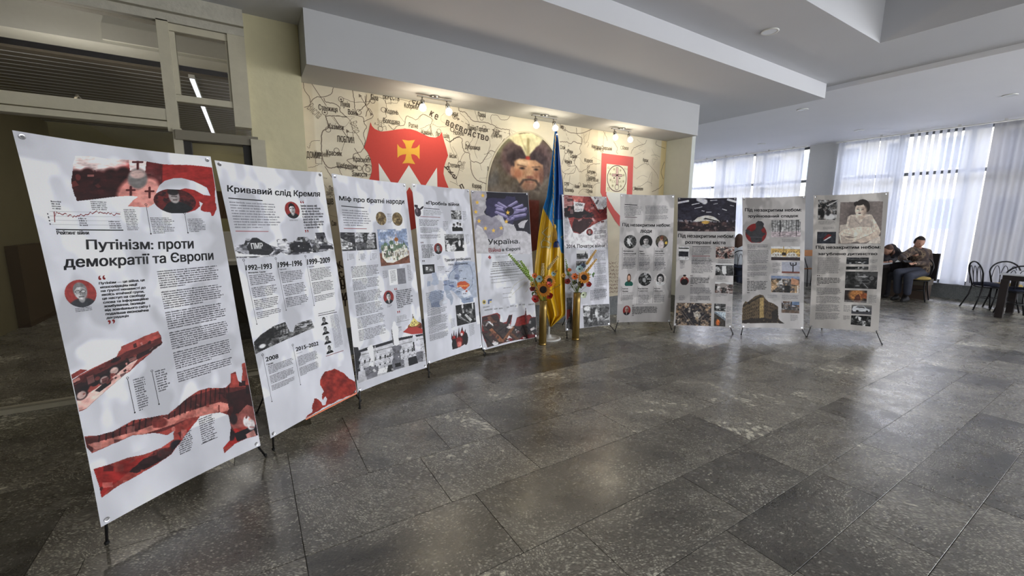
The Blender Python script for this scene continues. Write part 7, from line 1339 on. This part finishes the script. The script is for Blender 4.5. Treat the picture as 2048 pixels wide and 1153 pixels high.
# ------------------------------------------------------------------ seating area: furniture and people
blackm = mat('black_tube', (26, 26, 30), .35); navy = mat('navy_cushion', (44, 50, 72), .7, var=.2, scale=40); yelw = mat('yellow_cushion', (196, 168, 92), .7, var=.12, scale=40)
darkwood = mat('dark_wood', (40, 34, 34), .45, var=.2, scale=10); brownb = mat('brown_box_wood', (92, 78, 68), .6, var=.2, scale=6); tabletop = mat('pale_table_top', (206, 208, 212), .25)
def bistro_chair(name, pos, rz, label, cushion, grp='wire backed cafe chairs', sc=1.0):
    t = empty(name, (pos[0], pos[1], 0), label, 'chair', grp, rz=rz); ca, sa = math.cos(rz), math.sin(rz)
    q = MB()
    def build(mb, nm, m, par=t, smooth=True):      # local coordinates, front = +x
        me = bpy.data.meshes.new(nm); me.from_pydata(mb.v, [], mb.f); me.materials.append(m); me.polygons.foreach_set('use_smooth', [smooth]*len(mb.f)); o = bpy.data.objects.new(nm, me); COL.objects.link(o); o.parent = par; return o
    q.lathe((0, 0, .44), [(.001, 0), (.17, 0), (.195, .012), (.20, .03), (.185, .05), (.10, .062), (.001, .064)], 28); build(q, 'seat', cushion)
    q = MB(); q.tube([(.19*math.cos(a), .19*math.sin(a), .425) for a in np.linspace(0, 2*PI, 25)[:-1]], .010, 8, closed=True); q.tube([(.13*math.cos(a), .13*math.sin(a), .22) for a in np.linspace(0, 2*PI, 25)[:-1]], .007, 6, closed=True); build(q, 'seat_ring', blackm)
    for a in (PI/4, -PI/4):
        c, s_ = math.cos(a), math.sin(a); q = MB(); q.tube([(.17*c, .17*s_, .43), (.18*c, .18*s_, .25), (.25*c, .25*s_, 0.0)], .012, 8); build(q, 'leg', blackm)
    for s_ in (-1, 1):
        q = MB(); q.tube([(-.15, s_*.14, .44), (-.17, s_*.15, .25), (-.25, s_*.19, 0.0)], .012, 8); build(q, 'leg', blackm)
    q = MB(); arch = [(-.15, -.14, .43)]
    for a in np.linspace(-PI/2, PI/2, 13): arch.append((-.20-.05*math.cos(a), .19*math.sin(a), .68+.20*math.cos(a)))
    arch.append((-.15, .14, .43)); q.tube(arch, .013, 8); build(q, 'back_hoop', blackm)
    q = MB()
    for y0 in (-.09, 0, .09): q.tube([(-.18-.05*math.sin(a), y0*1.15-.055*math.cos(a), .46+.34*math.sin(a)) for a in np.linspace(0, PI, 13)], .0055, 6)
    build(q, 'back_wires', blackm)
    return t
def face_to(p, px_, py_): return 0
# bench with high dark back against the curtains
yb0, yb1 = onX(1881, 508, 12.12)[1], onX(1793, 503, 12.12)[1]+.9; zb_ = onX(1881, 508, 12.12)[2]
bn = empty('bench', (12.0, (yb0+yb1)/2, 0), 'dark high backed bench with brown box base behind the seated man', 'bench')
q = MB(); q.box((12.10, yb0, .38), (12.16, yb1, zb_)); q.build('backrest', darkwood, bn)
q = MB(); q.box((11.72, yb0+.03, .30), (12.10, yb1, .42)); q.build('seat', mat('bench_seat', (120, 112, 100), .7), bn)
q = MB(); q.box((11.76, yb0+.05, 0), (12.12, yb1-.03, .30)); q.build('base', brownb, bn)
# man's place
cman = onZ(1829, 600); cman = np.array([cman[0], cman[1], 0]); cman = onZ(1828, 601)
DM = depth(onZ(1828, 601)); 
hd = math.atan2(-.15, -1.0)
bistro_chair('cafe_chair', (cman[0], cman[1]), hd, 'wire backed chair with yellow cushion that the man sits on', yelw)
def table(p, lx, ly, label, h=.75, leg=.05, rz=0.0, top=tabletop):
    t = empty('cafe_table', (p[0], p[1], 0), label, 'table', None, rz=0)
    q = MB(); q.box((p[0]-lx/2, p[1]-ly/2, h-.025), (p[0]+lx/2, p[1]+ly/2, h)); q.build('tabletop', top, t)
    q = MB(); q.box((p[0]-lx/2+.03, p[1]-ly/2+.03, h-.11), (p[0]+lx/2-.03, p[1]+ly/2-.03, h-.025)); q.build('apron', darkwood, t)
    for sx in (-1, 1):
        for sy in (-1, 1):
            x, y = p[0]+sx*(lx/2-leg-.02), p[1]+sy*(ly/2-leg-.02); q = MB(); q.box((x-leg, y-leg, 0), (x+leg, y+leg, h-.10)); q.build('leg', darkwood, t)
    return t
tl = onZ(1757, 606); table((11.05, 3.62), .85, .75, 'dark legged table beside the man, behind the rightmost banner')
tp = onZ(1781, 524, .75)
q = MB(); r8 = random.Random(4); g = np.linspace(-1, 1, 9); U, V = np.meshgrid(g, g)
tq = at(1786, 519.5, depth(tp)-.02)
q.grid(np.stack([tq[0]+.10*U+.01*np.sin(V*5), tq[1]+.10*V, .762+.055*np.maximum(0, 1-U**2-V**2)**.6+.012*np.sin(U*9+V*7)], -1)); q.grid(np.stack([tq[0]+.10*U, tq[1]-.10*V, .754+0*U], -1)); q.build('crumpled_napkin', mat('napkin_white', (214, 214, 212), .8, bump=.4), None, smooth=True, label='crumpled white napkin on the table beside the man', cat='napkin')

def remesh(mb, name, m, parent, vox=.012, smooth_it=2):
    o = mb.build(name, m, parent, smooth=True); md = o.modifiers.new('one_surface', 'REMESH'); md.mode = 'VOXEL'; md.voxel_size = vox; md.use_smooth_shade = True
    s = o.modifiers.new('soft', 'SMOOTH'); s.iterations = smooth_it; s.factor = .5; return o
skin_m = mat('skin', (196, 150, 128), .55, var=.08, scale=12)
def limb(q, pts, rs):
    for (a, b_), (ra, rb) in zip(zip(pts[:-1], pts[1:]), zip(rs[:-1], rs[1:])):
        a, b_ = np.array(a), np.array(b_); n = 5; q.tube([a+(b_-a)*i/n for i in range(n+1)], [ra+(rb-ra)*i/n for i in range(n+1)], 12)
    for p, r_ in zip(pts, rs): q.ball(p, r_, 8)
def hand(q, w, d, up, side, s=1.0, curl=.5):
    """palm from the wrist w along d; five fingers that bend towards -up"""
    w, d, up = map(lambda v: np.array(v, float), (w, d, up)); d /= np.linalg.norm(d); sd = np.cross(d, up); sd /= np.linalg.norm(sd); up = np.cross(sd, d); q.obox(w+d*.045*s, d*.045*s, sd*.038*s, up*.013*s)
    for i, (o, L_) in enumerate(((-.030, .062), (-.010, .074), (.010, .070), (.030, .055))):
        b0 = w+d*.085*s+sd*o*s; p1 = b0+(d*math.cos(curl)-up*math.sin(curl))*L_*.5*s; p2 = p1+(d*math.cos(curl*2.2)-up*math.sin(curl*2.2))*L_*.5*s; q.tube([b0, p1, p2], [.0095*s, .009*s, .0075*s], 7)
    b0 = w+d*.03*s+sd*side*.036*s; p1 = b0+(d*.6+sd*side*.7)*.038*s; q.tube([b0, p1, p1+(d*.9+sd*side*.1-up*.3)*.03*s], [.012*s, .0105*s, .009*s], 7)
def head(c, fwd, up, parent, hairm, s=1.0, long_=False, tilt=0, nm='head'):
    """c centre of the skull; fwd face direction"""
    f = np.array(fwd, float); f /= np.linalg.norm(f); u = np.array(up, float); u -= f*(u@f); u /= np.linalg.norm(u); r_ = np.cross(f, u); c = np.array(c, float)
    V = []; F = []; n, m_ = 26, 20
    for i in range(m_+1):
        th = PI*i/m_
        for j in range(n):
            ph = 2*PI*j/n; x = math.sin(th)*math.cos(ph); y = math.sin(th)*math.sin(ph); z = math.cos(th)   # x forward
            fx, sx, uz = .095*x, .075*y, .118*z
            if z < -.1: sx *= 1-.30*(-z-.1); fx *= 1-.12*(-z)
            if x > .5: fx += .010*math.exp(-((y/.16)**2))*math.exp(-(((z+.18)/.18)**2))*2.0-.006*math.exp(-(((abs(y)-.34)/.14)**2))*math.exp(-(((z-.02)/.1)**2))*1.6+.004*math.exp(-((y/.25)**2))*math.exp(-(((z+.52)/.08)**2))
            V.append(c+s*(f*fx+r_*sx+u*uz))
        if i < m_:
            for j in range(n): F.append((i*n+j, i*n+(j+1) % n, (i+1)*n+(j+1) % n, (i+1)*n+j))
    q = MB(); q.add(V, [tuple(reversed(t)) for t in F])
    for sd in (-1, 1): q.ball(c+s*(r_*sd*.078-f*.005-u*.012), .020*s, 6, r_*sd+f*.4, .5)
    q.tube([c-u*.07*s-f*.015*s, c-u*.15*s-f*.03*s], [.052*s, .055*s], 14)
    h = q.build(nm, skin_m, parent, smooth=True)
    q = MB()
    for sd in (-1, 1): q.ball(c+s*(f*.082+r_*sd*.028+u*.004), .009*s, 6, f, .6)
    q.build('eyes', mat('eye_dark', (40, 34, 32), .3), h, smooth=True)
    q = MB(); q.tube([c+s*(f*.088+r_*.02-u*.062), c+s*(f*.094-u*.060), c+s*(f*.088-r_*.02-u*.062)], [.004*s, .007*s, .004*s], 6); q.build('mouth', mat('lip', (150, 92, 84), .5), h, smooth=True)
    q = MB(); V = []; F = []
    for i in range(13):
        th = (PI*.56 if not long_ else PI*.60)*i/12
        for j in range(n):
            ph = 2*PI*j/n; x = math.sin(th)*math.cos(ph); y = math.sin(th)*math.sin(ph); z = math.cos(th); k_ = 1.09
            if x > .30 and z < .52: k_ = .93
            V.append(c+s*(f*(.095*x*k_-.006)+r_*.078*y*k_+u*(.118*z*k_+.003)))
        if i < 12:
            for j in range(n): F.append((i*n+j, i*n+(j+1) % n, (i+1)*n+(j+1) % n, (i+1)*n+j))
    q.add(V, [tuple(reversed(t)) for t in F])
    if long_:
        r9 = random.Random(2)
        for j in range(26):
            a = PI*.35+PI*1.3*j/25; o = f*math.cos(a)*.085+r_*math.sin(a)*.082; q.tube([c+s*(o+u*.03), c+s*(o*1.08-u*.08), c+s*(o*1.1-u*(.20+r9.uniform(0, .05))-f*.02)], [.018*s, .019*s, .008*s], 6)
    q.build('hair', hairm, h, smooth=True)
    return h
# ---- the man
mC = lambda x, y: (1780+x*.13015, 460+y*.13015)
def J(x, y, dd=0.0): return at(*mC(x, y), DM+dd)
man = empty('person', (cman[0], cman[1], 0), 'seated man in patterned brown sweatshirt and dark jeans looking at a phone', 'person')
pel, wai, che, nek = J(470, 640, .02), J(462, 540, .03), J(455, 400, .02), J(440, 285, -.02)
shL, shR, elL, elR = J(345, 322, -.02), J(570, 345, .06), J(175, 430, -.14), J(610, 520, .02)
wrL, wrR = J(235, 478, -.30), J(385, 515, -.26); hpL, hpR = J(420, 645, -.02), J(525, 645, .06)
knL, knR, anL, anR = J(120, 655, -.14), J(285, 720, -.30), J(110, 960, -.05), J(262, 985, -.24)
q = MB(); limb(q, [pel, wai, che, nek], [.125, .115, .12, .05]); limb(q, [shL, elL, wrL], [.055, .042, .03]); limb(q, [shR, elR, wrR], [.055, .042, .03]); limb(q, [shL, che, shR], [.06, .11, .06]); limb(q, [hpL, knL, anL], [.075, .055, .038]); limb(q, [hpR, knR, anR], [.075, .055, .038]); limb(q, [nek, J(436, 240, -.05)], [.05, .048])
hand(q, wrL, (J(290, 495, -.36)-wrL), UPV-FWD*.3, -1); hand(q, wrR, (J(320, 505, -.34)-wrR), UPV-FWD*.3, 1)
remesh(q, 'body', skin_m, man, .009)
def camo(name, cols, sc=9):
    m = bpy.data.materials.new(name); m.use_nodes = True; nt = m.node_tree; N = nt.nodes; B = N['Principled BSDF']; tc = N.new('ShaderNodeTexCoord'); nz = N.new('ShaderNodeTexNoise'); nz.inputs['Scale'].default_value = sc; nz.inputs['Detail'].default_value = 2
    cr = N.new('ShaderNodeValToRGB'); cr.color_ramp.interpolation = 'CONSTANT'; el = cr.color_ramp.elements; el[0].color = L4(cols[0]); el[1].position = .46; el[1].color = L4(cols[1])
    for i, c in enumerate(cols[2:]): e = el.new(.54+.07*i); e.color = L4(c)
    nt.links.new(tc.outputs['Object'], nz.inputs['Vector']); nt.links.new(nz.outputs['Fac'], cr.inputs[0]); nt.links.new(cr.outputs[0], B.inputs['Base Color']); B.inputs['Roughness'].default_value = .85; return m
q = MB(); limb(q, [J(470, 610, .02), wai, che, J(450, 325, 0)], [.15, .145, .145, .085]); limb(q, [shL, elL, wrL], [.078, .062, .046]); limb(q, [shR, elR, wrR], [.078, .062, .046]); limb(q, [shL, J(450, 350, .02), shR], [.078, .12, .078])
sw = remesh(q, 'sweatshirt', camo('patterned_sweatshirt', ((62, 50, 48), (88, 72, 62), (120, 104, 84), (58, 46, 44))), man, .014, 4)
q = MB(); limb(q, [hpL, knL, anL+(0, 0, .02)], [.105, .078, .062]); limb(q, [hpR, knR, anR+(0, 0, .02)], [.105, .078, .062]); limb(q, [hpL, pel, hpR], [.105, .13, .105]); remesh(q, 'trousers', mat('dark_jeans', (58, 62, 76), .85, var=.2, scale=14), man, .014, 4)
for a_, nm in ((anL, 'shoe'), (anR, 'shoe')):
    gz = np.array([a_[0], a_[1], 0]); d = np.array([-.85, .1, 0]); q = MB(); q.tube([gz+(0, 0, .05)-d*.05, gz+(0, 0, .05)+d*.06, gz+(0, 0, .042)+d*.15, gz+(0, 0, .035)+d*.21], [.045, .048, .042, .030], 12); q.ball(gz+(0, 0, .085), .045, 8); remesh(q, nm, mat('black_shoe', (30, 30, 34), .5), man, .01, 2)
hh = head(J(452, 195, -.06), -FWD*.75-RIGHT*.30-UPV*.42, UPV*.9-FWD*.35, man, mat('dark_brown_hair', (38, 30, 28), .8, var=.3, scale=60), s=1.02)
ph = J(268, 487, -.40); q = MB(); q.obox(ph, RIGHT*.075, (UPV*.6+FWD*.8)*.037, (UPV*.8-FWD*.6)*.005); t = q.build('phone', mat('phone_black', (16, 16, 20), .6, spec=.2), None, label='dark phone held flat in both hands of the seated man', cat='phone')
# ---- person slumped at the table beside the man
cP = lambda x, y: (1740+x*.1995, 430+y*.1995)
DP = DM+.35
def J2(x, y, dd=0.0): return at(*cP(x, y), DP+dd)
pp = empty('person', tuple(onZ(1765, 598)), 'person with long brown hair leaning on the table in a dark jacket', 'person')
bistro_chair('cafe_chair', tuple(J2(215, 560, .25)[:2]), -2.2, 'wire backed chair under the leaning person in the dark jacket', navy)
q = MB(); limb(q, [J2(225, 600, .2), J2(225, 480, .15), J2(220, 400, .1), J2(195, 360, .0)], [.13, .13, .13, .06]); limb(q, [J2(240, 390, .15), J2(262, 460, .0), J2(205, 470, -.15)], [.05, .04, .03]); limb(q, [J2(170, 400, 0), J2(130, 470, -.1), J2(170, 475, -.2)], [.05, .04, .03]); limb(q, [J2(240, 610, .2), J2(170, 620, -.1), J2(165, 800, -.05)], [.075, .055, .04]); limb(q, [J2(210, 610, .2), J2(140, 620, 0), J2(135, 800, .05)], [.075, .055, .04])
hand(q, J2(205, 470, -.15), -RIGHT, UPV, 1); hand(q, J2(170, 475, -.2), -RIGHT, UPV, -1); remesh(q, 'body', skin_m, pp, .010)
q = MB(); limb(q, [J2(225, 590, .2), J2(225, 480, .15), J2(222, 390, .1), J2(215, 330, .08)], [.16, .16, .16, .09]); limb(q, [J2(240, 390, .15), J2(265, 450, .0), J2(215, 468, -.12)], [.08, .065, .05]); limb(q, [J2(170, 400, 0), J2(130, 470, -.1), J2(165, 475, -.18)], [.08, .06, .05]); remesh(q, 'jacket', mat('dark_jacket', (46, 42, 48), .8, var=.2), pp, .016, 4)
q = MB(); limb(q, [J2(240, 610, .2), J2(170, 620, -.1), J2(165, 790, -.05)], [.10, .075, .06]); limb(q, [J2(210, 610, .2), J2(140, 620, 0), J2(135, 790, .05)], [.10, .075, .06]); remesh(q, 'trousers', mat('black_trousers', (34, 34, 40), .85), pp, .016, 3)
for a_ in (J2(165, 800, -.05), J2(135, 800, .05)):
    gz = np.array([a_[0], a_[1], 0]); q = MB(); q.tube([gz+(.03, 0, .045), gz+(-.08, 0, .045), gz+(-.17, 0, .035)], [.045, .045, .03], 12); q.ball(gz+(0, 0, .08), .045, 8); remesh(q, 'shoe', MATS['black_shoe'], pp, .01, 2)
head(J2(180, 355, -.08), -FWD*.5-RIGHT*.5-UPV*.6, UPV*.8-FWD*.4, pp, mat('brown_hair', (84, 58, 46), .7, var=.3, scale=60), s=1.0, long_=True)
# ---- girl seen in the gap between the eighth and ninth banners
cG = lambda x, y: (1330+x*.1561, 440+y*.1561)
gf = onZ(1477, 571); DG = depth(gf)
def J3(x, y, dd=0.0): return at(*cG(x, y), DG+dd)
gg = empty('person', tuple(gf), 'girl with brown hair in a white shirt seen between two banners', 'person')
bistro_chair('cafe_chair', tuple(J3(955, 640, .0)[:2]), math.atan2(FWD[1], FWD[0])-.5, 'wire backed chair under the girl in the white shirt', navy)
q = MB(); limb(q, [J3(950, 590, .05), J3(950, 480, .05), J3(945, 390, .05), J3(945, 320, .03)], [.12, .10, .11, .045]); limb(q, [J3(900, 370, .05), J3(890, 470, .1), J3(940, 520, .3)], [.045, .038, .03]); limb(q, [J3(990, 370, .05), J3(1010, 470, .1), J3(1000, 520, .3)], [.045, .038, .03]); limb(q, [J3(920, 600, .05), J3(940, 610, .45), J3(940, 800, .45)], [.07, .055, .04]); limb(q, [J3(970, 600, .05), J3(990, 610, .45), J3(985, 800, .45)], [.07, .055, .04]); hand(q, J3(940, 520, .3), FWD, UPV, 1); hand(q, J3(1000, 520, .3), FWD, UPV, -1); remesh(q, 'body', skin_m, gg, .010)
q = MB(); limb(q, [J3(950, 560, .05), J3(950, 480, .05), J3(945, 390, .05)], [.135, .125, .13]); limb(q, [J3(900, 370, .05), J3(945, 350, .05), J3(990, 370, .05)], [.07, .09, .07]); limb(q, [J3(900, 370, .05), J3(892, 440, .08)], [.068, .06]); limb(q, [J3(990, 370, .05), J3(1008, 440, .08)], [.068, .06]); remesh(q, 'shirt', mat('white_shirt', (206, 210, 216), .8), gg, .015, 4)
q = MB(); limb(q, [J3(920, 600, .05), J3(940, 610, .45), J3(940, 790, .45)], [.095, .07, .055]); limb(q, [J3(970, 600, .05), J3(990, 610, .45), J3(985, 790, .45)], [.095, .07, .055]); limb(q, [J3(920, 600, .05), J3(950, 590, .05), J3(970, 600, .05)], [.1, .13, .1]); remesh(q, 'trousers', mat('navy_trousers', (36, 42, 60), .85), gg, .016, 3)
head(J3(950, 245, .03), FWD*.5+RIGHT*.8, (0, 0, 1), gg, MATS['brown_hair'], s=.98, long_=True)
table((gf[0]+.45, gf[1]+.80), .7, .7, 'dark legged table in front of the girl in the white shirt')
# ---- slit between the last two banners: orange backed chair
co = onZ(1617, 574); t = empty('wooden_chair', (co[0], co[1], 0), 'orange wooden backed chair seen between the last two banners', 'chair')
Dc = depth(co); a_ = at(1617, 506.5, Dc); ow = mat('orange_plywood', (186, 124, 74), .5, var=.12, scale=8)
q = MB(); q.obox(a_, RIGHT*.17, UPV*.075, FWD*.008); q.build('backrest', ow, t)
q = MB(); q.obox(np.array([co[0], co[1], .45])+FWD*.02, RIGHT*.19, FWD*.19, UPV*.010); q.build('seat', ow, t)
for sx in (-1, 1):
    q = MB(); b0 = at(1617, 506, Dc)+RIGHT*.13*sx+FWD*.01; q.tube([b0, np.array([co[0], co[1], .45])+RIGHT*.16*sx-FWD*.12, np.array([co[0], co[1], 0])+RIGHT*.18*sx-FWD*.20], .011, 8); q.build('leg', blackm, t, smooth=True)
    q = MB(); q.tube([np.array([co[0], co[1], .45])+RIGHT*.16*sx+FWD*.16, np.array([co[0], co[1], 0])+RIGHT*.18*sx+FWD*.20], .011, 8); q.build('leg', blackm, t, smooth=True)
table((co[0]-.12, co[1]+.62), .62, .55, 'white topped table behind the orange backed chair')
# ---- right hand table and its chairs
pt = onZ(2002, 636); 
table((pt[0]+.40, pt[1]-.33), .95, .85, 'dark table with pale top at the right edge of the view', leg=.045)
bistro_chair('cafe_chair', (onZ(2036, 636)[0]+.12, onZ(2036, 636)[1]+.10), math.radians(18), 'wire backed chair with navy cushion tucked under the right hand table', navy)
c2 = onZ(1984, 622); bistro_chair('cafe_chair', (c2[0]+.08, c2[1]+.12), math.radians(-52), 'wire backed chair turned sideways left of the right hand table', navy)
bistro_chair('cafe_chair', (pt[0]+.95, pt[1]+.15), math.radians(200), 'wire backed chair with yellow cushion behind the right hand table', yelw)
